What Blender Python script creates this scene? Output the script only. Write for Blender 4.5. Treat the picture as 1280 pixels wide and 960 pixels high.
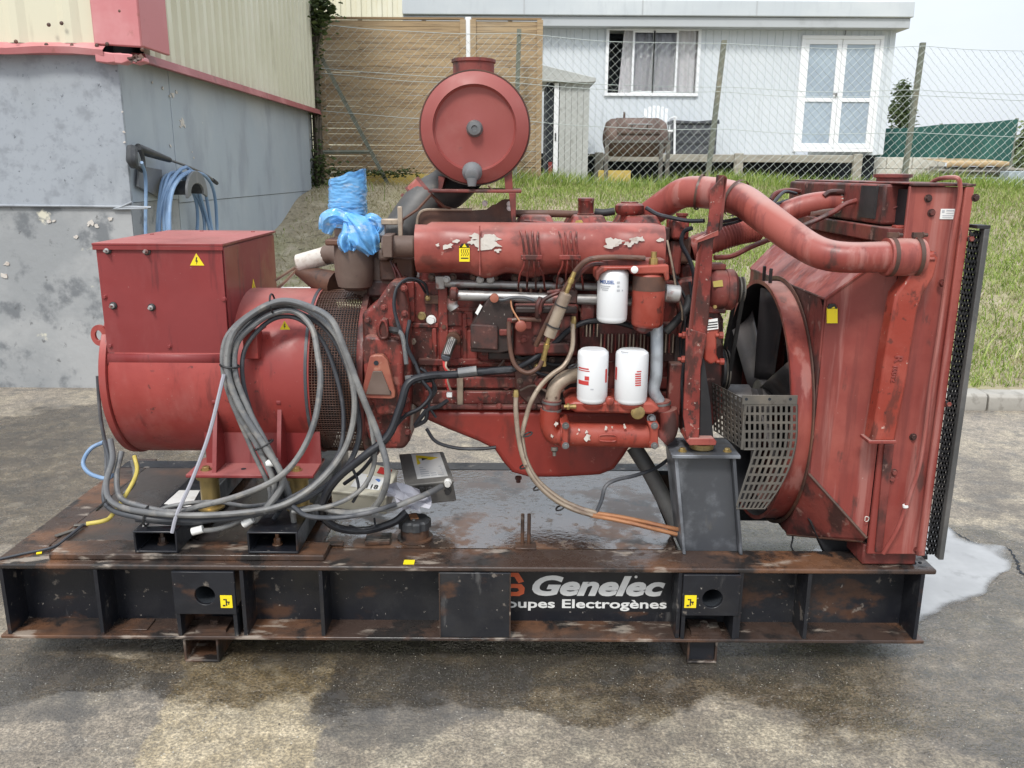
import bpy, bmesh, math, random
import numpy as np
from mathutils import Vector, Matrix
R = math.radians
random.seed(7); rng = np.random.default_rng(7)
for o in list(bpy.data.objects): bpy.data.objects.remove(o)
SC = bpy.context.scene

# ------------------------------------------------------------------ camera
PITCH, ROLL, FPX, HCAM = R(14.04), R(0.35), 1060.0, 1.59
FWD = Vector((0, math.cos(PITCH), -math.sin(PITCH)))
U0 = Vector((0, math.sin(PITCH), math.cos(PITCH))); X0 = Vector((1, 0, 0))
CR = X0 * math.cos(ROLL) + U0 * math.sin(ROLL)
CU = U0 * math.cos(ROLL) - X0 * math.sin(ROLL)
CAM = Vector((0, 0, HCAM))
cd = bpy.data.cameras.new('camera'); cam = bpy.data.objects.new('camera', cd)
SC.collection.objects.link(cam)
cam.matrix_world = Matrix((( CR.x, CU.x, -FWD.x, 0), (CR.y, CU.y, -FWD.y, 0), (CR.z, CU.z, -FWD.z, HCAM), (0, 0, 0, 1)))
cd.sensor_fit = 'HORIZONTAL'; cd.sensor_width = 36; cd.lens = 36 * FPX / 1280
cd.clip_start = 0.05; cd.clip_end = 1000
SC.camera = cam

# ------------------------------------------------------------------ sky, sun, exposure
SUN_EL, SUN_AZ = R(52), R(200)          # high soft sun behind the clouds, behind the camera
w = bpy.data.worlds.new('World'); SC.world = w; w.use_nodes = True
nt = w.node_tree; N = nt.nodes; L = nt.links
bg = N['Background']
sky = N.new('ShaderNodeTexSky'); sky.sky_type = 'NISHITA'; sky.sun_disc = False
sky.sun_elevation = SUN_EL; sky.sun_rotation = SUN_AZ; sky.air_density = 1.5; sky.dust_density = 4.0
tc = N.new('ShaderNodeTexCoord'); mp = N.new('ShaderNodeMapping'); mp.inputs['Scale'].default_value = (1.5, 1.5, 3.5)
nz = N.new('ShaderNodeTexNoise'); nz.inputs['Scale'].default_value = 1.6; nz.inputs['Detail'].default_value = 6
cr = N.new('ShaderNodeValToRGB')
cr.color_ramp.elements[0].position = 0.30; cr.color_ramp.elements[0].color = (4.7, 5.2, 5.9, 1)
cr.color_ramp.elements[1].position = 0.70; cr.color_ramp.elements[1].color = (5.9, 6.2, 6.6, 1)
mx = N.new('ShaderNodeMixRGB'); mx.inputs['Fac'].default_value = 0.88      # closed cloud cover over the clear sky
L.new(tc.outputs['Generated'], mp.inputs['Vector']); L.new(mp.outputs['Vector'], nz.inputs['Vector'])
L.new(nz.outputs['Fac'], cr.inputs['Fac']); L.new(sky.outputs['Color'], mx.inputs['Color1'])
# an overcast sky brightens evenly from the horizon to the zenith
sz = N.new('ShaderNodeSeparateXYZ'); L.new(tc.outputs['Generated'], sz.inputs[0])
zr = N.new('ShaderNodeMapRange'); zr.inputs['To Min'].default_value = 0.84; zr.inputs['To Max'].default_value = 1.9; L.new(sz.outputs['Z'], zr.inputs['Value'])
om = N.new('ShaderNodeMixRGB'); om.blend_type = 'MULTIPLY'; om.inputs['Fac'].default_value = 1
L.new(cr.outputs['Color'], om.inputs['Color1']); L.new(zr.outputs['Result'], om.inputs['Color2'])
L.new(om.outputs['Color'], mx.inputs['Color2']); L.new(mx.outputs['Color'], bg.inputs['Color'])
bg.inputs['Strength'].default_value = 0.1
sl = bpy.data.lights.new('sun', 'SUN'); sl.energy = 1.5; sl.angle = R(12); sl.color = (1.0, 0.97, 0.92)
so = bpy.data.objects.new('sun', sl); SC.collection.objects.link(so)
sd = Vector((math.sin(SUN_AZ) * math.cos(SUN_EL), math.cos(SUN_AZ) * math.cos(SUN_EL), math.sin(SUN_EL)))
so.rotation_euler = sd.to_track_quat('Z', 'Y').to_euler(); so.location = (0, -5, 9)
SC.view_settings.view_transform = 'Standard'; SC.view_settings.look = 'None'
SC.view_settings.exposure = 0.86; SC.view_settings.gamma = 1.0
SC.view_settings.use_curve_mapping = False
SC.render.engine = 'CYCLES'
SC.cycles.max_bounces = 8; SC.cycles.transparent_max_bounces = 24

# ------------------------------------------------------------------ measuring helpers (a sight line cut by a plane)
def ray(u, v): return FWD + CR * ((u - 640) / FPX) + CU * ((480 - v) / FPX)
def P(u, v, Y): d = ray(u, v); return CAM + d * (Y / d.y)
def PZ(u, v, z): d = ray(u, v); return CAM + d * ((z - HCAM) / d.z)
def PX(u, v, x): d = ray(u, v); return CAM + d * (x / d.x)
def PP(pts, Y=None):                     # list of (u,v[,Y]) -> points
    return [P(p[0], p[1], p[2] if len(p) > 2 else Y) for p in pts]
def mpp(Y, z=1.0): return (Y * math.cos(PITCH) + (HCAM - z) * math.sin(PITCH)) / FPX   # metres per pixel

# ------------------------------------------------------------------ mesh helpers
def V(*a): return Vector(a)
def BM(): return bmesh.new()
def addf(bm, vs, faces):
    b = [bm.verts.new(v) for v in vs]
    for f in faces:
        try: bm.faces.new([b[i] for i in f])
        except ValueError: pass
    return b
def box(bm, c, s, M=None):
    c = Vector(c); vs = []
    for x in (-.5, .5):
        for y in (-.5, .5):
            for z in (-.5, .5):
                p = Vector((x * s[0], y * s[1], z * s[2])); vs.append((M @ p if M else p) + c)
    return addf(bm, vs, [(0, 1, 3, 2), (4, 6, 7, 5), (0, 4, 5, 1), (2, 3, 7, 6), (0, 2, 6, 4), (1, 5, 7, 3)])
def bx(bm, x0, x1, y0, y1, z0, z1): return box(bm, ((x0+x1)/2, (y0+y1)/2, (z0+z1)/2), (abs(x1-x0), abs(y1-y0), abs(z1-z0)))
def frame(d):
    d = Vector(d).normalized(); a = Vector((0, 0, 1)) if abs(d.z) < .9 else Vector((1, 0, 0))
    x = d.cross(a).normalized(); return x, d.cross(x).normalized(), d
def ring(bm, c, x, y, r, n, r2=None, ph=0):
    return [bm.verts.new(c + x * (r * math.cos(ph + 2*math.pi*i/n)) + y * ((r2 or r) * math.sin(ph + 2*math.pi*i/n))) for i in range(n)]
def skin(bm, a, b):
    n = len(a)
    for i in range(n): bm.faces.new((a[i], a[(i+1) % n], b[(i+1) % n], b[i]))
def lathe(bm, o, d, prof, n=24, cap=(True, True)):      # prof: (t along axis, radius)
    o = Vector(o); x, y, d = frame(d); rs = []
    for t, r in prof: rs.append(ring(bm, o + d * t, x, y, max(r, 1e-4), n))
    for a, b in zip(rs, rs[1:]): skin(bm, a, b)
    if cap[0]: bm.faces.new(rs[0][::-1])
    if cap[1]: bm.faces.new(rs[-1])
def cyl(bm, a, b, r, r2=None, n=16):
    a = Vector(a); b = Vector(b); h = (b - a).length
    lathe(bm, a, b - a, [(0, r), (h, r if r2 is None else r2)], n)
def cylb(bm, a, b, r, bv=.004, n=20):                   # bevelled cylinder
    a = Vector(a); b = Vector(b); h = (b - a).length
    lathe(bm, a, b - a, [(0, r-bv), (bv, r), (h-bv, r), (h, r-bv)], n)
def crom(pts, k=6):
    pts = [Vector(p) for p in pts]
    if len(pts) < 3: return pts
    q = [pts[0]*2 - pts[1]] + pts + [pts[-1]*2 - pts[-2]]; out = []
    for i in range(1, len(q) - 2):
        for j in range(k):
            t = j / k; a, b, c, d = q[i-1], q[i], q[i+1], q[i+2]
            out.append(.5 * ((2*b) + (c-a)*t + (2*a-5*b+4*c-d)*t*t + (3*b-a-3*c+d)*t**3))
    return out + [pts[-1]]
def tube(bm, pts, r, n=8, k=6, smooth=True, cap=True, flat=1.0):
    p = crom(pts, k) if smooth else [Vector(q) for q in pts]
    rr = r if hasattr(r, '__len__') else None
    x = None; last = None
    for i, c in enumerate(p):
        d = (p[min(i+1, len(p)-1)] - p[max(i-1, 0)])
        if d.length < 1e-9: continue
        d.normalize()
        if x is None: x = frame(d)[0]
        x = (x - d * x.dot(d)); x.normalize(); y = d.cross(x)
        if rr:
            t = i / (len(p)-1) * (len(rr)-1); a = int(min(t, len(rr)-2)); ra = rr[a] + (rr[a+1]-rr[a])*(t-a)
        else: ra = r
        cur = ring(bm, c, x, y, ra, n, ra * flat)
        if last: skin(bm, last, cur)
        elif cap: bm.faces.new(cur[::-1])
        last = cur
    if cap and last: bm.faces.new(last)
def prism(bm, outl, ext):                                # outline of 3D points extruded by vector
    ext = Vector(ext); a = [bm.verts.new(p) for p in outl]; b = [bm.verts.new(Vector(p) + ext) for p in outl]
    n = len(a)
    bm.faces.new(a); bm.faces.new(b[::-1])
    for i in range(n): bm.faces.new((a[i], b[i], b[(i+1) % n], a[(i+1) % n]))
def bolt(bm, c, d, r=.009, h=.007, n=6):
    d = Vector(d).normalized(); c = Vector(c)
    lathe(bm, c, d, [(0, r*1.45), (h*.25, r*1.45)], 12); lathe(bm, c + d*h*.25, d, [(0, r), (h*.85, r), (h, r*.85)], n)
def rot(ax, a): return Matrix.Rotation(a, 3, ax)

WL = {}                                                  # world location of each object's origin
def wl(o): return WL.get(o.name, Vector((0, 0, 0))) if o else Vector((0, 0, 0))
def obj(name, bm, mat, parent=None, smooth=40, bevel=0, seg=2, kind=None, recenter=True):
    bmesh.ops.recalc_face_normals(bm, faces=bm.faces)
    me = bpy.data.meshes.new(name)
    co = [v.co for v in bm.verts]
    c = Vector((0, 0, 0))
    if recenter and co:
        mn = [min(v[i] for v in co) for i in range(3)]; mxx = [max(v[i] for v in co) for i in range(3)]
        c = Vector([(a+b)/2 for a, b in zip(mn, mxx)])
        if parent is None: c.z = mn[2]
        bmesh.ops.translate(bm, verts=bm.verts, vec=-c)
    bm.to_mesh(me); bm.free()
    if smooth:
        me.shade_smooth()
        me.set_sharp_from_angle(angle=R(smooth))
    o = bpy.data.objects.new(name, me); SC.collection.objects.link(o)
    WL[o.name] = c
    o.parent = parent; o.location = c - wl(parent)
    if mat: me.materials.append(MT[mat] if isinstance(mat, str) else mat)
    if bevel:
        m = o.modifiers.new('bevel', 'BEVEL'); m.width = bevel; m.segments = seg; m.limit_method = 'ANGLE'; m.angle_limit = R(35)
    if kind: o['kind'] = kind
    return o
def thing(name, loc, label, cat, group=None):
    o = bpy.data.objects.new(name, None); SC.collection.objects.link(o); o.empty_display_size = .1
    o.location = loc; WL[o.name] = Vector(loc); o['label'] = label; o['category'] = cat
    if group: o['group'] = group
    return o
def tag(o, label, cat, group=None):
    o['label'] = label; o['category'] = cat
    if group: o['group'] = group
    return o
def clone(o, loc, parent):                               # same mesh, new place (world location of its origin)
    c = o.copy(); SC.collection.objects.link(c); WL[c.name] = Vector(loc); c.parent = parent; c.location = Vector(loc) - wl(parent)
    return c
def text(name, s, M, size, mat, parent, depth=.0006, offset=0, shear=0, sx=1, space=1, align='LEFT'):
    cu = bpy.data.curves.new(name, 'FONT'); cu.body = s; cu.size = size; cu.extrude = depth; cu.offset = offset
    cu.shear = shear; cu.space_character = space; cu.align_x = align; cu.resolution_u = 4
    t = bpy.data.objects.new('tmp', cu); SC.collection.objects.link(t)
    dg = bpy.context.evaluated_depsgraph_get(); me = bpy.data.meshes.new_from_object(t.evaluated_get(dg))
    bpy.data.objects.remove(t)
    bm = BM(); bm.from_mesh(me); bpy.data.meshes.remove(me)
    for v in bm.verts: v.co = M @ Vector((v.co.x * sx, v.co.y, v.co.z))
    return obj(name, bm, mat, parent, smooth=0)
def plane_m(o, xd, yd):                                  # matrix placing text: origin, x direction, y direction
    x = Vector(xd).normalized(); y = Vector(yd); y = (y - x*x.dot(y)).normalized(); z = x.cross(y)
    return Matrix(((x.x, y.x, z.x, o[0]), (x.y, y.y, z.y, o[1]), (x.z, y.z, z.z, o[2]), (0, 0, 0, 1)))

# ------------------------------------------------------------------ materials
MT = {}
def mat(name, base, rough=.5, metal=0, layers=(), bump=(), coat=0, spec=.5, rlayers=(), alpha=1, trans=0, ior=1.45, emit=None, sheen=0):
    """layers: (scale, detail, lo, hi, colour, stretch(x,y,z), kind) mixed one after another over the base colour;
       rlayers: (scale, detail, lo, hi, roughness, stretch); bump: (scale, detail, strength, distance, stretch)"""
    m = bpy.data.materials.new(name); m.use_nodes = True; MT[name] = m
    nt = m.node_tree; N = nt.nodes; L = nt.links; b = N['Principled BSDF']
    b.inputs['Roughness'].default_value = rough; b.inputs['Metallic'].default_value = metal
    b.inputs['Base Color'].default_value = (*base, 1); b.inputs['Specular IOR Level'].default_value = spec
    b.inputs['IOR'].default_value = ior; b.inputs['Coat Weight'].default_value = coat; b.inputs['Coat Roughness'].default_value = .15
    if trans: b.inputs['Transmission Weight'].default_value = trans
    if alpha < 1: b.inputs['Alpha'].default_value = alpha
    if emit: b.inputs['Emission Color'].default_value = (*emit[0], 1); b.inputs['Emission Strength'].default_value = emit[1]
    geo = N.new('ShaderNodeNewGeometry')
    def fac(scale, det, lo, hi, st, kind='n'):
        mp = N.new('ShaderNodeMapping'); mp.inputs['Scale'].default_value = st or (1, 1, 1)
        L.new(geo.outputs['Position'], mp.inputs['Vector'])
        if kind == 'up':                                  # what settles on upward faces: dust, broken up by noise
            sp = N.new('ShaderNodeSeparateXYZ'); L.new(geo.outputs['Normal'], sp.inputs[0])
            t = N.new('ShaderNodeTexNoise'); t.inputs['Scale'].default_value = scale; t.inputs['Detail'].default_value = det
            L.new(mp.outputs[0], t.inputs['Vector'])
            ad = N.new('ShaderNodeMath'); ad.operation = 'MULTIPLY_ADD'; L.new(t.outputs['Fac'], ad.inputs[0]); ad.inputs[1].default_value = .6
            L.new(sp.outputs['Z'], ad.inputs[2]); src = ad.outputs[0]
        elif kind == 'v':
            t = N.new('ShaderNodeTexVoronoi'); t.inputs['Scale'].default_value = scale; L.new(mp.outputs[0], t.inputs['Vector']); src = t.outputs['Distance']
        else:
            t = N.new('ShaderNodeTexNoise'); t.inputs['Scale'].default_value = scale; t.inputs['Detail'].default_value = det
            t.inputs['Roughness'].default_value = .6
            L.new(mp.outputs[0], t.inputs['Vector']); src = t.outputs['Fac']
        mr = N.new('ShaderNodeMapRange'); mr.inputs['From Min'].default_value = lo; mr.inputs['From Max'].default_value = hi
        mr.interpolation_type = 'SMOOTHSTEP'
        L.new(src, mr.inputs['Value']); return mr.outputs['Result']
    cur = None
    for ly in layers:
        sc, de, lo, hi, col = ly[:5]; st = ly[5] if len(ly) > 5 else None; kd = ly[6] if len(ly) > 6 else 'n'; am = ly[7] if len(ly) > 7 else 1
        mxn = N.new('ShaderNodeMixRGB'); f = fac(sc, de, lo, hi, st, kd)
        if am != 1:
            mu = N.new('ShaderNodeMath'); mu.operation = 'MULTIPLY'; mu.inputs[1].default_value = am; L.new(f, mu.inputs[0]); f = mu.outputs[0]
        L.new(f, mxn.inputs['Fac'])
        if cur: L.new(cur, mxn.inputs['Color1'])
        else: mxn.inputs['Color1'].default_value = (*base, 1)
        mxn.inputs['Color2'].default_value = (*col, 1); cur = mxn.outputs['Color']
    if cur: L.new(cur, b.inputs['Base Color'])
    cur = None
    for ly in rlayers:
        sc, de, lo, hi, rv = ly[:5]; st = ly[5] if len(ly) > 5 else None; kd = ly[6] if len(ly) > 6 else 'n'
        mxn = N.new('ShaderNodeMixRGB'); L.new(fac(sc, de, lo, hi, st, kd), mxn.inputs['Fac'])
        if cur: L.new(cur, mxn.inputs['Color1'])
        else: mxn.inputs['Color1'].default_value = (rough, rough, rough, 1)
        mxn.inputs['Color2'].default_value = (rv, rv, rv, 1); cur = mxn.outputs['Color']
    if cur: L.new(cur, b.inputs['Roughness'])
    cur = None
    for ly in bump:
        sc, de, stg, dist = ly[:4]; st = ly[4] if len(ly) > 4 else None
        bn = N.new('ShaderNodeBump'); bn.inputs['Strength'].default_value = stg; bn.inputs['Distance'].default_value = dist
        mp = N.new('ShaderNodeMapping'); mp.inputs['Scale'].default_value = st or (1, 1, 1); L.new(geo.outputs['Position'], mp.inputs['Vector'])
        t = N.new('ShaderNodeTexNoise'); t.inputs['Scale'].default_value = sc; t.inputs['Detail'].default_value = de
        L.new(mp.outputs[0], t.inputs['Vector']); L.new(t.outputs['Fac'], bn.inputs['Height'])
        if cur: L.new(cur, bn.inputs['Normal'])
        cur = bn.outputs['Normal']
    if cur: L.new(cur, b.inputs['Normal'])
    return m
# ================================================================== materials
RED = (.235, .042, .034)
mat('red_paint', (.245, .034, .029), .33, layers=[
    (2.2, 5, .42, .62, (.31, .052, .043)), (3.0, 7, .50, .70, (.42, .17, .15), (1.6, 1.6, .5), 'n', .36), (9, 7, .55, .66, (.11, .022, .020), (1.6, 1.6, .25), 'n', .6),
    (34, 6, .64, .70, (.055, .022, .020), None, 'n', .7), (110, 3, .71, .74, (.45, .30, .26), None, 'n', .5), (4, 4, 1.0, 1.3, (.40, .18, .16), None, 'up', .55)],
    rlayers=[(5, 5, .4, .62, .62)], bump=[(60, 3, .06, .004)])
mat('red_box', (.195, .027, .027), .36, layers=[
    (1.6, 5, .42, .62, (.225, .033, .033)), (2.6, 7, .48, .68, (.38, .165, .16), (1.7, 1.7, .5), 'n', .36), (12, 7, .57, .67, (.09, .017, .018), (2, 2, .2), 'n', .6),
    (110, 4, .71, .74, (.42, .26, .24), None, 'n', .5), (4, 4, 1.0, 1.3, (.42, .16, .15), None, 'up', .6)],
    rlayers=[(4, 5, .4, .62, .60)], bump=[(30, 3, .04, .004)])
mat('plate_tan', (.30, .105, .066), .45, layers=[(8, 6, .45, .64, (.24, .065, .045)), (24, 6, .58, .68, (.40, .20, .14), None, 'n', .6), (14, 6, .60, .70, (.10, .04, .03), None, 'n', .7)], bump=[(80, 4, .12, .002)])
mat('grime_black', (.030, .019, .017), .45, layers=[(7, 6, .48, .64, (.085, .032, .026)), (24, 6, .60, .68, (.20, .10, .08), None, 'n', .6), (50, 4, .68, .72, (.42, .38, .34), None, 'n', .6)], rlayers=[(9, 5, .4, .62, .7)], bump=[(70, 5, .25, .003)])
mat('red_engine', (.15, .023, .018), .38, layers=[
    (6, 6, .40, .60, (.23, .042, .032)), (14, 7, .46, .57, (.045, .018, .014), (1.3, 1.3, .5), 'n', .85),
    (40, 6, .57, .66, (.022, .015, .013), None, 'n', .75), (19, 6, .60, .69, (.33, .14, .11), None, 'n', .5), (3, 5, 1.0, 1.3, (.28, .15, .12), None, 'up', .5), (90, 3, .66, .70, (.48, .38, .32), None, 'n', .6)],
    rlayers=[(9, 5, .4, .62, .68)], bump=[(90, 5, .25, .003)])
mat('red_orange', (.25, .036, .022), .34, layers=[
    (5, 6, .40, .62, (.32, .066, .044)), (13, 7, .53, .63, (.085, .024, .018), (1.4, 1.4, .5), 'n', .75), (34, 6, .60, .68, (.036, .018, .015), None, 'n', .65), (50, 5, .67, .71, (.50, .38, .32), None, 'n', .85)],
    rlayers=[(10, 5, .4, .62, .62)], bump=[(90, 5, .18, .003)])
mat('red_sump', (.235, .028, .020), .30, layers=[(3, 5, .42, .64, (.17, .024, .018)), (12, 6, .54, .68, (.08, .02, .016), (1.4, 1.4, .4), 'n', .6), (40, 5, .65, .70, (.40, .18, .14), None, 'n', .5)],
    rlayers=[(8, 5, .4, .62, .52)], bump=[(50, 4, .10, .003)])
mat('red_faded', (.215, .040, .032), .38, layers=[
    (1.7, 6, .42, .60, (.30, .076, .058)), (7, 7, .48, .64, (.155, .033, .028), (3.2, 3.2, .22), 'n', .75), (4.2, 6, .53, .64, (.40, .19, .165), (3.4, 3.4, .2), 'n', .5),
    (9, 7, .61, .69, (.045, .028, .025), (1.8, 1.8, .5), 'n', .7), (60, 6, .69, .73, (.48, .34, .30), None, 'n', .5), (3, 5, 1.0, 1.3, (.42, .255, .22), None, 'up', .7)],
    rlayers=[(7, 5, .4, .62, .66)], bump=[(50, 4, .12, .003)])
mat('red_grimy', (.115, .026, .022), .45, layers=[
    (4, 6, .42, .60, (.19, .043, .034)), (9, 7, .46, .60, (.028, .018, .016), (1.3, 1.3, .6), 'n', .85), (26, 6, .61, .69, (.29, .17, .14), None, 'n', .6), (3, 5, 1.0, 1.3, (.25, .155, .13), None, 'up', .5)],
    rlayers=[(9, 5, .4, .62, .72)], bump=[(60, 6, .25, .004)])
mat('rust_dark', (.075, .040, .030), .62, layers=[(6, 5, .40, .65, (.13, .062, .040)), (20, 5, .55, .72, (.04, .028, .025)), (9, 6, .62, .75, (.20, .13, .10), None, 'n', .6)],
    bump=[(70, 5, .25, .003)], rlayers=[(8, 3, .4, .65, .4)])
mat('cast_brown', (.105, .070, .055), .62, layers=[(5, 5, .42, .68, (.15, .105, .085)), (16, 5, .58, .74, (.06, .04, .034))], bump=[(120, 4, .18, .002)])
mat('black_frame', (.010, .011, .015), .30, layers=[(2.6, 7, .50, .68, (.022, .022, .024)), (3.6, 7, .56, .65, (.085, .040, .022), (1, 1, 1.6), 'n', .75), (7, 7, .60, .68, (.12, .118, .115), (1.4, 1, .4), 'n', .5),
    (16, 7, .63, .68, (.22, .19, .16), None, 'n', .6), (60, 4, .68, .72, (.36, .33, .29), None, 'n', .6)],
    rlayers=[(6, 6, .45, .62, .62)], bump=[(45, 6, .25, .003)])
mat('rust_flange', (.050, .032, .025), .34, layers=[(3, 7, .46, .60, (.135, .066, .036), (.6, 1, 1)), (7, 7, .49, .60, (.020, .017, .016)), (14, 7, .57, .66, (.34, .29, .24), (.35, 1, 1), 'n', .7)],
    rlayers=[(5, 5, .42, .58, .22), (20, 5, .5, .62, .6)], bump=[(45, 6, .28, .003)])
mat('deck_plate', (.034, .026, .022), .32, spec=.8, layers=[(2.2, 7, .46, .62, (.085, .042, .024)), (5, 6, .55, .70, (.030, .024, .022)), (12, 6, .66, .76, (.16, .13, .11), None, 'n', .5)],
    rlayers=[(2.4, 4, .40, .55, .16), (9, 4, .6, .7, .5)], bump=[(30, 5, .25, .003)])
mat('wet_deck', (.050, .031, .022), .10, spec=1.0, ior=1.75, layers=[(3.5, 7, .46, .57, (.13, .060, .028)), (8, 7, .52, .62, (.022, .016, .014), None, 'n', .85), (30, 5, .58, .68, (.22, .17, .13), None, 'n', .6)],
    rlayers=[(3.5, 7, .47, .56, .5), (30, 4, .56, .66, .45)], bump=[(6, 3, .10, .006), (60, 5, .4, .002)])
mat('water_film', (.36, .355, .34), .07, metal=.5, layers=[(4, 7, .52, .62, (.11, .080, .06), None, 'n', .9)], rlayers=[(6, 6, .5, .62, .25)], bump=[(40, 4, .22, .002)])
mat('pedestal', (.075, .08, .09), .30, metal=.3, layers=[(5, 6, .42, .62, (.23, .245, .27)), (9, 6, .60, .74, (.17, .15, .12), (1, 1, .4), 'n', .7)],
    rlayers=[(7, 4, .4, .7, .55)], bump=[(40, 4, .12, .003)])
mat('steel_grey', (.20, .20, .20), .45, metal=.6, layers=[(8, 5, .5, .7, (.13, .12, .11)), (30, 5, .64, .74, (.10, .06, .04))], bump=[(80, 4, .08, .002)])
mat('aluminium', (.40, .395, .385), .42, metal=.6, layers=[(7, 5, .45, .7, (.27, .25, .24)), (9, 7, .53, .62, (.19, .055, .042), None, 'n', .85), (25, 5, .62, .72, (.12, .09, .075), None, 'n', .7)], bump=[(90, 3, .08, .002)])
mat('zinc_yellow', (.42, .31, .13), .35, metal=.7, layers=[(14, 5, .48, .70, (.24, .18, .09))])
mat('brass', (.45, .33, .13), .35, metal=.8, layers=[(20, 4, .5, .7, (.22, .15, .07))])
mat('copper', (.42, .20, .10), .45, metal=.4, layers=[(12, 5, .45, .7, (.27, .12, .07)), (30, 5, .62, .72, (.40, .28, .19))])
mat('beige_metal', (.36, .29, .22), .42, metal=.35, layers=[(14, 5, .42, .7, (.24, .18, .14)), (30, 5, .6, .7, (.13, .09, .07))])
mat('rubber_black', (.018, .018, .019), .55, layers=[(9, 4, .45, .72, (.045, .044, .043))], bump=[(60, 3, .06, .002)])
mat('fan_black', (.055, .052, .054), .32, layers=[(5, 6, .45, .66, (.10, .090, .088)), (4, 6, .54, .66, (.11, .070, .055), None, 'n', .6)], rlayers=[(6, 5, .4, .62, .6)])
mat('black_soot', (.013, .013, .015), .5, layers=[(4, 5, .45, .72, (.035, .032, .032)), (3, 5, .58, .72, (.075, .040, .034), None, 'n', .5)], rlayers=[(6, 4, .4, .7, .75)])
mat('cable_grey', (.115, .118, .122), .5, layers=[(5, 6, .42, .60, (.20, .198, .19)), (24, 7, .52, .66, (.27, .25, .22), None, 'n', .5), (50, 5, .62, .70, (.06, .06, .06), None, 'n', .5), (5, 4, .56, .70, (.085, .085, .087), None, 'n', .7)], bump=[(80, 4, .08, .002)])
mat('cable_dark', (.050, .054, .062), .5, layers=[(8, 5, .48, .7, (.11, .11, .115))], bump=[(80, 4, .08, .002)])
mat('cable_black', (.014, .015, .019), .42, layers=[(10, 4, .5, .72, (.045, .046, .05))])
mat('yellow_wire', (.50, .40, .09), .5, layers=[(12, 4, .5, .7, (.36, .29, .10))])
mat('yellow_tag', (.80, .62, .015), .45, layers=[(25, 4, .58, .72, (.55, .42, .06), None, 'n', .6)])
mat('ink', (.02, .02, .02), .5)
mat('white_label', (.72, .72, .70), .5, layers=[(14, 4, .56, .72, (.55, .53, .49), None, 'n', .7)])
mat('label_grey', (.42, .43, .45), .5)
mat('label_blue', (.10, .20, .48), .5)
mat('label_red', (.48, .045, .04), .5)
mat('white_filter', (.72, .73, .74), .28, layers=[(9, 5, .62, .76, (.55, .53, .50), None, 'n', .5)])
mat('orange_logo', (.66, .13, .05), .5, layers=[(14, 5, .62, .74, (.30, .08, .05))])
mat('decal_white', (.70, .70, .68), .45, layers=[(18, 6, .60, .72, (.42, .41, .39), None, 'n', .7)])
mat('paint_peel', (.56, .52, .47), .7, layers=[(30, 5, .5, .7, (.40, .33, .28))], bump=[(60, 4, .3, .003)])
mat('heat_shield', (.205, .040, .031), .38, layers=[(4, 6, .42, .62, (.31, .075, .058)), (9, 7, .52, .64, (.10, .032, .026), None, 'n', .7), (28, 6, .62, .70, (.42, .24, .20), None, 'n', .5), (3, 4, .95, 1.3, (.38, .16, .13), None, 'up', .5)],
    rlayers=[(8, 4, .4, .7, .60)], bump=[(40, 3, .06, .003)])
mat('beige_plastic', (.55, .52, .42), .5, layers=[(8, 5, .52, .72, (.42, .39, .31)), (24, 4, .66, .74, (.25, .22, .18), None, 'n', .6)])
mat('grey_box', (.17, .165, .155), .5, metal=.2, layers=[(7, 5, .46, .7, (.25, .24, .22)), (16, 5, .58, .72, (.08, .075, .07), None, 'n', .7)], bump=[(40, 3, .05, .002)])
mat('pipe_grey', (.065, .065, .064), .5, layers=[(5, 5, .45, .7, (.12, .115, .11)), (14, 4, .62, .74, (.18, .16, .14), None, 'n', .6)])
mat('galv_pipe', (.38, .41, .44), .42, metal=.3, layers=[(14, 5, .46, .66, (.27, .29, .31)), (40, 4, .58, .7, (.50, .52, .53))])
mat('guard_grey', (.12, .112, .10), .45, metal=.4, layers=[(9, 5, .45, .7, (.20, .175, .145)), (22, 5, .6, .72, (.09, .075, .065))])
mat('yellow_plate', (.42, .33, .09), .5, layers=[(30, 4, .5, .7, (.22, .17, .07))])
mat('red_dish', (.225, .045, .039), .42, layers=[(1.5, 4, .40, .66, (.27, .068, .058)), (4, 6, .52, .74, (.36, .16, .14), None, 'n', .35), (16, 6, .64, .74, (.12, .04, .036), None, 'n', .5)], rlayers=[(5, 4, .4, .7, .6)], bump=[(30, 3, .04, .004)])
mat('nylon', (.33, .33, .37), .5)
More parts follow.
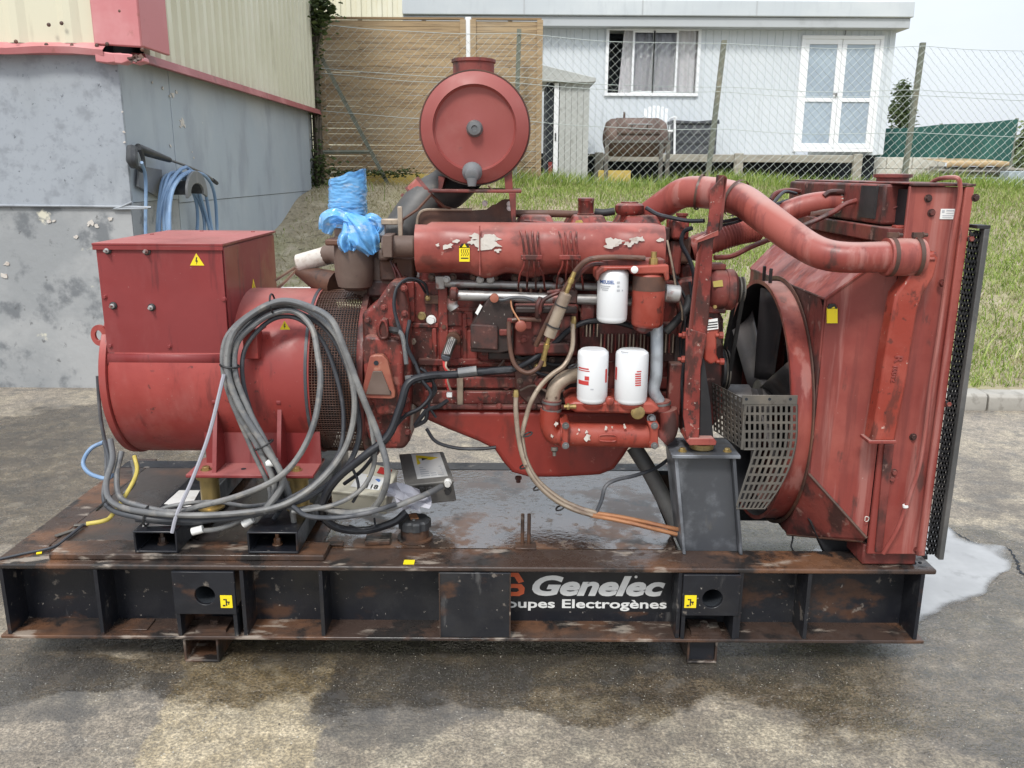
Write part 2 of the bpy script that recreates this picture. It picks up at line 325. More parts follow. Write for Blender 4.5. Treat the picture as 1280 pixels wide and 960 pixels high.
# blue polythene bag over the exhaust outlet
mat('blue_film', (.15, .46, .90), .15, layers=[(9, 5, .42, .62, (.17, .48, .88)), (14, 7, .52, .62, (.55, .72, .92), (1, 1, 2.4), 'n', .75)], bump=[(22, 3, .25, .005, (1, 1, 1.6))], coat=.8)  # pale streaks are highlights on the film, painted into its colour
_m = MT['blue_film'].node_tree; _b = _m.nodes['Principled BSDF']; _t = _m.nodes.new('ShaderNodeBsdfTransparent'); _t.inputs['Color'].default_value = (.55, .78, 1, 1)
_x = _m.nodes.new('ShaderNodeMixShader'); _x.inputs['Fac'].default_value = .30; _m.links.new(_b.outputs[0], _x.inputs[1]); _m.links.new(_t.outputs[0], _x.inputs[2]); _m.links.new(_x.outputs[0], _m.nodes['Material Output'].inputs['Surface'])
def soft_sheet(name, sc, lo, hi):                       # a water sheet thins out towards its rim (attribute 'depth' on the mesh)
    m = MT[name].node_tree; N_, L_n = m.nodes, m.links; b = N_['Principled BSDF']; at = N_.new('ShaderNodeAttribute'); at.attribute_name = 'depth'
    g = N_.new('ShaderNodeNewGeometry'); t = N_.new('ShaderNodeTexNoise'); t.inputs['Scale'].default_value = sc; t.inputs['Detail'].default_value = 6; L_n.new(g.outputs['Position'], t.inputs['Vector'])
    a = N_.new('ShaderNodeMath'); a.operation = 'MULTIPLY_ADD'; L_n.new(t.outputs['Fac'], a.inputs[0]); a.inputs[1].default_value = 1.3; L_n.new(at.outputs['Fac'], a.inputs[2])
    r = N_.new('ShaderNodeMapRange'); r.interpolation_type = 'SMOOTHSTEP'; r.inputs['From Min'].default_value = lo; r.inputs['From Max'].default_value = hi; L_n.new(a.outputs[0], r.inputs['Value'])
    x = N_.new('ShaderNodeMixShader'); tr = N_.new('ShaderNodeBsdfTransparent'); L_n.new(r.outputs['Result'], x.inputs['Fac']); L_n.new(tr.outputs[0], x.inputs[1]); L_n.new(b.outputs[0], x.inputs[2]); L_n.new(x.outputs[0], N_['Material Output'].inputs['Surface'])
def sheet_mesh(name, pts, z, m, parent=None, **k):        # outline -> flat sheet with rings of rising 'depth'
    c = sum(pts, V(0, 0, 0))/len(pts); bm = BM(); lay = bm.verts.layers.float.new('depth'); rings = []
    for f, d in ((1, 0), (.86, .45), (.70, .8), (.45, 1)):
        rg_ = []
        for p in pts: v_ = bm.verts.new((c.x+(p.x-c.x)*f, c.y+(p.y-c.y)*f, z)); v_[lay] = d; rg_.append(v_)
        rings.append(rg_)
    for a, b in zip(rings, rings[1:]): skin(bm, a, b)
    bm.faces.new(rings[-1]); return obj(name, bm, m, parent, smooth=0, **k)
# background
mat('wall_blue', (.31, .335, .365), .55, layers=[(.7, 5, .40, .66, (.36, .38, .40)), (8, 6, .50, .68, (.19, .205, .225), (1, 1, 1.1), 'n', .6), (26, 5, .56, .68, (.20, .215, .235), None, 'n', .5), (1.1, 5, .54, .72, (.30, .32, .33), None, 'n', .5),
    (3, 6, .55, .70, (.21, .23, .25), (1, 1, .3), 'n', .5), (22, 5, .66, .71, (.09, .10, .115), None, 'n', .8)], rlayers=[(1.5, 4, .4, .7, .75)], bump=[(2.2, 3, .25, .03), (12, 4, .10, .01)])
mat('wall_blue_side', (.345, .385, .42), .5, layers=[(.8, 5, .40, .66, (.40, .435, .46)), (2.2, 6, .50, .68, (.26, .285, .325), (1, 1, .45), 'n', .7), (17, 5, .72, .76, (.62, .60, .52))],
    rlayers=[(1.5, 4, .4, .7, .7)], bump=[(3, 3, .12, .02)])
mat('wall_old', (.27, .28, .285), .75, layers=[(1.4, 6, .40, .60, (.35, .355, .355)), (4, 6, .52, .66, (.12, .13, .14), None, 'n', .8), (3.1, 7, .64, .69, (.60, .57, .46)), (14, 5, .64, .74, (.07, .07, .07), None, 'n', .7)], bump=[(12, 6, .35, .012)])
mat('clad_cream', (.60, .57, .43), .5, layers=[(.8, 4, .42, .70, (.66, .63, .50)), (5, 5, .62, .74, (.46, .43, .32), (2, 2, .35), 'n', .5)])
mat('clad_shadow', (.50, .47, .36), .5)
mat('trim_red', (.30, .085, .085), .5, layers=[(2, 6, .45, .66, (.40, .15, .145)), (9, 6, .56, .68, (.19, .07, .06), None, 'n', .7)], bump=[(20, 3, .1, .006)])
mat('trim_pink', (.50, .175, .18), .5, layers=[(1.5, 5, .45, .70, (.58, .27, .27)), (9, 6, .62, .72, (.36, .14, .12), None, 'n', .7)], bump=[(20, 3, .08, .006)])
mat('timber', (.37, .262, .150), .75, layers=[(3, 5, .40, .66, (.41, .295, .17), (.4, 1, 3)), (10, 6, .46, .64, (.19, .13, .08), (.25, 1, 6), 'n', .75), (1.2, 4, .5, .7, (.38, .31, .22), None, 'n', .5)], bump=[(40, 4, .2, .003, (.2, 1, 3))])
mat('timber_dark', (.30, .20, .11), .8, layers=[(8, 5, .45, .7, (.21, .14, .08), (.3, 1, 4))])
mat('timber_yellow', (.48, .36, .10), .75, layers=[(6, 5, .45, .7, (.38, .27, .09), (.3, 1, 4))])
mat('deck_timber', (.33, .31, .26), .8, layers=[(5, 5, .42, .7, (.24, .22, .18), (.4, 1, 3)), (14, 5, .58, .7, (.15, .14, .11))])
mat('cabin_white', (.58, .62, .65), .55, layers=[(.6, 4, .42, .70, (.63, .665, .69)), (4, 6, .54, .70, (.48, .51, .525), (3, 3, .25), 'n', .6)])
mat('cabin_roof', (.50, .535, .555), .5, layers=[(.7, 4, .42, .70, (.57, .60, .61)), (5, 6, .52, .70, (.46, .49, .51), (2, 2, .4), 'n', .5)])
mat('cabin_grey', (.43, .45, .46), .5, layers=[(2, 5, .5, .74, (.33, .345, .35))])
mat('pvc_white', (.80, .81, .82), .4)
mat('glass', (.30, .36, .42), .05, spec=.8, layers=[(1.2, 3, .4, .7, (.36, .43, .49))])
mat('glass_clear', (1, 1, 1), .02, trans=1, ior=1.05)
mat('curtain', (.66, .65, .66), .9, layers=[(14, 2, .42, .66, (.56, .54, .56), (1, 1, .05)), (3, 3, .5, .7, (.74, .73, .74), (1, 1, .1))])
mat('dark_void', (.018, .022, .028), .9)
mat('shed_metal', (.40, .41, .39), .5, layers=[(2, 4, .42, .7, (.45, .46, .44)), (6, 4, .6, .72, (.33, .335, .315))])
mat('bbq_rust', (.115, .078, .064), .7, layers=[(6, 5, .42, .68, (.16, .11, .09)), (18, 5, .56, .72, (.075, .052, .042))])
mat('post_green', (.155, .165, .130), .7, layers=[(4, 5, .45, .70, (.24, .22, .16), (1, 1, .4)), (14, 5, .6, .7, (.10, .11, .085))])
mat('wire', (.46, .50, .48), .5, metal=.2)
mat('net_green', (.020, .085, .072), .75, layers=[(3, 4, .45, .70, (.030, .115, .095))])
mat('tan_sheet', (.50, .36, .20), .6)
mat('concrete', (.33, .31, .275), .85, layers=[(3, 6, .42, .70, (.39, .37, .33)), (12, 6, .50, .66, (.20, .185, .16), None, 'n', .7)], bump=[(30, 5, .3, .006)])
mat('block_wall', (.56, .54, .47), .85, layers=[(3, 6, .45, .70, (.48, .46, .40))], bump=[(30, 5, .3, .006)])
mat('hose_blue', (.17, .27, .42), .42, layers=[(6, 4, .45, .7, (.25, .35, .48))])
mat('plastic_black', (.035, .037, .040), .45, layers=[(12, 4, .5, .72, (.075, .075, .075))])
mat('plastic_grey', (.15, .155, .16), .5, layers=[(12, 4, .5, .72, (.21, .21, .21))])
mat('bark', (.10, .080, .060), .9, layers=[(10, 5, .45, .7, (.16, .135, .105), (1, 1, .3))], bump=[(40, 4, .5, .01)])
mat('far_timber', (.25, .23, .20), .8, layers=[(4, 5, .45, .7, (.15, .14, .13))])
mat('far_metal', (.30, .35, .38), .5)

def leafmat(name, cols, trans=.25):
    m = bpy.data.materials.new(name); m.use_nodes = True; MT[name] = m; N = m.node_tree.nodes; L = m.node_tree.links; b = N['Principled BSDF']
    g = N.new('ShaderNodeNewGeometry'); r = N.new('ShaderNodeValToRGB'); e = r.color_ramp.elements
    while len(e) < len(cols): e.new(.5)
    for i, c in enumerate(cols): e[i].position = i / (len(cols)-1); e[i].color = (*c, 1)
    L.new(g.outputs['Random Per Island'], r.inputs['Fac']); L.new(r.outputs['Color'], b.inputs['Base Color'])
    b.inputs['Roughness'].default_value = .6; b.inputs['Specular IOR Level'].default_value = .3
    t = N.new('ShaderNodeBsdfTranslucent'); L.new(r.outputs['Color'], t.inputs['Color'])
    mxs = N.new('ShaderNodeMixShader'); mxs.inputs['Fac'].default_value = trans
    L.new(b.outputs[0], mxs.inputs[1]); L.new(t.outputs[0], mxs.inputs[2]); L.new(mxs.outputs[0], N['Material Output'].inputs['Surface'])
leafmat('grass_blades', [(.11, .18, .030), (.18, .27, .045), (.25, .34, .065), (.33, .40, .11), (.46, .45, .22)])
leafmat('dry_blades', [(.17, .17, .07), (.30, .26, .13), (.38, .33, .20), (.46, .40, .27)])
leafmat('ivy_leaves', [(.040, .060, .022), (.070, .10, .033), (.11, .14, .05)])
leafmat('tree_leaves', [(.055, .085, .035), (.085, .12, .045), (.12, .16, .065)])
leafmat('bush_leaves', [(.10, .14, .06), (.15, .19, .085), (.20, .23, .12)])

# ------------------------------------------------------------------ wet asphalt yard
def ground_material():
    m = bpy.data.materials.new('asphalt'); m.use_nodes = True; MT['asphalt'] = m
    N = m.node_tree.nodes; L = m.node_tree.links; b = N['Principled BSDF']
    geo = N.new('ShaderNodeNewGeometry'); pos = geo.outputs['Position']
    def noise(s, d=5, st=None, off=None, rough=.6):
        mp = N.new('ShaderNodeMapping'); mp.inputs['Scale'].default_value = st or (1, 1, 1); mp.inputs['Location'].default_value = off or (0, 0, 0)
        L.new(pos, mp.inputs['Vector']); t = N.new('ShaderNodeTexNoise'); t.inputs['Scale'].default_value = s; t.inputs['Detail'].default_value = d
        t.inputs['Roughness'].default_value = rough; L.new(mp.outputs[0], t.inputs['Vector']); return t.outputs['Fac']
    def mr(x, a, bb, lo=0, hi=1):
        n = N.new('ShaderNodeMapRange'); n.interpolation_type = 'SMOOTHSTEP'; L.new(x, n.inputs['Value'])
        for k, vv in zip(('From Min', 'From Max', 'To Min', 'To Max'), (a, bb, lo, hi)): n.inputs[k].default_value = vv
        return n.outputs['Result']
    def ma(op, x, y, z=None):
        n = N.new('ShaderNodeMath'); n.operation = op
        for i, q in enumerate((x, y, z)):
            if q is None: continue
            if isinstance(q, (int, float)): n.inputs[i].default_value = q
            else: L.new(q, n.inputs[i])
        return n.outputs[0]
    def mix(f, c1, c2):
        n = N.new('ShaderNodeMixRGB'); L.new(f, n.inputs['Fac'])
        for k, c in (('Color1', c1), ('Color2', c2)):
            if isinstance(c, tuple): n.inputs[k].default_value = (*c, 1)
            else: L.new(c, n.inputs[k])
        return n.outputs['Color']
    warp = noise(2.6, 6)
    def blob(cx, cy, rx, ry, amp=.5):                # a stain: ellipse with a ragged noise edge, 0..1
        mp = N.new('ShaderNodeMapping'); mp.inputs['Location'].default_value = (-cx/rx, -cy/ry, 0); mp.inputs['Scale'].default_value = (1/rx, 1/ry, 0)
        L.new(pos, mp.inputs['Vector']); ln = N.new('ShaderNodeVectorMath'); ln.operation = 'LENGTH'; L.new(mp.outputs[0], ln.inputs[0])
        return mr(ma('ADD', ln.outputs['Value'], ma('MULTIPLY', ma('SUBTRACT', warp, .5), -amp*4)), 1.08, .88)
    def mx2(*a):
        r = a[0]
        for q in a[1:]: r = ma('MAXIMUM', r, q)
        return r
    col = mix(mr(noise(.9, 7), .38, .60), (.135, .110, .080), (.255, .212, .158))
    col = mix(ma('MULTIPLY', mr(noise(3.4, 7), .46, .62), .8), col, (.30, .25, .175))
    col = mix(ma('MULTIPLY', mr(noise(7, 7, None, (3, 1, 0)), .50, .64), .55), col, (.085, .078, .068))
    # old concrete patch strip with a ragged right edge
    sp = N.new('ShaderNodeSeparateXYZ'); L.new(pos, sp.inputs[0])
    xs = ma('ADD', ma('ADD', sp.outputs['X'], ma('MULTIPLY', sp.outputs['Y'], .13)), ma('MULTIPLY', ma('SUBTRACT', noise(5, 5), .5), .16))
    patch = ma('MULTIPLY', ma('MULTIPLY', mr(xs, -.76, -.74), mr(xs, -.26, -.275)), mr(sp.outputs['Y'], 3.1, 3.0))
    col = mix(ma('MULTIPLY', patch, .9), col, mix(mr(noise(9, 5), .4, .66), (.29, .23, .135), (.42, .345, .225)))
    # sandy dust in front right
    dust = blob(.55, 1.90, 1.15, .42, .5)
    col = mix(ma('MULTIPLY', dust, .6), col, mix(mr(noise(5, 6), .42, .62), (.16, .13, .09), (.34, .29, .20)))
    # stones of the aggregate
    def vor(s, lo, hi):
        v = N.new('ShaderNodeTexVoronoi'); v.inputs['Scale'].default_value = s; L.new(pos, v.inputs['Vector']); return mr(v.outputs['Distance'], hi, lo), v.outputs['Color']
    st, sc_ = vor(120, .12, .30)
    st2, _ = vor(46, .05, .14)
    dens = mr(noise(1.7, 4), .40, .70, .10, .5)
    col = mix(ma('MULTIPLY', mr(noise(260, 2), .50, .64), ma('MULTIPLY', dens, .8)), col, (.09, .082, .072))
    col = mix(ma('MULTIPLY', st, ma('MULTIPLY', dens, .9)), col, (.46, .43, .36))
    col = mix(ma('MULTIPLY', st2, ma('MULTIPLY', mr(noise(6, 3), .44, .58), .95)), col, (.60, .57, .50))
    def grain(c, f, lo, hi):                               # stone grain: scales the colour beneath it
        n = N.new('ShaderNodeMixRGB'); n.blend_type = 'MULTIPLY'; n.inputs['Fac'].default_value = 1; L.new(c, n.inputs['Color1']); L.new(mr(f, .36, .66, lo, hi), n.inputs['Color2']); return n.outputs['Color']
    col = grain(grain(grain(col, noise(16, 6), .80, 1.18), noise(44, 5), .78, 1.22), noise(110, 4), .62, 1.40)
    spk = ma('MULTIPLY', st2, ma('MULTIPLY', mr(noise(6, 3), .44, .58), .9)); spk1 = ma('MULTIPLY', st, ma('MULTIPLY', dens, .35))
    # where the yard is wet; under the skid the darkening also paints in shade
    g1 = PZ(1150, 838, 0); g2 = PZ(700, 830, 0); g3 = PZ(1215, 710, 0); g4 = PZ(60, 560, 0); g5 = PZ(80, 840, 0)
    wet = mx2(blob(g1.x, g1.y, .55, .32, .45), blob(g2.x, g2.y-.05, .95, .24, .45), blob(g3.x, g3.y, .46, .46, .25), blob(g4.x, g4.y, .9, 1.0, .3), blob(g5.x, g5.y, .3, .12, .5), blob(.0, 3.05, 1.75, .62, .12), blob(.35, 2.75, 1.75, .30, .35), blob(-.45, 2.60, .95, .34, .45), blob(1.35, 2.55, .62, .55, .30), blob(-2.4, 4.2, .75, 1.0, .3),
              blob(1.9, 1.95, .60, .30, .35), blob(-1.75, 2.45, .45, .22, .4), blob(-.2, 3.2, 2.2, .75, .2))
    wet = ma('MULTIPLY', wet, mr(noise(11, 5), .30, .52, .55, 1))
    oil_shade = mx2(blob(-.1, 3.0, 1.75, .56, .10), blob(g2.x, g2.y+.06, .95, .19, .5), blob(-.28, 2.36, .36, .26, .6), blob(.15, 2.62, 1.35, .16, .4), blob(-1.45, 2.33, .34, .20, .6))  # oil stains, plus the shade under the skid painted in as dark colour
    film = mx2(blob(g1.x+.1, g1.y+.08, .50, .24, .5), blob(g3.x, g3.y, .40, .42, .25), blob(g2.x+.25, g2.y+.12, .5, .07, .5))                                  # the thin sheet of standing water
    dark = N.new('ShaderNodeMixRGB'); dark.blend_type = 'MULTIPLY'; L.new(ma('MULTIPLY', wet, .95), dark.inputs['Fac']); L.new(col, dark.inputs['Color1'])
    dark.inputs['Color2'].default_value = (.40, .365, .32, 1)
    col = dark.outputs['Color']
    col = mix(ma('MULTIPLY', ma('MULTIPLY', oil_shade, mr(noise(5, 6), .3, .6, .35, 1)), .72), col, (.034, .032, .030))
    col = mix(ma('MAXIMUM', ma('MULTIPLY', spk, .8), spk1), col, (.46, .44, .38))
    b.inputs['Specular IOR Level'].default_value = 1.0; b.inputs['IOR'].default_value = 1.6
    L.new(col, b.inputs['Base Color'])
    rg = ma('SUBTRACT', .80, ma('MULTIPLY', wet, .64))
    rg = ma('SUBTRACT', rg, ma('MULTIPLY', film, .40))
    rg = ma('MAXIMUM', rg, .08); L.new(rg, b.inputs['Roughness'])
    cur = None
    for h, s, d in ((noise(9, 4), .35, .03), (noise(150, 4), .55, .006), (st, .6, .006), (noise(70, 3), .35, .010), (st2, .3, .006)):
        bn = N.new('ShaderNodeBump'); bn.inputs['Strength'].default_value = s; bn.inputs['Distance'].default_value = d; L.new(h, bn.inputs['Height'])
        if cur: L.new(cur, bn.inputs['Normal'])
        cur = bn.outputs['Normal']
    L.new(cur, b.inputs['Normal'])
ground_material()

# ================================================================== setting
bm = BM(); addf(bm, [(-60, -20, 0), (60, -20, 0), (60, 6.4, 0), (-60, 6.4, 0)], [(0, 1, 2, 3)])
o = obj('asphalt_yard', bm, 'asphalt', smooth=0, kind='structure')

# bank and plateau behind the kerb
YK = 5.67
def bank_z(x, y):
    t = min(max((y - 5.85) / (12.0 - 5.85), 0), 1); s = t * t * (3 - 2 * t) * .35 + t * .65
    lump = .035 * math.sin(2.3 * x + 1.1 * y) + .03 * math.sin(3.7 * y - 1.9 * x)
    z = .115 + 1.30 * s + lump * min(1, t * 5) * (1 if y < 13 else .6)
    return z
bm = BM(); xs = [-2.74] + [-2.4 + .25 * i for i in range(50)] + [11, 13, 16, 20, 30, 60, 160]; ys = [YK + .15] + [5.95 + .22 * i for i in range(30)] + [13, 15, 18, 24, 40, 90, 260]
gv = [[bm.verts.new((x, y, bank_z(x, y))) for x in xs] for y in ys]
for j in range(len(ys)-1):
    for i in range(len(xs)-1): bm.faces.new((gv[j][i], gv[j][i+1], gv[j+1][i+1], gv[j+1][i]))
mat('bank_soil', (.29, .245, .165), .95, layers=[(1.0, 5, .42, .62, (.25, .25, .12)), (4, 6, .46, .66, (.38, .325, .235)), (14, 5, .56, .72, (.10, .085, .05))], bump=[(14, 6, .8, .05)])
obj('grass_bank', bm, 'bank_soil', kind='structure')
# far plateau left of the bank, behind the workshop
bm = BM(); addf(bm, [(-160, 12.6, 1.38), (-2.74, 12.6, 1.38), (-2.74, 260, 1.38), (-160, 260, 1.38)], [(0, 1, 2, 3)])
obj('ground_behind_workshop', bm, 'bank_soil', kind='structure')

# kerb stones
kerb = thing('kerb', (3, YK, 0), 'pale concrete kerb between the wet yard and the grass bank', 'kerb')
x = -2.7; first = None; k = 0
while x < 9:
    bm = BM(); h = .118 + rng.uniform(-.004, .004)
    prism(bm, [V(x+.006, YK+.012, -.02), V(x+.006, YK, .02), V(x+.006, YK+.004, h-.02), V(x+.006, YK+.024, h), V(x+.006, YK+.16, h+.002), V(x+.006, YK+.16, -.02)], (.985, 0, 0))
    obj('kerb_stone', bm, 'concrete', kerb, bevel=.006); x += 1.0

# grass on the bank: blades in one mass
def blades(name, n, xr, yr, hr, wd, material, zf, label, cat, keep=None, lean=.5):
    xs = rng.uniform(*xr, n); ys = rng.uniform(*yr, n)
    if keep is not None:
        k = keep(xs, ys); xs, ys = xs[k], ys[k]; n = len(xs)
    zs = np.array([zf(a, b) for a, b in zip(xs, ys)]) - .01
    h = rng.uniform(*hr, n) * (.6 + .8 * rng.random(n)); a = rng.uniform(0, 6.283, n); ln = rng.normal(0, lean, (n, 2)) * h[:, None]
    dx, dy = np.cos(a) * wd, np.sin(a) * wd
    v = np.empty((n, 5, 3))
    v[:, 0] = np.stack([xs-dx, ys-dy, zs], 1); v[:, 1] = np.stack([xs+dx, ys+dy, zs], 1)
    v[:, 2] = np.stack([xs-dx*.7+ln[:, 0]*.35, ys-dy*.7+ln[:, 1]*.35, zs+h*.6], 1); v[:, 3] = np.stack([xs+dx*.7+ln[:, 0]*.35, ys+dy*.7+ln[:, 1]*.35, zs+h*.6], 1)
    v[:, 4] = np.stack([xs+ln[:, 0], ys+ln[:, 1], zs+h], 1)
    me = bpy.data.meshes.new(name); me.vertices.add(n*5); me.vertices.foreach_set('co', v.ravel())
    b = np.arange(n)[:, None] * 5
    lo = np.concatenate([b + np.array([[0, 1, 3, 2]]), b + np.array([[2, 3, 4]])], 1).ravel()
    me.loops.add(n*7); me.loops.foreach_set('vertex_index', lo.astype(np.int32))
    me.polygons.add(n*2); me.polygons.foreach_set('loop_start', (np.arange(n)[:, None]*7 + np.array([[0, 4]])).ravel().astype(np.int32))
    me.update(calc_edges=True); me.materials.append(MT[material])
    o = bpy.data.objects.new(name, me); SC.collection.objects.link(o); o['kind'] = 'stuff'; tag(o, label, cat); return o
def patchy(x, y): return np.sin(1.7*x+.6*y)*.5 + np.sin(2.9*y-1.3*x+1)*.5 + np.sin(5.1*x+4.3*y)*.3
def green_zone(x, y): return (patchy(x, y) + rng.normal(0, .5, len(x)) + np.clip((x-.2)*.9, -1.7, 1.2) + np.clip((y-10.2)*.6, 0, .9)) > .05
blades('grass', 185000, (-2.6, 10.0), (5.86, 12.6), (.03, .075), .0045, 'grass_blades', bank_z, 'short green grass growing on the bank behind the kerb', 'grass', green_zone)
blades('weeds', 2600, (-2.5, 7.6), (5.8, 12.0), (.10, .22), .007, 'grass_blades', bank_z, 'scattered taller weeds in clumps over the bank and kerb edge', 'weeds', lambda x, y: (np.sin(7*x+3*y)+np.sin(11*y-5*x)) > 1.15, .5)
blades('dry_grass', 74000, (-2.6, 10.0), (5.9, 12.6), (.03, .07), .004, 'dry_blades', bank_z, 'thin dry grass and litter lying between the green', 'grass',
       lambda x, y: (patchy(x, y) + rng.normal(0, .7, len(x))) < .3, .9)
blades('long_grass', 15000, (-.2, 10.0), (11.7, 13.0), (.08, .19), .005, 'grass_blades', bank_z, 'taller unmown grass along the foot of the wire fence', 'grass',
       lambda x, y: (np.abs(y - 12.2 - .2*np.sin(x*2)) < .5), .35)
# ================================================================== workshop on the left
XW, YW, ZF = -2.72, 6.16, 2.355
ws = thing('workshop_building', (-4.5, 8.9, 0), 'workshop with blue grey wall below cream ribbed cladding and pink trim', 'building')
ZJ = P(60, 258, YW).z
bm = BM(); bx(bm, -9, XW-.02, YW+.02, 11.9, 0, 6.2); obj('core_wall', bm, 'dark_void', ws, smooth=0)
bm = BM(); bx(bm, -9, XW+.012, YW-.012, YW+.02, ZJ+.004, ZF); obj('wall_panel', bm, 'wall_blue', ws, bevel=.004)
bm = BM(); bx(bm, -9, XW-.004, YW, YW+.02, 0, ZJ); obj('wall_base', bm, 'wall_old', ws)
ZJ2 = PX(300, 247, XW).z; y1 = 7.05; ys_ = [YW-.010, y1, 11.72]
bm = BM(); bx(bm, XW-.02, XW, ys_[0]+.012, y1, ZJ+.03, ZF); obj('wall_panel', bm, 'wall_blue_side', ws)
bm = BM(); bx(bm, XW-.02, XW+.004, y1+.004, ys_[2], ZJ2+.004, ZF); obj('wall_panel', bm, 'wall_blue_side', ws, bevel=.003)
bm = BM(); bx(bm, XW-.02, XW-.004, ys_[0]+.012, y1, 0, ZJ+.026); obj('wall_base', bm, 'wall_old', ws)
bm = BM(); bx(bm, XW-.02, XW-.002, y1+.004, ys_[2], 0, ZJ2); obj('wall_base', bm, 'wall_blue_side', ws)
bm = BM(); bx(bm, XW-.3, XW-.012, ys_[2], 12.0, 0, ZF); obj('wall_end', bm, 'wall_old', ws)
# bent lip and corner bead
bm = BM(); tube(bm, [V(-9, YW-.016, ZJ+.006), V(XW-.35, YW-.018, ZJ+.004), V(XW-.12, YW-.020, ZJ-.012), V(XW+.02, YW-.022, ZJ+.035)], .009, 6); obj('panel_lip', bm, 'wall_blue', ws)
# ribbed cladding
def ribs(bm, a, b, z0, z1, out, pitch, top, depth, side=.022, ph=0.0):
    a = Vector(a); b = Vector(b); out = Vector(out); n = (b-a).length; d = (b-a)/n; s = ph; pr = [(0, 0)]
    while s < n:
        for t, h in ((s, 0), (s+side, depth), (s+side+top, depth), (s+2*side+top, 0)):
            if 0 < t < n: pr.append((t, h))
        s += pitch
    pr.append((n, 0)); lo = [bm.verts.new(a + d*t + out*h + V(0, 0, z0)) for t, h in pr]; hi = [bm.verts.new(a + d*t + out*h + V(0, 0, z1)) for t, h in pr]
    for i in range(len(pr)-1): bm.faces.new((lo[i], lo[i+1], hi[i+1], hi[i]))
bm = BM(); ribs(bm, (XW+.05, YW+.35, 0), (XW+.05, 11.9, 0), ZF+.03, 6.2, (1, 0, 0), .2, .075, .035); obj('cladding_sheet', bm, 'clad_cream', ws, smooth=20)
bm = BM(); ribs(bm, (P(120, 40, YW-.05).x, YW-.05, 0), (-9, YW-.05, 0), ZF+.06, 6.2, (0, -1, 0), .36, .05, .022, .05, .1); obj('cladding_sheet', bm, 'clad_cream', ws, smooth=20)
zt = 6.2
bm = BM()
a0 = P(119, 62, YW-.09); a1 = P(180, 66, YW-.09)
prism(bm, [V(a0.x, YW-.10, ZF+.05), V(a1.x, YW-.12, ZF+.03), V(a1.x, YW-.12, zt), V(a0.x, YW-.10, zt)], (0, .05, 0))
prism(bm, [V(a1.x+.004, YW-.117, ZF+.035), V(a1.x+.004, YW+.36, ZF+.035), V(a1.x+.004, YW+.36, zt), V(a1.x+.004, YW-.117, zt)], (-.03, 0, 0))
obj('corner_trim', bm, 'trim_pink', ws, bevel=.008)
bm = BM()
prism(bm, [V(XW+.135, YW+.2, ZF-.035), V(XW+.115, YW+.2, ZF+.030), V(XW+.02, YW+.2, ZF+.036), V(XW+.02, YW+.2, ZF-.015)], (0, 5.6, 0)); obj('flashing', bm, 'trim_red', ws, bevel=.003)
bm = BM()
pr = []
for i in range(30):
    t = i/29; xx = -9 + t*(P(132, 68, YW-.1).x+9); pr.append((xx, .010*math.sin(i*2.1) + .007*math.sin(i*4.7)))
lo = [bm.verts.new((x, YW-.115+d, ZF-.015+d*.8)) for x, d in pr]; md = [bm.verts.new((x, YW-.13+d*.6, ZF+.025+d)) for x, d in pr]; hi = [bm.verts.new((x, YW-.045, ZF+.068)) for x, d in pr]; bk = [bm.verts.new((x, YW-.01, ZF-.01)) for x, d in pr]
for r0, r1 in ((bk, lo), (lo, md), (md, hi)):
    for i in range(29): bm.faces.new((r0[i], r0[i+1], r1[i+1], r1[i]))
obj('flashing', bm, 'trim_pink', ws)
# torn end pieces of the flashing at the corner
for pts, dy in ((((118, 63), (126, 64), (140, 66), (152, 66), (154, 72), (146, 78), (134, 79), (119, 77)), 0), (((141, 66), (160, 67), (178, 71), (180, 77), (168, 80), (160, 77), (152, 80), (143, 79)), -.012)):
    bm = BM(); prism(bm, [P(u, v, YW-.128+dy) for u, v in pts], (0, .10, 0)); obj('torn_flashing', bm, 'trim_pink', ws, bevel=.008)
bm = BM()
for i in range(9): box(bm, P(163+1.6*i, 73 + 2*math.sin(i*2.1), YW-.135), (.03, .03, .012), rot('Y', i*.9) @ rot('X', i*1.3))
obj('rust_debris', bm, 'rust_dark', ws, kind='stuff')
bm = BM()
for u, v in ((20, 52), (58, 56), (90, 57), (121, 57), (61, 31), (77, 29), (150, 14), (134, 55), (178, 62)): lathe(bm, P(u, v, YW-.105), (0, -1, 0), [(0, .014), (.006, .012), (.010, .004)], 8)
obj('cladding_screws', bm, 'rust_dark', ws, kind='stuff')
# flaked paint patches on the side wall (thin chips)
def flake(bm, c, s, ax, n=9):
    pts = []
    for i in range(n):
        a = 6.283*i/n; r = s*(.22 + .48*rng.random()); pts.append(c + ax[0]*(r*math.cos(a)) + ax[1]*(r*math.sin(a)))
    prism(bm, pts, ax[2]*(1 + 1.5*rng.random()))
for u, v, s in ((203, 110, .022), (215, 118, .045), (220, 115, .026), (212, 120, .02), (227, 152, .055), (230, 157, .028), (225, 158, .018), (213, 182, .022), (242, 197, .018), (244, 230, .02), (190, 103, .014), (240, 190, .012)):
    bm = BM(); flake(bm, PX(u, v, XW+.004), s, (V(0, 1.6, 0), V(0, 0, 1), V(.003, 0, 0))); obj('flaked_paint', bm, 'paint_peel', ws, smooth=0)
for u, v, s in ((115, 278, .045), (121, 282, .03), (111, 281, .02), (62, 277, .03), (68, 276, .018), (95, 296, .024), (155, 165, .018), (153, 140, .012), (156, 178, .015), (8, 330, .03), (5, 345, .04), (138, 274, .03)):
    bm = BM(); flake(bm, P(u, v, YW-.001 if v > 256 else YW-.012), s, (V(1.3, 0, 0), V(0, 0, 1), V(0, -.003, 0))); obj('flaked_paint', bm, 'paint_peel', ws, smooth=0)

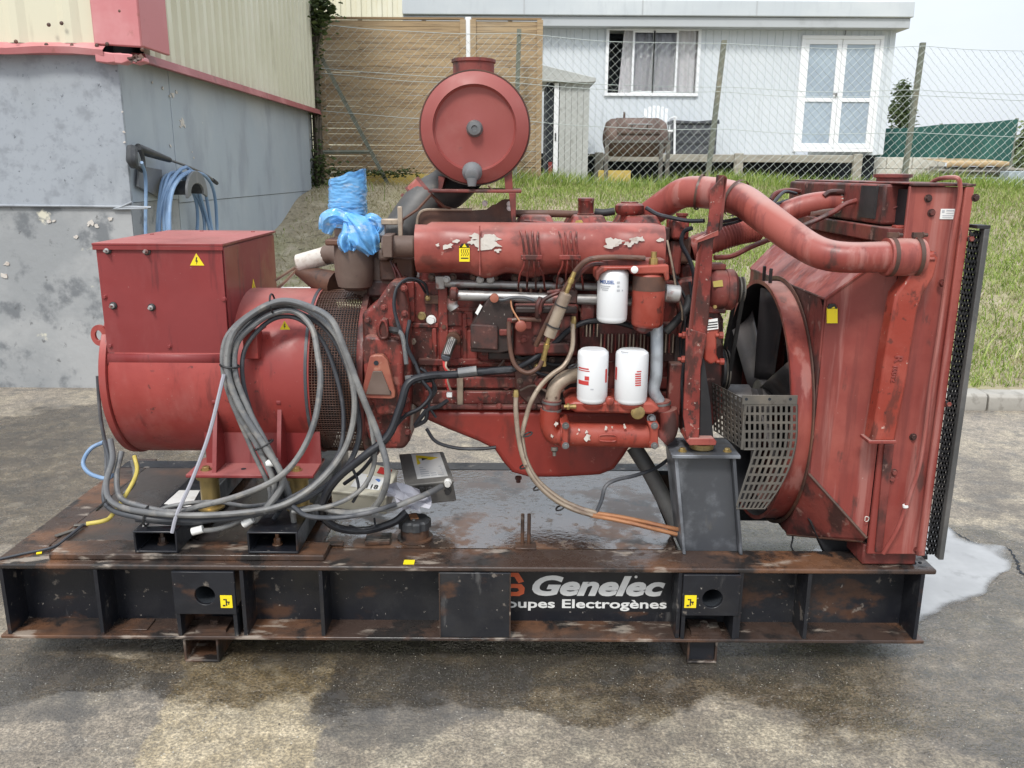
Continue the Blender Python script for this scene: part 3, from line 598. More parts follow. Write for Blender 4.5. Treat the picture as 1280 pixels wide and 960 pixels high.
# ---- pressure washer lance, hose and holder on the side wall
XH = XW + .02
hold = thing('hose_holder', PX(205, 250, XH), 'black plastic hose saddle screwed to the blue wall', 'hose holder')
def WX(u, v, off=.0): return PX(u, v, XH + off)
bm = BM(); c0 = WX(215, 232, .02)
def saddle(bm, ca, cb, r, w):
    pass
a = WX(211, 224, .01)
pts_o, pts_i = [], []
for i in range(13):
    t = math.pi * (1.05 - 1.1*i/12); pts_o.append(a + V(0, .16*math.cos(t), .09*math.sin(t)-.10)); pts_i.append(a + V(0, .14*math.cos(t), .07*math.sin(t)-.10))
prism(bm, pts_o + pts_i[::-1], (.20, 0, 0)); obj('saddle', bm, 'plastic_black', hold)
bm = BM(); pts_o, pts_i = [], []
for i in range(15):
    t = math.pi * (1.08 - 1.16*i/14); pts_o.append(a + V(.2, .22*math.cos(t), .165*math.sin(t)-.10)); pts_i.append(a + V(.2, .14*math.cos(t), .07*math.sin(t)-.10))
prism(bm, pts_o + pts_i[::-1], (.02, 0, 0)); obj('saddle_lip', bm, 'plastic_grey', hold, bevel=.004)
bm = BM(); prism(bm, [WX(172, 207), WX(200, 212), WX(203, 250), WX(170, 233)], (.015, 0, 0)); obj('back_plate', bm, 'plastic_grey', hold, bevel=.003)
hose = BM(); rr = random.Random(3)
ctr = a + V(.10, 0, -.42)
for k in range(6):
    ry = .40 + .05*rr.random() + .022*k; rz = .46 + .04*rr.random(); ox = -.06 + .028*k; pts = []
    for i in range(19):
        t = math.pi/2 + 2*math.pi*i/18; pts.append(ctr + V(ox + .02*math.sin(3*t+k), ry*math.cos(t) + .02*math.sin(2*t+k), rz*math.sin(t) + .02*math.cos(t*2+k)))
    tube(hose, pts, .0135, 8, 3)
tube(hose, [WX(177, 203, .10), WX(182, 225, .06), WX(182, 290, .05), WX(185, 330, .05)], .012, 8)
tag(obj('pressure_hose', hose, 'hose_blue'), 'coil of blue pressure hose hanging on the grey wall', 'hose')
ln = thing('washer_lance', WX(190, 210), 'black pressure washer gun and lance propped across the blue wall', 'pressure washer')
bm = BM(); tube(bm, [WX(172, 184, .03), WX(184, 190, .05), WX(212, 200, .08)], [.028, .034, .02], 10); obj('barrel', bm, 'plastic_black', ln)
bm = BM(); tube(bm, [WX(212, 200, .08), WX(237, 209, .10), WX(258, 219, .10), WX(267, 226, .10)], .010, 8); obj('lance_tube', bm, 'steel_grey', ln)
bm = BM(); tube(bm, [WX(266, 225, .10), WX(271, 229, .10)], .017, 8, smooth=False); obj('nozzle', bm, 'plastic_black', ln)
bm = BM(); tube(bm, [WX(165, 184, .04), WX(165, 200, .05), WX(168, 207, .05)], [.036, .04, .03], 8); tube(bm, [WX(168, 206, .05), WX(178, 213, .05), WX(179, 200, .05), WX(175, 186, .05)], .016, 8); obj('trigger_handle', bm, 'plastic_black', ln)

# ---- ivy climbing the far corner
def leaf_mass(bm, pts, n, spread, size, rr):
    for _ in range(n):
        c = Vector(rr.choice(pts)) + V(rr.gauss(0, spread[0]), rr.gauss(0, spread[1]), rr.gauss(0, spread[2]))
        M = (rot('Z', rr.uniform(0, 6.28)) @ rot('X', rr.uniform(-1.4, 1.4))); s = size * rr.uniform(.6, 1.3)
        vs = [c + M @ V(*q) for q in ((-.5*s, 0, 0), (0, -.35*s, .06*s), (.55*s, 0, 0), (0, .35*s, .06*s))]
        addf(bm, vs, [(0, 1, 2, 3)])
iv = thing('ivy', P(395, 236, 11.9), 'dark ivy climbing the corner post beside the cream cladding', 'ivy')
bm = BM(); rr = random.Random(5)
stem = PP([(396, 238), (394, 190), (397, 140), (395, 90), (398, 40), (400, -10)], 11.95)
tube(bm, stem, .022, 6); tube(bm, [p + V(.04*math.sin(i*2), -.03, 0) for i, p in enumerate(stem)], .014, 6); obj('stem', bm, 'bark', iv)
bm = BM(); leaf_mass(bm, crom(stem, 8), 420, (.045, .05, .06), .06, rr)
leaf_mass(bm, PP([(403, 5), (407, 15), (398, 12), (411, 8), (402, 20), (399, 30)], 11.85), 380, (.07, .07, .10), .08, rr)
leaf_mass(bm, PP([(392, 225), (400, 215), (408, 200), (396, 205), (388, 232), (402, 232)], 11.85), 320, (.10, .08, .08), .06, rr)
leaf_mass(bm, PP([(420+8*i, 216+1.5*math.sin(i)) for i in range(13)], 12.05), 420, (.06, .05, .025), .05, rr); obj('leaves', bm, 'ivy_leaves', iv, smooth=0, kind='stuff')
bm = BM(); bx(bm, P(388, 100, 12).x, P(398, 100, 12).x, 11.98, 12.10, 1.3, 4.6)
tag(obj('corner_post', bm, 'bark', bevel=.01), 'dark weathered post wrapped in ivy beside the workshop corner', 'post')

# ================================================================== timber fence (behind the wire)
YT = 12.45
def timber(u0, u1, label, zt0):
    x0 = P(u0, 100, YT).x; x1 = P(u1, 100, YT).x; z0 = 1.50; z1 = zt0
    t = thing('timber_fence_panel', ((x0+x1)/2, YT, z0), label, 'fence', 'timber fence panels behind the wire fence')
    n = 28; ph = (z1 - z0) / n; proto = None
    for i in range(n):
        c = V((x0+x1)/2 + rng.uniform(-.006, .006), YT + rng.uniform(-.004, .004), z0 + ph*(i+.5))
        bm = BM(); box(bm, c, (x1-x0-.02, .018, ph*.97 + rng.uniform(-.004, .002)), rot('Y', rng.uniform(-.003, .003))); obj('slat', bm, 'timber', t, bevel=.002)
    for f in ((.28, .72) if u1-u0 > 120 else (.55,)):
        bm = BM(); xx = x0 + (x1-x0)*f; bx(bm, xx-.03, xx+.03, YT+.025, YT+.06, z0-.02, z1+.01); obj('batten', bm, 'timber_dark', t)
    for xx in (x0+.02, x1-.02):
        bm = BM(); bx(bm, xx-.04, xx+.04, YT-.035, YT-.012, z0-.05, z1+.015); obj('edge_board', bm, 'timber', t, bevel=.003)
    bm = BM(); bx(bm, x0, x1, YT-.03, YT+.05, z1+.016, z1+.04); obj('cap_rail', bm, 'timber_dark', t)
ztp = P(540, 26, YT).z
timber(402, 581, 'wide panel of tan horizontal timber slats beside the ivy', ztp)
timber(590, 676, 'narrow panel of tan horizontal timber slats next to the metal shed', ztp)
bm = BM(); bx(bm, P(582, 60, YT).x, P(589, 60, YT).x, YT-.02, YT+.04, 1.4, ztp+.05); tag(obj('fence_post', bm, 'pvc_white', bevel=.004), 'white post in the gap between the two timber panels', 'post')
bm = BM(); q0 = P(455, 222, 12.35); q1 = P(610, 226, 12.35); prism(bm, [V(q0.x, 12.35, 1.37), V(q1.x, 12.35, 1.37), V(q1.x, 12.35, 1.55), V(q0.x, 12.35, 1.56)], (0, .05, 0))
tag(obj('plank', bm, 'timber_yellow', bevel=.004), 'yellow plank standing on edge below the timber fence', 'plank')
bm = BM(); box(bm, P(484, 244, 11.9), (.11, .10, .09), rot('Z', .3)); tag(obj('concrete_lump', bm, 'concrete', bevel=.02), 'broken concrete lump at the foot of the diagonal brace', 'stone')
bm = BM()
# ================================================================== wire fence
YF = 12.1
wf = thing('wire_fence', (2.5, YF, 1.4), 'chain link wire fence with green posts across the bank', 'fence')
def steel_post(ub, vb, ut, vt, w=.055, name='post'):
    bm = BM(); a = P(ub, vb, YF); b = P(ut, vt, YF); a = a + (a-b)*.06; d = (b-a).normalized()
    prism(bm, [a+V(-w/2, 0, 0), a+V(w/2, 0, 0), a+V(w/2, .006, 0), a+V(-w/2+.007, .006, 0), a+V(-w/2+.007, w, 0), a+V(-w/2, w, 0)], b-a); obj(name, bm, 'post_green', wf)
steel_post(884, 232, 906, 50, .062); steel_post(1130, 232, 1155, 53, .062); steel_post(643, 236, 649, 36, .06); steel_post(1395, 232, 1428, 56, .062)
steel_post(490, 240, 402, 72, .06, 'brace'); bm = BM(); tube(bm, [P(404, 190, YF), P(462, 190, YF)], .028, 6, smooth=False); obj('brace_rail', bm, 'post_green', wf)
def fence_top(x):                                     # mesh sags between posts
    s = [P(399, 30, YF), P(647, 42, YF), P(906, 54, YF), P(1155, 58, YF), P(1428, 62, YF)]
    for p, q in zip(s, s[1:]):
        if x <= q.x:
            t = (x-p.x)/(q.x-p.x); return p.z + (q.z-p.z)*t - .045*math.sin(math.pi*max(0, t))
    return s[-1].z
bm = BM(); xa = P(402, 100, YF).x; xb = P(1425, 100, YF).x; pit = .056; x = xa; n = int((xb-xa)/pit*1)
vs = []; fs = []
def wire(pts, r):
    base = len(vs)
    for i, p in enumerate(pts):
        vs.extend([(p[0]-r, p[1], p[2]), (p[0]+r*.5, p[1]-r, p[2]), (p[0]+r*.5, p[1]+r, p[2])])
        if i:
            o_ = base + 3*i
            for j in range(3): fs.append((o_-3+j, o_-3+(j+1) % 3, o_+(j+1) % 3, o_+j))
hh = pit*1.0
for i in range(n):
    x = xa + pit*i; zt_ = fence_top(x); z0 = bank_z(x, YF) - .02; m_ = int((zt_-z0)/hh)+1; pts = []
    for j in range(m_+1):
        z = zt_ - j*hh; xx = x + (pit/2 if ((j+i) % 2) else -pit/2)*.99 + .010*math.sin(z*2+x*.7)
        pts.append((xx, YF-.01 + (.006 if i % 2 else -.006), z))
    wire(pts, .0029)
me = bpy.data.meshes.new('wire_mesh'); me.from_pydata(vs, [], fs); me.materials.append(MT['wire'])
o = bpy.data.objects.new('wire_mesh', me); SC.collection.objects.link(o); o.parent = wf; o.location = -wl(wf); o['kind'] = 'stuff'
for k, dv in enumerate((0, .55, 1.1, .62)):
    bm = BM(); tube(bm, [V(xa + (xb-xa)*i/60, YF-.018, fence_top(xa+(xb-xa)*i/60) - dv - .005*math.sin(i*.7+k)) for i in range(61)], .0038, 4, smooth=False); obj('tension_wire', bm, 'wire', wf)

# ================================================================== white cabin
YC = 16.5
cb = thing('portable_cabin', P(820, 232, YC), 'white portable cabin with wide window and glazed double door', 'cabin')
def CX(u, v=120, y=YC): return P(u, v, y).x
def CZ(v, u=820, y=YC): return P(u, v, y).z
zb, zt = CZ(192), CZ(24); xl, xr = CX(508), CX(1110, 120)
wx0, wx1, wz0, wz1 = CX(760, 78), CX(871, 78), CZ(117), CZ(38)
dx0, dx1, dz0, dz1 = CX(1000, 120), CX(1093, 120), CZ(188, 1045), CZ(49, 1045)
bm = BM(); 
for (a, b, c, d) in ((xl, wx0, zb, zt), (wx0, wx1, zb, wz0), (wx0, wx1, wz1, zt), (wx1, dx0, zb, zt), (dx0, dx1, dz1, zt), (dx1, xr, zb, zt)):
    ribs(bm, (a, YC, 0), (b, YC, 0), c, d, (0, -1, 0), .14, .118, .010, .006)
obj('ribbed_wall', bm, 'cabin_white', cb, smooth=20)
bm = BM(); bx(bm, xr-.05, xr, YC+.004, YC+4, zb, zt); obj('end_wall', bm, 'cabin_white', cb)
bm = BM(); bx(bm, xr-.09, xr+.02, YC-.025, YC+.02, zb, zt); obj('corner_post', bm, 'cabin_white', cb, bevel=.01)
bm = BM(); bx(bm, xl, xr+.14, YC-.28, YC+4.2, CZ(37), CZ(24)); obj('roof_gutter', bm, 'cabin_grey', cb, bevel=.015)
bm = BM(); bx(bm, xl, xr+.17, YC-.33, YC+4.3, CZ(23.8), CZ(4)); obj('roof_fascia', bm, 'cabin_roof', cb, bevel=.015)
for uu in (655, 800, 940):
    bm = BM(); bx(bm, CX(uu, 12)-.012, CX(uu, 12)+.012, YC-.336, YC-.33, CZ(23), CZ(5)); obj('fascia_joint', bm, 'cabin_grey', cb)
def frame_bars(bm, x0, x1, z0, z1, w, y0, y1):
    bx(bm, x0, x1, y0, y1, z0, z0+w); bx(bm, x0, x1, y0, y1, z1-w, z1); bx(bm, x0, x0+w, y0, y1, z0+w, z1-w); bx(bm, x1-w, x1, y0, y1, z0+w, z1-w)
bm = BM(); frame_bars(bm, wx0-.05, wx1+.05, wz0-.05, wz1+.05, .055, YC-.05, YC+.03); win = obj('window', bm, 'pvc_white', cb, bevel=.006)
ww = wx1-wx0
for k, (a, b, yy) in enumerate(((.0, .52, .0), (.27, .52, -.018), (.50, .78, -.018), (.50, 1.0, .0))):
    if k in (1, 2):
        bm = BM(); frame_bars(bm, wx0+ww*a, wx0+ww*b, wz0+.006, wz1-.006, .035, YC-.02+yy*.4, YC+.005); obj('sash', bm, 'pvc_white', win)
    bm = BM(); bx(bm, wx0+ww*a+.02, wx0+ww*b-.02, YC+.010+.004*k, YC+.012+.004*k, wz0+.01, wz1-.01); obj('pane', bm, 'glass_clear', win, smooth=0)
bm = BM(); n = 60; lo, hi = [], []
for i in range(n+1):
    t = i/n; x = wx0 + ww*(.155 + .855*t); y = YC + .075 + .018*math.sin(t*70) + .012*math.sin(t*33); lo.append(bm.verts.new((x - (.05*(1-t)), y, wz0-.1))); hi.append(bm.verts.new((x + .04*(1-t), y, wz1+.1)))
for i in range(n): bm.faces.new((lo[i], lo[i+1], hi[i+1], hi[i]))
obj('curtain', bm, 'curtain', cb)
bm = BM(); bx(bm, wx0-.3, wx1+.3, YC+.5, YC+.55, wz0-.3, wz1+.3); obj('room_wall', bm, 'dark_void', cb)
bm = BM(); frame_bars(bm, dx0-.06, dx1+.06, dz0-.03, dz1+.06, .065, YC-.05, YC+.03); obj('door_frame', bm, 'pvc_white', cb, bevel=.006)
dm = (dx0+dx1)/2
for s, (a, b) in enumerate(((dx0+.006, dm-.003), (dm+.003, dx1-.006))):
    bm = BM(); zm = dz0 + (dz1-dz0)*.46
    frame_bars(bm, a, b, dz0+.04, dz1-.006, .085, YC-.035, YC+.01); bx(bm, a+.085, b-.085, YC-.032, YC+.008, zm-.035, zm+.035); d = obj('door', bm, 'pvc_white', cb, bevel=.005)
    for z0, z1 in ((dz0+.125, zm-.035), (zm+.035, dz1-.091)):
        bm = BM(); bx(bm, a+.085, b-.085, YC-.012, YC-.002, z0, z1); obj('pane', bm, 'glass', d, smooth=0)
    if s == 0:
        bm = BM(); bx(bm, dm-.05, dm-.03, YC-.07, YC-.036, zm+.05, zm+.12); bx(bm, dm-.11, dm-.03, YC-.085, YC-.07, zm+.09, zm+.11); obj('handle', bm, 'steel_grey', d)
bm = BM(); tube(bm, PP([(1053, 32), (1057, 38), (1056, 44), (1052, 48)], YC-.04), .008, 5); obj('cable_tail', bm, 'plastic_grey', cb)
bm = BM(); bx(bm, xl, xr, YC+.3, YC+.34, 1.2, zb); obj('underside_shade', bm, 'dark_void', cb)  # black panel that paints in the shade of the recess under the cabin
# deck in front of the cabin
dk = thing('timber_deck', P(900, 230, 15.5), 'low weathered timber deck in front of the white cabin', 'deck')
YD = 15.3; zd = P(900, 193, YD).z; xd0, xd1 = P(742, 195, YD).x, P(1078, 195, YD).x
for i in range(7):
    bm = BM(); bx(bm, xd0, xd1, YD+.17*i, YD+.17*i+.155, zd-.025, zd); obj('board', bm, 'deck_timber', dk, bevel=.003)
bm = BM(); bx(bm, xd0, xd1-.02, YD-.05, YD-.004, zd-.13, zd-.004); obj('beam', bm, 'deck_timber', dk, bevel=.006)
for u in (748, 922, 1070):
    bm = BM(); xx = P(u, 210, YD-.06).x; bx(bm, xx-.075, xx+.075, YD-.13, YD-.055, 1.2, zd+.02); obj('leg', bm, 'deck_timber', dk, bevel=.008)
bm = BM(); bx(bm, xd0+.05, xd1-.1, YD+.6, YD+.63, 1.2, zd-.14); obj('under_deck_shade', bm, 'dark_void', dk)  # black panel standing in for the shaded void under the deck
# ---- metal shed
YS = 14.2; sh = thing('garden_shed', P(706, 230, YS), 'small pale green metal garden shed with sliding door ajar', 'shed')
sx0, sx1 = P(683, 160, YS).x, P(736, 160, YS).x; sz1 = P(736, 99, YS).z; szl = P(683, 82, YS).z
for i in range(5):
    bm = BM(); a = sx0 + (sx1-sx0)*(.30 + .14*i); bx(bm, a, a + (sx1-sx0)*.135, YS-.02, YS+.01, 1.25, sz1); obj('wall_panel', bm, 'shed_metal', sh, bevel=.004)
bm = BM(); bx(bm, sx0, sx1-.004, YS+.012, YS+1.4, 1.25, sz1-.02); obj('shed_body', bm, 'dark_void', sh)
bm = BM(); prism(bm, [V(sx0-.1, YS-.12, szl), V(sx1+.08, YS-.12, sz1+.01), V(sx1+.08, YS-.12, sz1-.05), V(sx1-.02, YS-.12, sz1-.06), V(sx0-.1, YS-.12, sz1-.05)], (0, 1.7, 0)); obj('roof', bm, 'shed_metal', sh, bevel=.006)
bm = BM(); bx(bm, sx0+(sx1-sx0)*.17, sx0+(sx1-sx0)*.28, YS-.045, YS+.0, 1.27, sz1-.06); dd = obj('door', bm, 'pvc_white', sh, bevel=.006)
bm = BM(); bx(bm, sx0+(sx1-sx0)*.20, sx0+(sx1-sx0)*.23, YS-.06, YS-.046, 2.08, 2.2); obj('handle', bm, 'plastic_black', dd)
bm = BM(); bx(bm, sx0+(sx1-sx0)*.06, sx0+(sx1-sx0)*.15, YS-.03, YS+.005, 1.27, 1.75); obj('red_board', bm, 'red_box', sh)
# ---- barrel barbecue
YB = 14.4; bq = thing('barrel_barbecue', P(794, 230, YB), 'brown rusty barrel barbecue with lid on a steel stand', 'barbecue')
b0, b1 = P(754, 172, YB), P(834, 172, YB); r = .30; bm = BM(); h = b1.x-b0.x
lathe(bm, (b0.x, YB, b0.z), (1, 0, 0), [(0, .10), (.04, .24), (.12, .295), (.2, r), (h-.2, r), (h-.12, .295), (h-.04, .24), (h, .10)], 24); obj('barrel', bm, 'bbq_rust', bq)
bm = BM()
vs_, n = [], 9
for x in (b0.x+.19, b1.x-.17):
    for i in range(n):
        t = R(8 + 62*i/(n-1)); vs_.append(V(x, YB - .312*math.cos(t), b0.z + .312*math.sin(t)))
addf(bm, vs_, [(i, i+1, n+i+1, n+i) for i in range(n-1)]); o = obj('lid', bm, 'bbq_rust', bq); sm = o.modifiers.new('solid', 'SOLIDIFY'); sm.thickness = .012
bm = BM(); tube(bm, [V(b0.x+.35, YB-.36, b0.z+.19), V(b1.x-.3, YB-.36, b0.z+.19)], .014, 6, smooth=False)
for xx in (b0.x+.42, b1.x-.38): tube(bm, [V(xx, YB-.36, b0.z+.19), V(xx, YB-.28, b0.z+.14)], .01, 5, smooth=False)
obj('lid_handle', bm, 'steel_grey', bq)
bm = BM(); bx(bm, b0.x+.02, b1.x-.02, YB-.34, YB-.30, b0.z-.09, b0.z-.05); obj('front_rail', bm, 'guard_grey', bq)
for xx in (b0.x+.03, b1.x-.14, b1.x-.03):
    bm = BM(); bx(bm, xx-.03, xx+.03, YB-.33, YB-.28, 1.25, b0.z-.05); obj('leg', bm, 'guard_grey', bq)
bm = BM(); tube(bm, [V(b0.x+.33, YB, b0.z+.26), V(b0.x+.33, YB, b0.z+.40)], .02, 6, smooth=False); obj('chimney', bm, 'bbq_rust', bq)
bm = BM(); q = P(768, 225, 14.1); bx(bm, q.x-.26, q.x+.26, 14.1, 14.2, 1.3, P(768, 213, 14.1).z); tag(obj('timber_block', bm, 'timber_yellow', bevel=.006), 'pale timber block on the grass under the barbecue', 'timber block')
# ---- white plastic chair behind the barbecue
ch = thing('garden_chair', P(830, 190, 15.6), 'white plastic slatted garden chair behind the barbecue', 'chair')
yc = 15.7; cz = zd; cxm = P(822, 170, yc).x
for i in range(6):
    bm = BM(); bx(bm, cxm-.22+.075*i, cxm-.22+.075*i+.05, yc+.25, yc+.275, cz+.42, cz+.80+.05*math.sin(math.pi*i/5)); obj('back_slat', bm, 'pvc_white', ch, bevel=.006)
bm = BM(); bx(bm, cxm-.24, cxm+.24, yc-.2, yc+.28, cz+.38, cz+.41); obj('seat', bm, 'pvc_white', ch, bevel=.008)
for sx in (-.25, .25):
    bm = BM(); tube(bm, [V(cxm+sx, yc+.25, cz+.62), V(cxm+sx*1.05, yc-.05, cz+.63), V(cxm+sx*1.05, yc-.26, cz+.62)], .022, 6); obj('armrest', bm, 'pvc_white', ch)
    for yy in (-.2, .25):
        bm = BM(); tube(bm, [V(cxm+sx*1.02, yc+yy, cz+.62), V(cxm+sx*1.1, yc+yy*1.1, cz)], .02, 6, smooth=False); obj('leg', bm, 'pvc_white', ch)
bn = thing('storage_chest', P(868, 190, 15.9), 'dark blue grey storage chest against the cabin wall', 'chest')
q0, q1 = P(838, 170, 15.9), P(893, 170, 15.9)
bm = BM(); bx(bm, q0.x, q1.x, 15.7, 16.2, zd+.002, P(868, 156, 15.9).z); obj('chest_body', bm, 'cable_dark', bn, bevel=.015)
bm = BM(); prism(bm, [V(q0.x-.03, 15.67, P(868, 155.5, 15.9).z), V(q1.x+.03, 15.67, P(868, 155.5, 15.9).z), V(q1.x+.02, 15.67, P(868, 150, 15.9).z), V((q0.x+q1.x)/2, 15.67, P(868, 152.5, 15.9).z), V(q0.x-.02, 15.67, P(868, 151, 15.9).z)], (0, .55, 0)); obj('chest_lid', bm, 'cable_dark', bn, bevel=.01)
for zz in (.18, .34): 
    bm = BM(); bx(bm, q0.x+.03, q1.x-.03, 15.69, 15.699, zd+zz, zd+zz+.02); obj('groove_strip', bm, 'plastic_black', bn)

# ---- far building behind the timber fence
fb = thing('clad_building', P(465, 100, 22), 'cream ribbed metal building rising behind the timber fence', 'building')
bm = BM(); ribs(bm, (P(380, 10, 22).x, 22, 0), (P(514, 10, 22).x, 22, 0), 1.3, 6.4, (0, -1, 0), .25, .1, .04); obj('cladding_sheet', bm, 'clad_cream', fb, smooth=20)
bm = BM(); bx(bm, P(380, 10, 22).x, P(514, 10, 22).x, 22.05, 30, 1.3, 6.4); obj('building_body', bm, 'clad_cream', fb)

# ---- right background: block wall, net, stacked timber
bw = thing('block_wall', P(1130, 228, 17), 'low pale block wall under the green netting', 'wall')
x0, x1 = P(1076, 210, 17).x, P(1182, 210, 17).x; zt_ = P(1130, 196, 17).z; rows = 3; hh_ = (zt_-1.25)/rows
for r_ in range(rows):
    x = x0 - (.2 if r_ % 2 else 0)
    while x < x1:
        a, b = max(x, x0), min(x+.49, x1)
        if b-a > .06:
            bm = BM(); bx(bm, a, b-.012, 17+rng.uniform(0, .006), 17.2, 1.25+hh_*r_, 1.25+hh_*(r_+1)-.010); obj('block', bm, 'block_wall', bw, bevel=.005)
        x += .5
bm = BM(); bx(bm, x0, x1-.01, 17.02, 17.18, 1.25, zt_-.012); obj('mortar', bm, 'concrete', bw)
net = thing('windbreak_net', P(1185, 205, 17.4), 'dark green windbreak netting stretched between posts', 'netting')
tl, tr, br, bl = P(1099, 161, 18.0), P(1273, 149, 16.2), P(1263, 201, 16.2), P(1094, 196, 18.0); bm = BM(); n = 24; top, bot = [], []
for i in range(n+1):
    t = i/n; a = tl.lerp(tr, t) + V(0, 0, -.02*math.sin(math.pi*t*2)**2); b = bl.lerp(br, t); y = .006*math.sin(t*40); top.append(bm.verts.new(a + V(0, y, 0))); bot.append(bm.verts.new(b + V(0, y, 0)))
for i in range(n): bm.faces.new((bot[i], bot[i+1], top[i+1], top[i]))
o = obj('net_sheet', bm, 'net_green', net, smooth=0); o.modifiers.new('solid', 'SOLIDIFY').thickness = .006
for t in (0, .48, 1):
    bm = BM(); a = tl.lerp(tr, t); tube(bm, [V(a.x, a.y+.05, 1.2), a + V(0, .05, .02)], .03, 6, smooth=False); obj('post', bm, 'post_green', net)
bm = BM(); n = 40; y0 = 15.8; xa_, xb_ = P(1184, 204, y0).x, P(1262, 204, y0).x; r0, r1, r2 = [], [], []
for i in range(n+1):
    t = i/n; x = xa_ + (xb_-xa_)*t; s = .035*abs(math.sin(t*math.pi*3.5)); z = P(1200, 203 - 1*t, y0).z
    r0.append(bm.verts.new((x, y0, z - .10 + s))); r1.append(bm.verts.new((x, y0+.01, z))); r2.append(bm.verts.new((x, y0+1.0, z+.08)))
for i in range(n): bm.faces.new((r0[i], r0[i+1], r1[i+1], r1[i])); bm.faces.new((r1[i], r1[i+1], r2[i+1], r2[i]))
o = tag(obj('awning_sheet', bm, 'tan_sheet'), 'tan scalloped sheet covering the timber stack', 'awning'); o.modifiers.new('solid', 'SOLIDIFY').thickness = .008
rr = random.Random(11)
stk = thing('timber_stack', P(1225, 238, 15.7), 'stack of grey timbers and boards beneath the tan sheet', 'timber stack')
for i in range(14):
    u = 1165 + rr.random()*70; v = 212 + 2.1*i; w_ = .9 + rr.random()*1.3; c = P(u+25, v, 15.6 + .4*rr.random())
    bm = BM(); box(bm, c, (w_, .10 + .1*rr.random(), .028 + .02*rr.random()), rot('Z', rr.uniform(-.15, .15)) @ rot('Y', rr.uniform(-.03, .03))); obj('board', bm, rr.choice(['far_timber', 'far_timber', 'far_metal', 'deck_timber']), stk, bevel=.003)
bm = BM(); bx(bm, P(1180, 220, 15.9).x, P(1268, 220, 15.9).x, 15.95, 16.5, 1.25, P(1200, 208, 15.9).z); obj('stack_core', bm, 'far_timber', stk)
bm = BM(); bx(bm, P(1258, 214, 15.2).x, P(1290, 214, 15.2).x, 15.1, 15.4, P(1270, 240, 15.2).z-.1, P(1270, 214, 15.2).z); tag(obj('metal_bin', bm, 'far_metal', bevel=.01), 'small grey metal crate beside the timber stack', 'crate')
# ---- trees
def tree(name, base, h, rad, label, leafm, seed, n, size, conic=True):
    t = thing(name, base, label, 'tree'); rr = random.Random(seed); bm = BM(); base = Vector(base)
    tube(bm, [base, base+V(.05*h*.1, 0, h*.5), base+V(0, 0, h*.92)], [rad*.13, rad*.08, rad*.02], 7)
    for i in range(12):
        z = h*(.2+.06*i); a = i*2.4; rz = rad*(1-z/h)*1.1; tube(bm, [base+V(0, 0, z), base+V(rz*.6*math.cos(a), rz*.6*math.sin(a), z+rz*.3), base+V(rz*math.cos(a), rz*math.sin(a), z+rz*.8)], [rad*.04, rad*.025, rad*.008], 5)
    obj('trunk', bm, 'bark', t)
    bm = BM(); cl = []
    for i in range(70):
        f = rr.random()**.8; z = h*(.10+.9*f); rz = rad*((1-f)**.6 if conic else math.sin(math.pi*(.15+.8*f)))*rr.uniform(.5, 1.05); a = rr.uniform(0, 6.28); cl.append(base+V(rz*math.cos(a), rz*math.sin(a), z))
    leaf_mass(bm, cl, n, (rad*.16, rad*.16, rad*.20), size, rr); obj('crown', bm, leafm, t, smooth=0, kind='stuff')
q = P(1119, 205, 42); tree('conifer_tree', (q.x, 42, 1.4), P(1119, 107, 42).z-1.4, .85, 'conical green tree rising beyond the cabin corner', 'tree_leaves', 3, 3800, .16)
q = P(1283, 210, 26); tree('shrub', (q.x, 26, 1.4), P(1283, 160, 26).z-1.4, .55, 'pale green shrub at the right edge beyond the netting', 'bush_leaves', 4, 1800, .14, False)
q = P(1300, 218, 24); tree('shrub', (q.x, 24, 1.4), P(1300, 190, 24).z-1.4, 1.1, 'broad pale bush low at the right edge of the yard', 'bush_leaves', 9, 2600, .13, False)
# ================================================================== generating set
YA = 2.5                                             # front face of the steel skid
zT, zB = P(600, 709, YA).z, P(600, 801, YA).z
xL, xR = P(-3, 756, YA).x, P(1161, 756, YA).x; YBK = 3.52
gs = thing('generator_set', ((xL+xR)/2, (YA+YBK)/2, zB), 'worn red diesel generating set on a rusty black skid in the wet yard', 'generator')
WEB = 2.61
def XU(u, v=756, Y=YA): return P(u, v, Y).x

# ---- skid frame
bm = BM(); prism(bm, [V(xL, WEB, zB+.012), V(xR, WEB, zB+.012), V(xR, WEB, zT-.018), V(xL, WEB, zT-.018)], (0, .012, 0))
fr = obj('skid_frame', bm, 'black_frame', gs)
def part(name, bm, m, **k): return obj(name, bm, m, fr, **k)
bm = BM(); bx(bm, xL-.006, xR+.012, YA, WEB+.03, zT-.018, zT); part('top_flange', bm, 'rust_flange', bevel=.006, seg=3)
bm = BM(); bx(bm, xL-.004, xR, YA-.004, WEB+.03, zB, zB+.012); part('bottom_flange', bm, 'rust_flange', bevel=.003)
bm = BM(); bx(bm, xL, xR, YBK-.012, YBK, zB, zT-.02); bx(bm, xL, xR, YBK-.1, YBK-.012, zT-.018, zT); part('rear_rail', bm, 'black_frame')
bm = BM(); bx(bm, xL, xL+.012, WEB+.03, YBK-.11, zB, zT-.02); part('end_rail', bm, 'black_frame')
bm = BM(); bx(bm, xL-.006, xL+.11, WEB+.032, YBK+.02, zT-.014, zT-.001); part('end_flange', bm, 'rust_flange', bevel=.003)
bm = BM(); bx(bm, xR-.012, xR, WEB+.03, YBK-.11, zB, zT-.02); part('end_rail', bm, 'black_frame')
bm = BM(); bx(bm, xR-.10, xR+.01, WEB+.032, YBK+.02, zT-.014, zT-.001); part('end_flange', bm, 'rust_flange', bevel=.003)
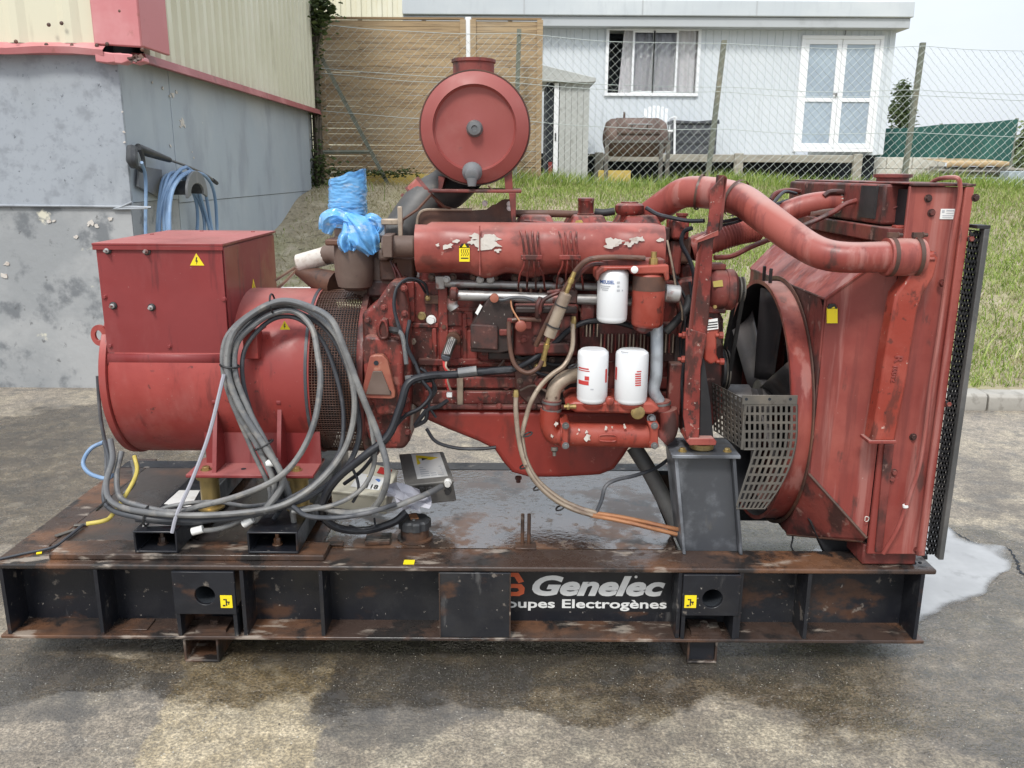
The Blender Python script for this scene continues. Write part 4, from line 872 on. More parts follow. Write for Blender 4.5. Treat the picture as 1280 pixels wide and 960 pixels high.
for u in (6, 123, 304, 402, 849, 925, 1010, 1150):
    bm = BM(); x = XU(u); bx(bm, x-.006, x+.006, YA+.004, WEB, zB+.012, zT-.018); part('stiffener', bm, 'black_frame')
bm = BM(); bx(bm, XU(549), XU(638.5), YA-.003, WEB-.002, zB+.014, zT-.019); part('cover_plate', bm, 'black_frame', bevel=.002)
for u in (549.8, 637.6):
    bm = BM(); bx(bm, XU(u)-.002, XU(u)+.002, YA-.006, YA-.003, zB+.016, zT-.02); part('weld_bead', bm, 'rust_flange')
def plate_hole(bm, x0, x1, z0, z1, y, th, cx, cz, r, n=28):
    fr_, bk, fi, bi = [], [], [], []
    angs = sorted([2*math.pi*i/n for i in range(n)] + [math.atan2(z-cz, x-cx) % (2*math.pi) for x in (x0, x1) for z in (z0, z1)])
    for a in angs:
        c, s = math.cos(a), math.sin(a); t = min([((x1 if c > 0 else x0)-cx)/c if abs(c) > 1e-9 else 1e9, ((z1 if s > 0 else z0)-cz)/s if abs(s) > 1e-9 else 1e9])
        fr_.append(bm.verts.new((cx+c*t, y, cz+s*t))); bk.append(bm.verts.new((cx+c*t, y+th, cz+s*t)))
        fi.append(bm.verts.new((cx+c*r, y, cz+s*r))); bi.append(bm.verts.new((cx+c*r, y+th, cz+s*r)))
    skin(bm, fr_, fi); skin(bm, fi, bi); skin(bm, bi, bk); skin(bm, bk, fr_)
for (u0, u1, v0, v1, hu, hv, lu) in ((219, 296, 712, 766, 257, 743, 283), (852, 923, 712, 768, 890, 747, 863)):
    bm = BM(); plate_hole(bm, XU(u0), XU(u1), P(u0, v1, YA).z, zT-.019, YA-.008, .012, XU(hu, hv), P(hu, hv, YA).z, .033); lp = part('lifting_plate', bm, 'black_frame', bevel=.0015)
    bm = BM(); lathe(bm, (XU(hu, hv), YA+.004, P(hu, hv, YA).z), (0, 1, 0), [(0, .0335), (.10, .0335)], 28, (False, True)); part('lifting_hole', bm, 'dark_void')
    for u in (u0+3, u1-3):
        bm = BM(); x = XU(u); bx(bm, x-.006, x+.006, YA-.002, WEB, zB+.0125, P(u0, v1, YA).z+.002); part('lug_leg', bm, 'black_frame')
    q = P(lu, hv+(9 if lu < 400 else 5), YA-.0095); w_, h_ = .019, .022
    bm = BM(); bx(bm, q.x-w_, q.x+w_, YA-.0105, YA-.0085, q.z-h_, q.z+h_); st = part('yellow_sticker', bm, 'yellow_tag')
    bm = BM(); y_ = YA-.0115
    for (a, b, c, d) in ((-.012, -.004, -.016, -.011), (-.002, .002, -.014, .010), (.002, .011, -.003, .001), (-.009, -.003, .006, .010), (.006, .009, -.010, -.003)): bx(bm, q.x+a, q.x+b, y_, YA-.0106, q.z+c, q.z+d)
    part('sticker_print', bm, 'ink', kind='stuff')
    bm = BM(); x = XU((u0+u1)/2); bx(bm, x-.05, x+.05, YA+.02, WEB-.005, zB+.0125, zB+.024); bolt(bm, (x, YA+.06, zB+.024), (0, 0, 1), .014, .012); part('clamp_pad', bm, 'rust_flange')
bm = BM(); x = XU(163, 785); bx(bm, x-.045, x+.04, YA+.03, WEB-.01, zB+.0125, zB+.017); part('loose_plate', bm, 'rust_flange', bevel=.001)
# square tube feet under the skid
def rect_tube(bm, x0, x1, z0, z1, y0, y1, t):
    o0 = [(x0, z0), (x1, z0), (x1, z1), (x0, z1)]; i0 = [(x0+t, z0+t), (x1-t, z0+t), (x1-t, z1-t), (x0+t, z1-t)]
    A = [bm.verts.new((x, y0, z)) for x, z in o0]; B = [bm.verts.new((x, y1, z)) for x, z in o0]; C = [bm.verts.new((x, y0, z)) for x, z in i0]; D = [bm.verts.new((x, y1, z)) for x, z in i0]
    skin(bm, A, B); skin(bm, C, D); skin(bm, A, C); skin(bm, B, D)
z0f = 0.002
bm = BM(); rect_tube(bm, XU(228, 815), XU(272, 815), z0f, zB-.003, YA+.01, YBK, .008); part('foot_tube', bm, 'rust_flange', bevel=.003)
bm = BM(); rect_tube(bm, XU(861, 815), XU(899, 815), z0f, zB-.003, YA+.02, YBK, .008); part('foot_tube', bm, 'rust_flange', bevel=.003)
bm = BM(); bx(bm, XU(861, 815)+.009, XU(899, 815)-.009, YA+.03, YA+.04, z0f+.009, zB-.012); part('tube_cap', bm, 'black_frame')
# lettering on the web
Yt = WEB-.0012
def T(name, s, u, v, hpx, m, shear=0, offset=0, wpx=None, tilt=0.0, dy=0):
    o = P(u, v, Yt-dy); px = mpp(Yt, o.z); size = hpx*px/.70
    M = plane_m((o.x, Yt-dy, o.z), (1, 0, tilt), (0, 0, 1)); t = text(name, s, M, size, m, fr, .0005, offset, shear)
    if wpx:
        k = wpx*px/(t.dimensions.x if t.dimensions.x else 1)
        me = t.data; mnx = min(v_.co.x for v_ in me.vertices); t_w = max(v_.co.x for v_ in me.vertices)-mnx; k = wpx*px/t_w
        for v_ in me.vertices: v_.co.x *= k
        t.location.x = o.x + wpx*px/2 - wl(fr).x
    return t
bm = BM(); bx(bm, XU(640, 740, WEB), XU(842, 740, WEB), WEB-.0006, WEB, P(700, 764, WEB).z, P(700, 713, WEB).z)
mat('decal_black', (.013, .014, .017), .35, layers=[(5, 5, .55, .74, (.05, .05, .052)), (22, 5, .68, .76, (.22, .2, .18), None, 'n', .5)]); part('decal_panel', bm, 'decal_black', smooth=0)
T('lettering', 'Genelec', 665, 743, 25, 'decal_white', .28, .0040, 166)
T('lettering', 'Groupes Electrogènes', 604, 759, 11.5, 'decal_white', 0, .0009, 229)
bm = BM(); q = P(658, 757, Yt); 
for (pts) in (((626, 716), (648, 716), (655, 727), (648, 729), (643, 721), (626, 721)), ((626, 730), (652, 730), (656, 735), (655, 742), (649, 745), (626, 745), (626, 740), (646, 740), (649, 738), (647, 735), (626, 735))):
    prism(bm, [P(u, v, Yt) for u, v in pts], (0, .0008, 0))
part('orange_logo', bm, 'orange_logo', smooth=0, kind='stuff')
bm = BM(); lathe(bm, P(795, 721, Yt), (0, -1, 0), [(0, .005), (.0008, .005)], 14); part('registered_mark', bm, 'decal_white', smooth=0)

# ---- deck of the skid with the built-in fuel tank
xDk = PZ(846, 660, zT).x
bm = BM(); bx(bm, xL+.115, XU(402, 700, 2.64), WEB+.034, YBK-.105, zT-.008, zT+.001); part('deck_plate', bm, 'deck_plate', bevel=.002)
bm = BM(); a = PZ(849, 696, zT); b = PZ(793, 575, zT)
prism(bm, [V(XU(402, 700, 2.64)+.003, WEB+.034, zT-.010), V(a.x, WEB+.034, zT-.010), V(b.x+.02, YBK-.105, zT-.010), V(XU(402, 700, 2.64)+.003, YBK-.105, zT-.010)], (0, 0, .009)); part('tank_top', bm, 'wet_deck')

bm = BM(); prism(bm, [V(XU(402), WEB+.04, zB+.03), V(a.x-.02, WEB+.04, zB+.03), V(b.x, YBK-.11, zB+.03), V(XU(402), YBK-.11, zB+.03)], (0, 0, zT-zB-.042)); part('tank_body', bm, 'black_frame')
bm = BM(); x0, x1 = XU(52, 690), XU(401, 690); bx(bm, x0, x1, YA+.035, WEB+.03, zT+.001, zT+.020); part('flat_bar', bm, 'rust_flange', bevel=.003)
bm = BM(); bx(bm, x0+.06, x1+.04, WEB+.036, WEB+.06, zT+.002, zT+.010); part('edge_strip', bm, 'rust_flange', bevel=.002)
cross = []
for (u0, u1, v0, v1, ub) in ((170, 224, 657, 688, 262), (311, 374, 650, 690, 370)):
    x0, x1 = XU(u0, 680, 2.56), XU(u1, 680, 2.56); bm = BM(); rect_tube(bm, x0, x1, zT+.021, zT+.021+.076, 2.545, 3.42, .007); t = part('cross_tube', bm, 'black_frame', bevel=.003)
    bm = BM(); c = (x0+x1)/2; bolt(bm, (c, 2.60, zT+.029), (0, 0, 1), .012, .02); lathe(bm, (c, 2.60, zT+.045), (0, 0, 1), [(0, .007), (.025, .007)], 8); part('tube_bolt', bm, 'rust_flange')
zX = zT + .097
# pedestal under the front engine mount
pd0, pd1 = P(845, 568, 2.66), P(921, 570, 2.66); YP = 2.60
bl, br_ = P(853, 703, YP), P(928, 703, YP); tl, tr = P(843, 572, YP), P(920, 572, YP); zpt = tl.z
bm = BM(); prism(bm, [V(tl.x+.012, YP+.03, zpt), V(tr.x-.012, YP+.03, zpt), V(br_.x-.012, YP+.03, zT+.001), V(bl.x+.012, YP+.03, zT+.001)], (0, .008, 0)); pe = part('pedestal', bm, 'pedestal')
for p, q in ((tl, bl), (tr, br_)):
    s = 1 if p is tl else -1
    bm = BM(); prism(bm, [V(p.x, YP, zpt), V(p.x+s*.011, YP, zpt), V(q.x+s*.011, YP, zT+.001), V(q.x, YP, zT+.001)], (0, .17, 0)); part('pedestal_flange', bm, 'pedestal', bevel=.002)
bm = BM(); bx(bm, tl.x-.01, tr.x+.012, YP-.012, YP+.18, zpt+.0005, zpt+.012); part('pedestal_cap', bm, 'pedestal', bevel=.002)
for u in (853, 909):
    bm = BM(); bolt(bm, V(XU(u, 565, YP+.03), YP+.03, zpt+.012), (0, 0, 1), .010, .009); part('pedestal_bolt', bm, 'zinc_yellow')
# filler cap, pads and stubs on the tank
zTk = zT
def dz(u, v): return PZ(u, v, zTk)
c = dz(519, 672); bm = BM(); lathe(bm, (c.x, c.y, zTk), (0, 0, 1), [(0, .062), (.006, .062), (.007, .050), (.040, .050)], 28); part('filler_neck', bm, 'rust_flange')
bm = BM(); x_, y_, n = c.x, c.y, 48; lo, hi, tp = [], [], []
for i in range(n):
    a = 2*math.pi*i/n; r = .056 if (i % 6) < 4 else .051; lo.append(bm.verts.new((x_+r*math.cos(a), y_+r*math.sin(a), zTk+.041))); hi.append(bm.verts.new((x_+r*math.cos(a), y_+r*math.sin(a), zTk+.066))); tp.append(bm.verts.new((x_+(r-.007)*math.cos(a), y_+(r-.007)*math.sin(a), zTk+.072)))
skin(bm, lo, hi); skin(bm, hi, tp); bm.faces.new(tp); bm.faces.new(lo[::-1]); cap = part('filler_cap', bm, 'plastic_black', smooth=30)
bm = BM(); box(bm, (x_-.005, y_+.010, zTk+.0745), (.028, .045, .005), rot('Z', .3)); part('cap_tab', bm, 'copper', bevel=.001)
bm = BM(); lathe(bm, (x_-.002, y_-.015, zTk+.072), (0, 0, 1), [(0, .007), (.004, .006)], 10); part('cap_rivet', bm, 'steel_grey')
c = dz(473, 676); bm = BM(); box(bm, (c.x, c.y, zTk+.008), (.085, .075, .014), rot('Z', .05)); part('tank_pad', bm, 'rust_flange', bevel=.003)
for u in (653, 661):
    c = dz(u, 682); bm = BM(); cyl(bm, (c.x, c.y, zTk), (c.x, c.y, zTk+.115), .0065, n=10); part('tank_stub', bm, 'rust_flange')
c = dz(657, 684); bm = BM(); box(bm, (c.x, c.y, zTk+.004), (.07, .05, .008)); part('stub_plate', bm, 'rust_flange', bevel=.002)
c = dz(512, 701); bm = BM(); box(bm, (c.x, 2.53, zT+.0015), (.035, .03, .002)); part('yellow_sticker', bm, 'yellow_tag')
c = PZ(49, 692, zT); bm = BM(); box(bm, (c.x, c.y, zT+.002), (.016, .012, .003), rot('Z', .4)); part('yellow_sticker', bm, 'yellow_tag')
for u in (1141, 1150):
    c = PZ(u, 703, zT+.001); bm = BM(); lathe(bm, (c.x, c.y, zT+.0005), (0, 0, 1), [(0, .011 if u < 1145 else .006), (.001, .011 if u < 1145 else .006)], 16); part('bolt_hole', bm, 'dark_void')

# ================================================================== alternator
CY, CZ_ = 3.05, .877; RA = .300
def AX(u, v=470, Y=2.77): return P(u, v, Y).x
xa0, xa1, xa2, xa3 = AX(126), AX(387), AX(447), AX(461)
bm = BM(); lathe(bm, (xa0+.03, CY, CZ_), (1, 0, 0), [(0, .27), (.0, RA-.004), (.006, RA), (xa1-xa0-.03, RA)], 64); al = obj('alternator', bm, 'red_paint', gs)
def apart(name, bm, m, **k): return obj(name, bm, m, al, **k)
bm = BM(); lathe(bm, (xa0, CY, CZ_), (1, 0, 0), [(0, RA-.03), (0, RA), (.004, RA+.006), (.026, RA+.006), (.029, RA-.01)], 64); apart('end_bell', bm, 'red_paint')
bm = BM(); lathe(bm, (xa1-.016, CY, CZ_), (1, 0, 0), [(0, RA), (0, RA+.003), (.010, RA+.003), (.010, RA)], 64, (False, False)); apart('edge_band', bm, 'cable_dark')
bm = BM(); lathe(bm, (xa1+.001, CY, CZ_), (1, 0, 0), [(0, RA-.07), (xa2-xa1, RA-.07)], 48); apart('inner_drum', bm, 'black_soot')
bm = BM(); nR, nA = 17, 200; wv = (xa2-xa1)/nR
rm = RA-.004; w2 = .0014
for j in range(nA):                                   # perforated air outlet screen
    a = 2*math.pi*j/nA; a2 = a + 2*math.pi/nA*.26
    vs_ = [(xa1, CY+rm*math.cos(t), CZ_+rm*math.sin(t)) for t in (a, a2)] + [(xa2, CY+rm*math.cos(t), CZ_+rm*math.sin(t)) for t in (a2, a)]
    addf(bm, vs_, [(0, 1, 2, 3)])
for i in range(nR+1):
    x = xa1 + wv*i
    A = ring(bm, V(x-w2, CY, CZ_), V(0, 1, 0), V(0, 0, 1), rm+.0006, 72); B = ring(bm, V(x+w2, CY, CZ_), V(0, 1, 0), V(0, 0, 1), rm+.0006, 72); skin(bm, A, B)
o = apart('outlet_screen', bm, 'rust_dark', kind='stuff'); o.modifiers.new('solid', 'SOLIDIFY').thickness = .0015
bm = BM(); lathe(bm, (xa2, CY, CZ_), (1, 0, 0), [(0, RA-.06), (0, RA+.012), (.006, RA+.016), (.022, RA+.016), (.03, RA-.02)], 64); apart('adaptor_ring', bm, 'red_grimy')
# terminal box
bYf, bYb = 2.775, 3.39
xb0, xb1 = P(119, 303, bYf).x, P(283, 303, bYf).x; zbt = P(200, 304, bYf).z; zbb = P(200, 443, bYf).z
xbb0 = P(134, 440, bYf).x; xbb1 = P(280, 440, bYf).x
xb0 = (xb0+xbb0)/2; xb1 = (xb1+xbb1)/2
bm = BM(); bx(bm, xb0+.004, xb1-.002, bYf+.006, bYb, zbb-.02, zbt-.006); tb = apart('terminal_box', bm, 'red_box', bevel=.004)
bm = BM(); bx(bm, xb0, xb1, bYf, bYf+.005, zbb+.004, zbt-.010); apart('front_cover', bm, 'red_box', bevel=.0015)
bm = BM(); bx(bm, xb0-.008, xb1+.008, bYf-.010, bYb+.008, zbt-.008, zbt); bx(bm, xb0-.007, xb1+.007, bYf-.009, bYf-.006, zbt-.022, zbt-.008); apart('box_lid', bm, 'red_box', bevel=.003)
bm = BM(); bx(bm, xb1-.0015, xb1+.003, bYf+.012, bYb-.006, zbb+.02, zbt-.014); apart('side_cover', bm, 'red_box', bevel=.0015)
for u, v in ((190, 293), (252, 289), (316, 290)):
    c = PZ(u, v, zbt); bm = BM(); lathe(bm, (c.x, c.y, zbt), (0, 0, 1), [(0, .008), (.003, .007)], 8); apart('lid_screw', bm, 'red_box')
# skirt sheet below the box, following the drum
bm = BM(); n = 8; rows = []
for k in range(n+1):
    pass
zsk = zbb - .01
prof = [(bYf+.002, zbb+.002), (bYf-.004, zbb-.004), (bYf-.0105, zbb-.034)]
for (y, z) in prof[:3]: rows.append([bm.verts.new((x, y, z)) for x in (xa0+.03, xb1+.004)])
for r0, r1 in zip(rows, rows[1:]): bm.faces.new((r0[0], r0[1], r1[1], r1[0]))
o = apart('skirt_sheet', bm, 'red_box'); o.modifiers.new('solid', 'SOLIDIFY').thickness = .003
bm = BM(); prism(bm, [V(xa0+.03, bYf+.004, zbb), V(xa0+.03, bYf-.006, zbb-.030), V(xa0+.03, CY, CZ_+.2), V(xa0+.03, CY+.25, zbb)], (xb1-xa0-.032, 0, 0)); apart('saddle_block', bm, 'red_box')
for u, v in ((125, 307), (275, 311), (131, 371), (280, 374), (138, 432), (212, 433)):
    bm = BM(); q = P(u, v, bYf); bolt(bm, (q.x, bYf, q.z), (0, -1, 0), .0062, .006, 8); apart('cover_screw', bm, 'red_box')
for u, v in ((135, 313), (184, 314), (142, 382), (190, 384)):
    q = P(u, v, bYf); bm = BM(); lathe(bm, (q.x, bYf, q.z), (0, -1, 0), [(0, .0125), (.004, .0125), (.006, .010)], 16); s = apart('stud_gasket', bm, 'rubber_black')
    bm = BM(); lathe(bm, (q.x, bYf-.006, q.z), (0, -1, 0), [(0, .008), (.007, .008), (.008, .0045), (.020, .0042)], 10); apart('stud', bm, 'aluminium')
def warn(u, v, Y, s, M=None, par=al, plane='xz', X=None):
    bm = BM(); b2 = BM()
    if plane == 'xz':
        q = P(u, v, Y); e1, e2, nn = V(1, 0, 0), V(0, 0, 1), V(0, -1, 0)
    else:
        q = PX(u, v, X); e1, e2, nn = V(0, 1, 0), V(0, 0, 1), V(1, 0, 0)
    tri = [q + e1*(-s*.55) - e2*(s*.42), q + e1*(s*.55) - e2*(s*.42), q + e2*(s*.53)]
    prism(bm, tri, nn*.0012); t = obj('warning_sticker', bm, 'yellow_tag', par, smooth=0)
    c = q - e2*s*.1 + nn*.0013
    for (p) in ([(-.03, .32), (.06, .32), (.0, .07), (.10, .07), (-.06, -.26), (-.02, -.02), (-.11, -.02)],):
        prism(b2, [c + e1*(a*s) + e2*(b*s) for a, b in p], nn*.0005)
    obj('bolt_mark', b2, 'ink', par, smooth=0)
warn(246, 325, bYf-.0005, .042); warn(317, 358, 0, .05, plane='yz', X=xb1+.0035)
q = P(356, 407, 2.81); warn(356, 407, 2.800, .032)
# lifting eyes, bracket stub, feet
bm = BM(); q = P(127, 419, 2.806)
n = 20; A, B = [], []
for i in range(n):
    a = 2*math.pi*i/n; A.append((q.x-.006+.028*math.cos(a), q.z+.036*math.sin(a))); B.append((q.x-.008+.012*math.cos(a), q.z+.018*math.sin(a)))
v1 = [bm.verts.new((x, 2.80, z)) for x, z in A]; v2 = [bm.verts.new((x, 2.80, z)) for x, z in B]; v3 = [bm.verts.new((x, 2.812, z)) for x, z in A]; v4 = [bm.verts.new((x, 2.812, z)) for x, z in B]
skin(bm, v1, v2); skin(bm, v2, v4); skin(bm, v4, v3); skin(bm, v3, v1); bx(bm, q.x+.018, q.x+.05, 2.80, 2.812, q.z-.02, q.z+.03); apart('lifting_eye', bm, 'red_paint')
bm = BM(); q0, q1 = P(305, 412, 2.765), P(326, 447, 2.765); bx(bm, q0.x, q1.x, 2.74, 2.80, q1.z, q0.z); bx(bm, q0.x-.004, q1.x+.016, 2.735, 2.80, q0.z, q0.z+.008); apart('lug_block', bm, 'red_paint', bevel=.003)
zft = P(300, 598, 2.68).z
bm = BM(); x0, x1 = P(232, 598, 2.68).x, P(392, 598, 2.68).x; bx(bm, x0, x1, 2.68, 2.86, zft, zft+.012); ft = apart('foot_plate', bm, 'red_box', bevel=.003)
bm = BM(); bx(bm, x0+.03, x1, 2.80, 2.812, zft+.012, CZ_-.16); apart('foot_web', bm, 'red_box')
for u in (265, 346):
    xx = P(u, 560, 2.7).x; bm = BM(); prism(bm, [V(xx-.007, 2.70, zft+.012), V(xx-.007, 2.80, zft+.012), V(xx-.007, 2.80, CZ_-.02), V(xx-.007, 2.765, CZ_-.05)], (.014, 0, 0)); lathe(bm, (xx-.007, 2.765, CZ_-.045), (1, 0, 0), [(0, .014), (.014, .014)], 12); apart('foot_gusset', bm, 'red_box')
for u in (258, 371):
    q = P(u, 590, 2.73); bm = BM(); bolt(bm, (q.x, 2.73, zft+.012), (0, 0, 1), .013, .010); apart('foot_bolt', bm, 'zinc_yellow')
    bm = BM(); lathe(bm, (q.x, 2.75, zX), (0, 0, 1), [(0, .045), (.006, .045), (.008, .032), (zft-zX-.022, .032), (zft-zX-.022, .043), (zft-zX-.003, .043), (zft-zX-.001, .040)], 24); apart('rubber_mount', bm, 'zinc_yellow')
bm = BM(); q = P(300, 572, 2.72); lathe(bm, (P(305, 595, 2.74).x, 2.74, zft+.0121), (0, 0, 1), [(0, .009), (.0006, .009)], 12); apart('foot_hole', bm, 'dark_void')
# paper labels on the cross tubes
zl = zX+.001
for (pts) in (((180, 652), (213, 650), (216, 657), (178, 658)), ((205, 630), (224, 613), (250, 613), (238, 634))):
    bm = BM(); prism(bm, [PZ(u, v, zl) for u, v in pts], (0, 0, .0008)); obj('paper_label', bm, 'white_label', fr, smooth=0)

# ================================================================== cables
def cable(name, pts, r, m, label=None, cat='cable', group=None, n=9, k=7):
    bm = BM(); pp_ = PP(pts); wob = .004 if r > .006 else .002; pp_ = [pp_[0]] + [p + V(rng.uniform(-wob, wob), rng.uniform(-wob, wob)*.6, rng.uniform(-wob, wob)) for p in pp_[1:-1]] + [pp_[-1]]; tube(bm, pp_, r, n, k); o = obj(name, bm, m)
    if label: tag(o, label, cat, group or {'harness_conduit': 'wiring sleeves from the engine to the boxes', 'grey_cable': 'loose grey cables on the skid', 'black_wire': 'black wires round the boxes'}.get(name))
    return o
CG = 'power cables looped over the alternator'
cable('power_cable', [(330, 640, 2.56), (352, 600, 2.58), (330, 560, 2.60), (302, 510, 2.63), (284, 462, 2.65), (291, 420, 2.67), (318, 389, 2.70), (352, 377, 2.72), (388, 383, 2.70), (413, 402, 2.67), (433, 440, 2.64), (452, 495, 2.62), (474, 548, 2.60), (484, 590, 2.58), (478, 622, 2.60), (462, 641, 2.64)], .0110, 'cable_grey', 'grey power cable of the big loop that falls furthest right', 'cable', CG)
cable('power_cable', [(320, 650, 2.60), (345, 612, 2.60), (322, 560, 2.625), (294, 512, 2.65), (279, 464, 2.665), (285, 424, 2.69), (312, 394, 2.72), (345, 381, 2.745), (374, 384, 2.74), (400, 398, 2.72), (424, 425, 2.70), (440, 470, 2.68), (443, 515, 2.66), (432, 560, 2.63), (408, 595, 2.60), (370, 622, 2.57), (330, 637, 2.555), (250, 645, 2.55), (180, 641, 2.56), (140, 628, 2.60), (133, 605, 2.66), (140, 575, 2.72), (138, 550, 2.78)], .0100, 'cable_grey', 'grey power cable that falls beside the outlet screen and runs left along the deck', 'cable', CG)
cable('power_cable', [(368, 655, 2.63), (360, 612, 2.62), (336, 560, 2.615), (312, 512, 2.645), (296, 468, 2.66), (297, 430, 2.685), (318, 404, 2.71), (343, 390, 2.73), (368, 390, 2.735), (388, 408, 2.70), (399, 445, 2.66), (400, 480, 2.63), (391, 530, 2.60), (372, 570, 2.58), (345, 598, 2.56), (300, 618, 2.56), (255, 632, 2.57), (215, 640, 2.58), (172, 632, 2.60), (150, 622, 2.64), (147, 595, 2.70), (152, 565, 2.76)], .0098, 'cable_grey', 'grey power cable of the innermost small loop in front of the drum', 'cable', CG)
cable('power_cable', [(345, 640, 2.64), (352, 610, 2.64), (330, 570, 2.64), (306, 520, 2.665), (291, 470, 2.68), (293, 432, 2.70), (313, 402, 2.725), (345, 385, 2.76), (380, 392, 2.76), (410, 415, 2.74), (432, 455, 2.72), (444, 500, 2.70), (448, 540, 2.68), (440, 575, 2.66), (415, 602, 2.63), (375, 628, 2.60), (300, 648, 2.575), (215, 650, 2.565), (160, 645, 2.575), (135, 632, 2.62), (130, 610, 2.68), (136, 580, 2.74), (131, 552, 2.80)], .0092, 'cable_dark', 'darker power cable tucked behind the others of the big loop', 'cable', CG)
cable('power_cable', [(318, 655, 2.62), (338, 618, 2.62), (315, 560, 2.64), (290, 500, 2.67), (282, 455, 2.685), (296, 412, 2.705), (325, 388, 2.73), (360, 382, 2.755), (395, 392, 2.745), (420, 418, 2.72), (440, 462, 2.69), (456, 505, 2.66), (466, 545, 2.64), (468, 580, 2.62), (452, 612, 2.60), (415, 632, 2.585), (365, 640, 2.575)], .0078, 'cable_grey', 'thinner grey cable of the loop that ends in front of the beige box', 'cable', CG)
cable('power_cable', [(338, 655, 2.66), (358, 622, 2.65), (340, 578, 2.65), (318, 530, 2.67), (303, 478, 2.69), (304, 438, 2.71), (326, 408, 2.73), (352, 396, 2.75), (378, 402, 2.745), (404, 428, 2.73), (420, 470, 2.71), (428, 515, 2.69), (424, 560, 2.665), (405, 592, 2.64), (372, 618, 2.60), (318, 640, 2.585), (240, 655, 2.575), (170, 650, 2.59)], .0075, 'cable_dark', 'thinner dark cable hanging inside the big loop', 'cable', CG)
cable('earth_cable', [(168, 570, 2.80), (171, 588, 2.76), (160, 612, 2.70), (140, 645, 2.63), (128, 652, 2.60), (108, 655, 2.58)], .0072, 'yellow_wire', 'yellow earth wire bolted to the corner of the skid', 'cable')
bm = BM(); tube(bm, [PZ(104, 656, zT+.012), PZ(84, 672, zT+.008), PZ(66, 684, zT+.006), PZ(30, 692, zT+.004), PZ(-6, 700, zT+.004)], [.006, .005, .0045, .004, .004], 7); tag(obj('earth_strap', bm, 'cable_dark'), 'thin dark earth strap lying on the rusty skid corner', 'cable')
bm = BM(); c = PZ(101, 656, zT+.006); box(bm, c, (.045, .016, .006), rot('Z', .25)); box(bm, PZ(82, 666, zT+.004), (.07, .018, .006), rot('Z', .95)); tag(obj('earth_lug', bm, 'guard_grey', bevel=.002), 'flat metal earth lug on the skid corner', 'cable lug')
cable('lashing_strap', [(280, 468, 2.63), (262, 540, 2.60), (240, 600, 2.57), (222, 640, 2.55), (215, 666, 2.54)], .0062, 'nylon', 'flat grey lashing strap slanting down to the front cross tube', 'strap', n=6)
cable('blue_hose', [(131, 552, 2.95), (112, 562, 2.92), (103, 577, 2.90), (112, 592, 2.86), (130, 597, 2.82), (142, 594, 2.80)], .0075, 'hose_blue', 'short curl of pale blue hose behind the skid corner', 'hose')
cable('grey_cable', [(165, 575, 2.92), (170, 590, 2.9), (166, 606, 2.85), (155, 618, 2.8)], .008, 'cable_grey', 'short grey cable end hanging under the alternator end bell', 'cable')
cable('grey_cable', [(122, 470, 2.88), (125, 520, 2.87), (133, 560, 2.84), (133, 600, 2.74)], .0065, 'cable_dark', 'thin dark cable running down the left end of the alternator', 'cable')
cable('grey_cable', [(186, 645, 2.64), (215, 632, 2.63), (265, 628, 2.62), (310, 632, 2.61), (345, 628, 2.62), (372, 640, 2.60)], .0070, 'cable_grey', 'thin grey cable lying across the cross tubes', 'cable')
cable('grey_cable', [(245, 664, 2.57), (275, 662, 2.575), (305, 650, 2.60), (335, 632, 2.63), (345, 600, 2.66)], .0085, 'cable_grey', 'grey cable end with white tag lying between the cross tubes', 'cable')
for i, (u, v, Y, a) in enumerate(((247, 664, 2.565, .1), (311, 655, 2.585, .5), (340, 579, 2.615, 0))):
    bm = BM(); q = P(u, v, Y); lathe(bm, q - V(.018, 0, .002), (1, .1, .15 + a), [(0, .013), (.036, .013)], 10); tag(obj('cable_tag', bm, 'white_label'), ['white paper tag on the cable end between the cross tubes', 'small white tag beside the second cross tube', 'white tape tag on the cables over the red foot'][i], 'tag', 'white tags on the cables')
for i, (u, v, Y, ax, r) in enumerate(((287, 457, 2.655, (0.15, 0, 1), .022), (341, 380, 2.725, (1, 0, .1), .024), (330, 556, 2.61, (.5, 0, -1), .024), (130, 629, 2.61, (.6, 0, -.6), .024), (184, 645, 2.57, (1, 0, -.1), .024))):
    bm = BM(); q = P(u, v, Y+.012); x, y, d = frame(ax); ring_pts = [q + x*(r*1.25*math.cos(t*.628)) + y*(r*1.35*math.sin(t*.628)) for t in range(11)]; tube(bm, ring_pts, .0032, 6, 2); cyl(bm, ring_pts[3], ring_pts[3]+V(.01, -.022, .004), .002, n=6)
    tag(obj('cable_tie', bm, 'rubber_black'), ['black cable tie low on the left side of the big cable loop', 'black cable tie at the top of the big cable loop', 'black cable tie above the red alternator foot', 'black cable tie where the cables turn at the skid corner', 'black cable tie above the first cross tube'][i], 'cable tie', 'black ties round the power cables')
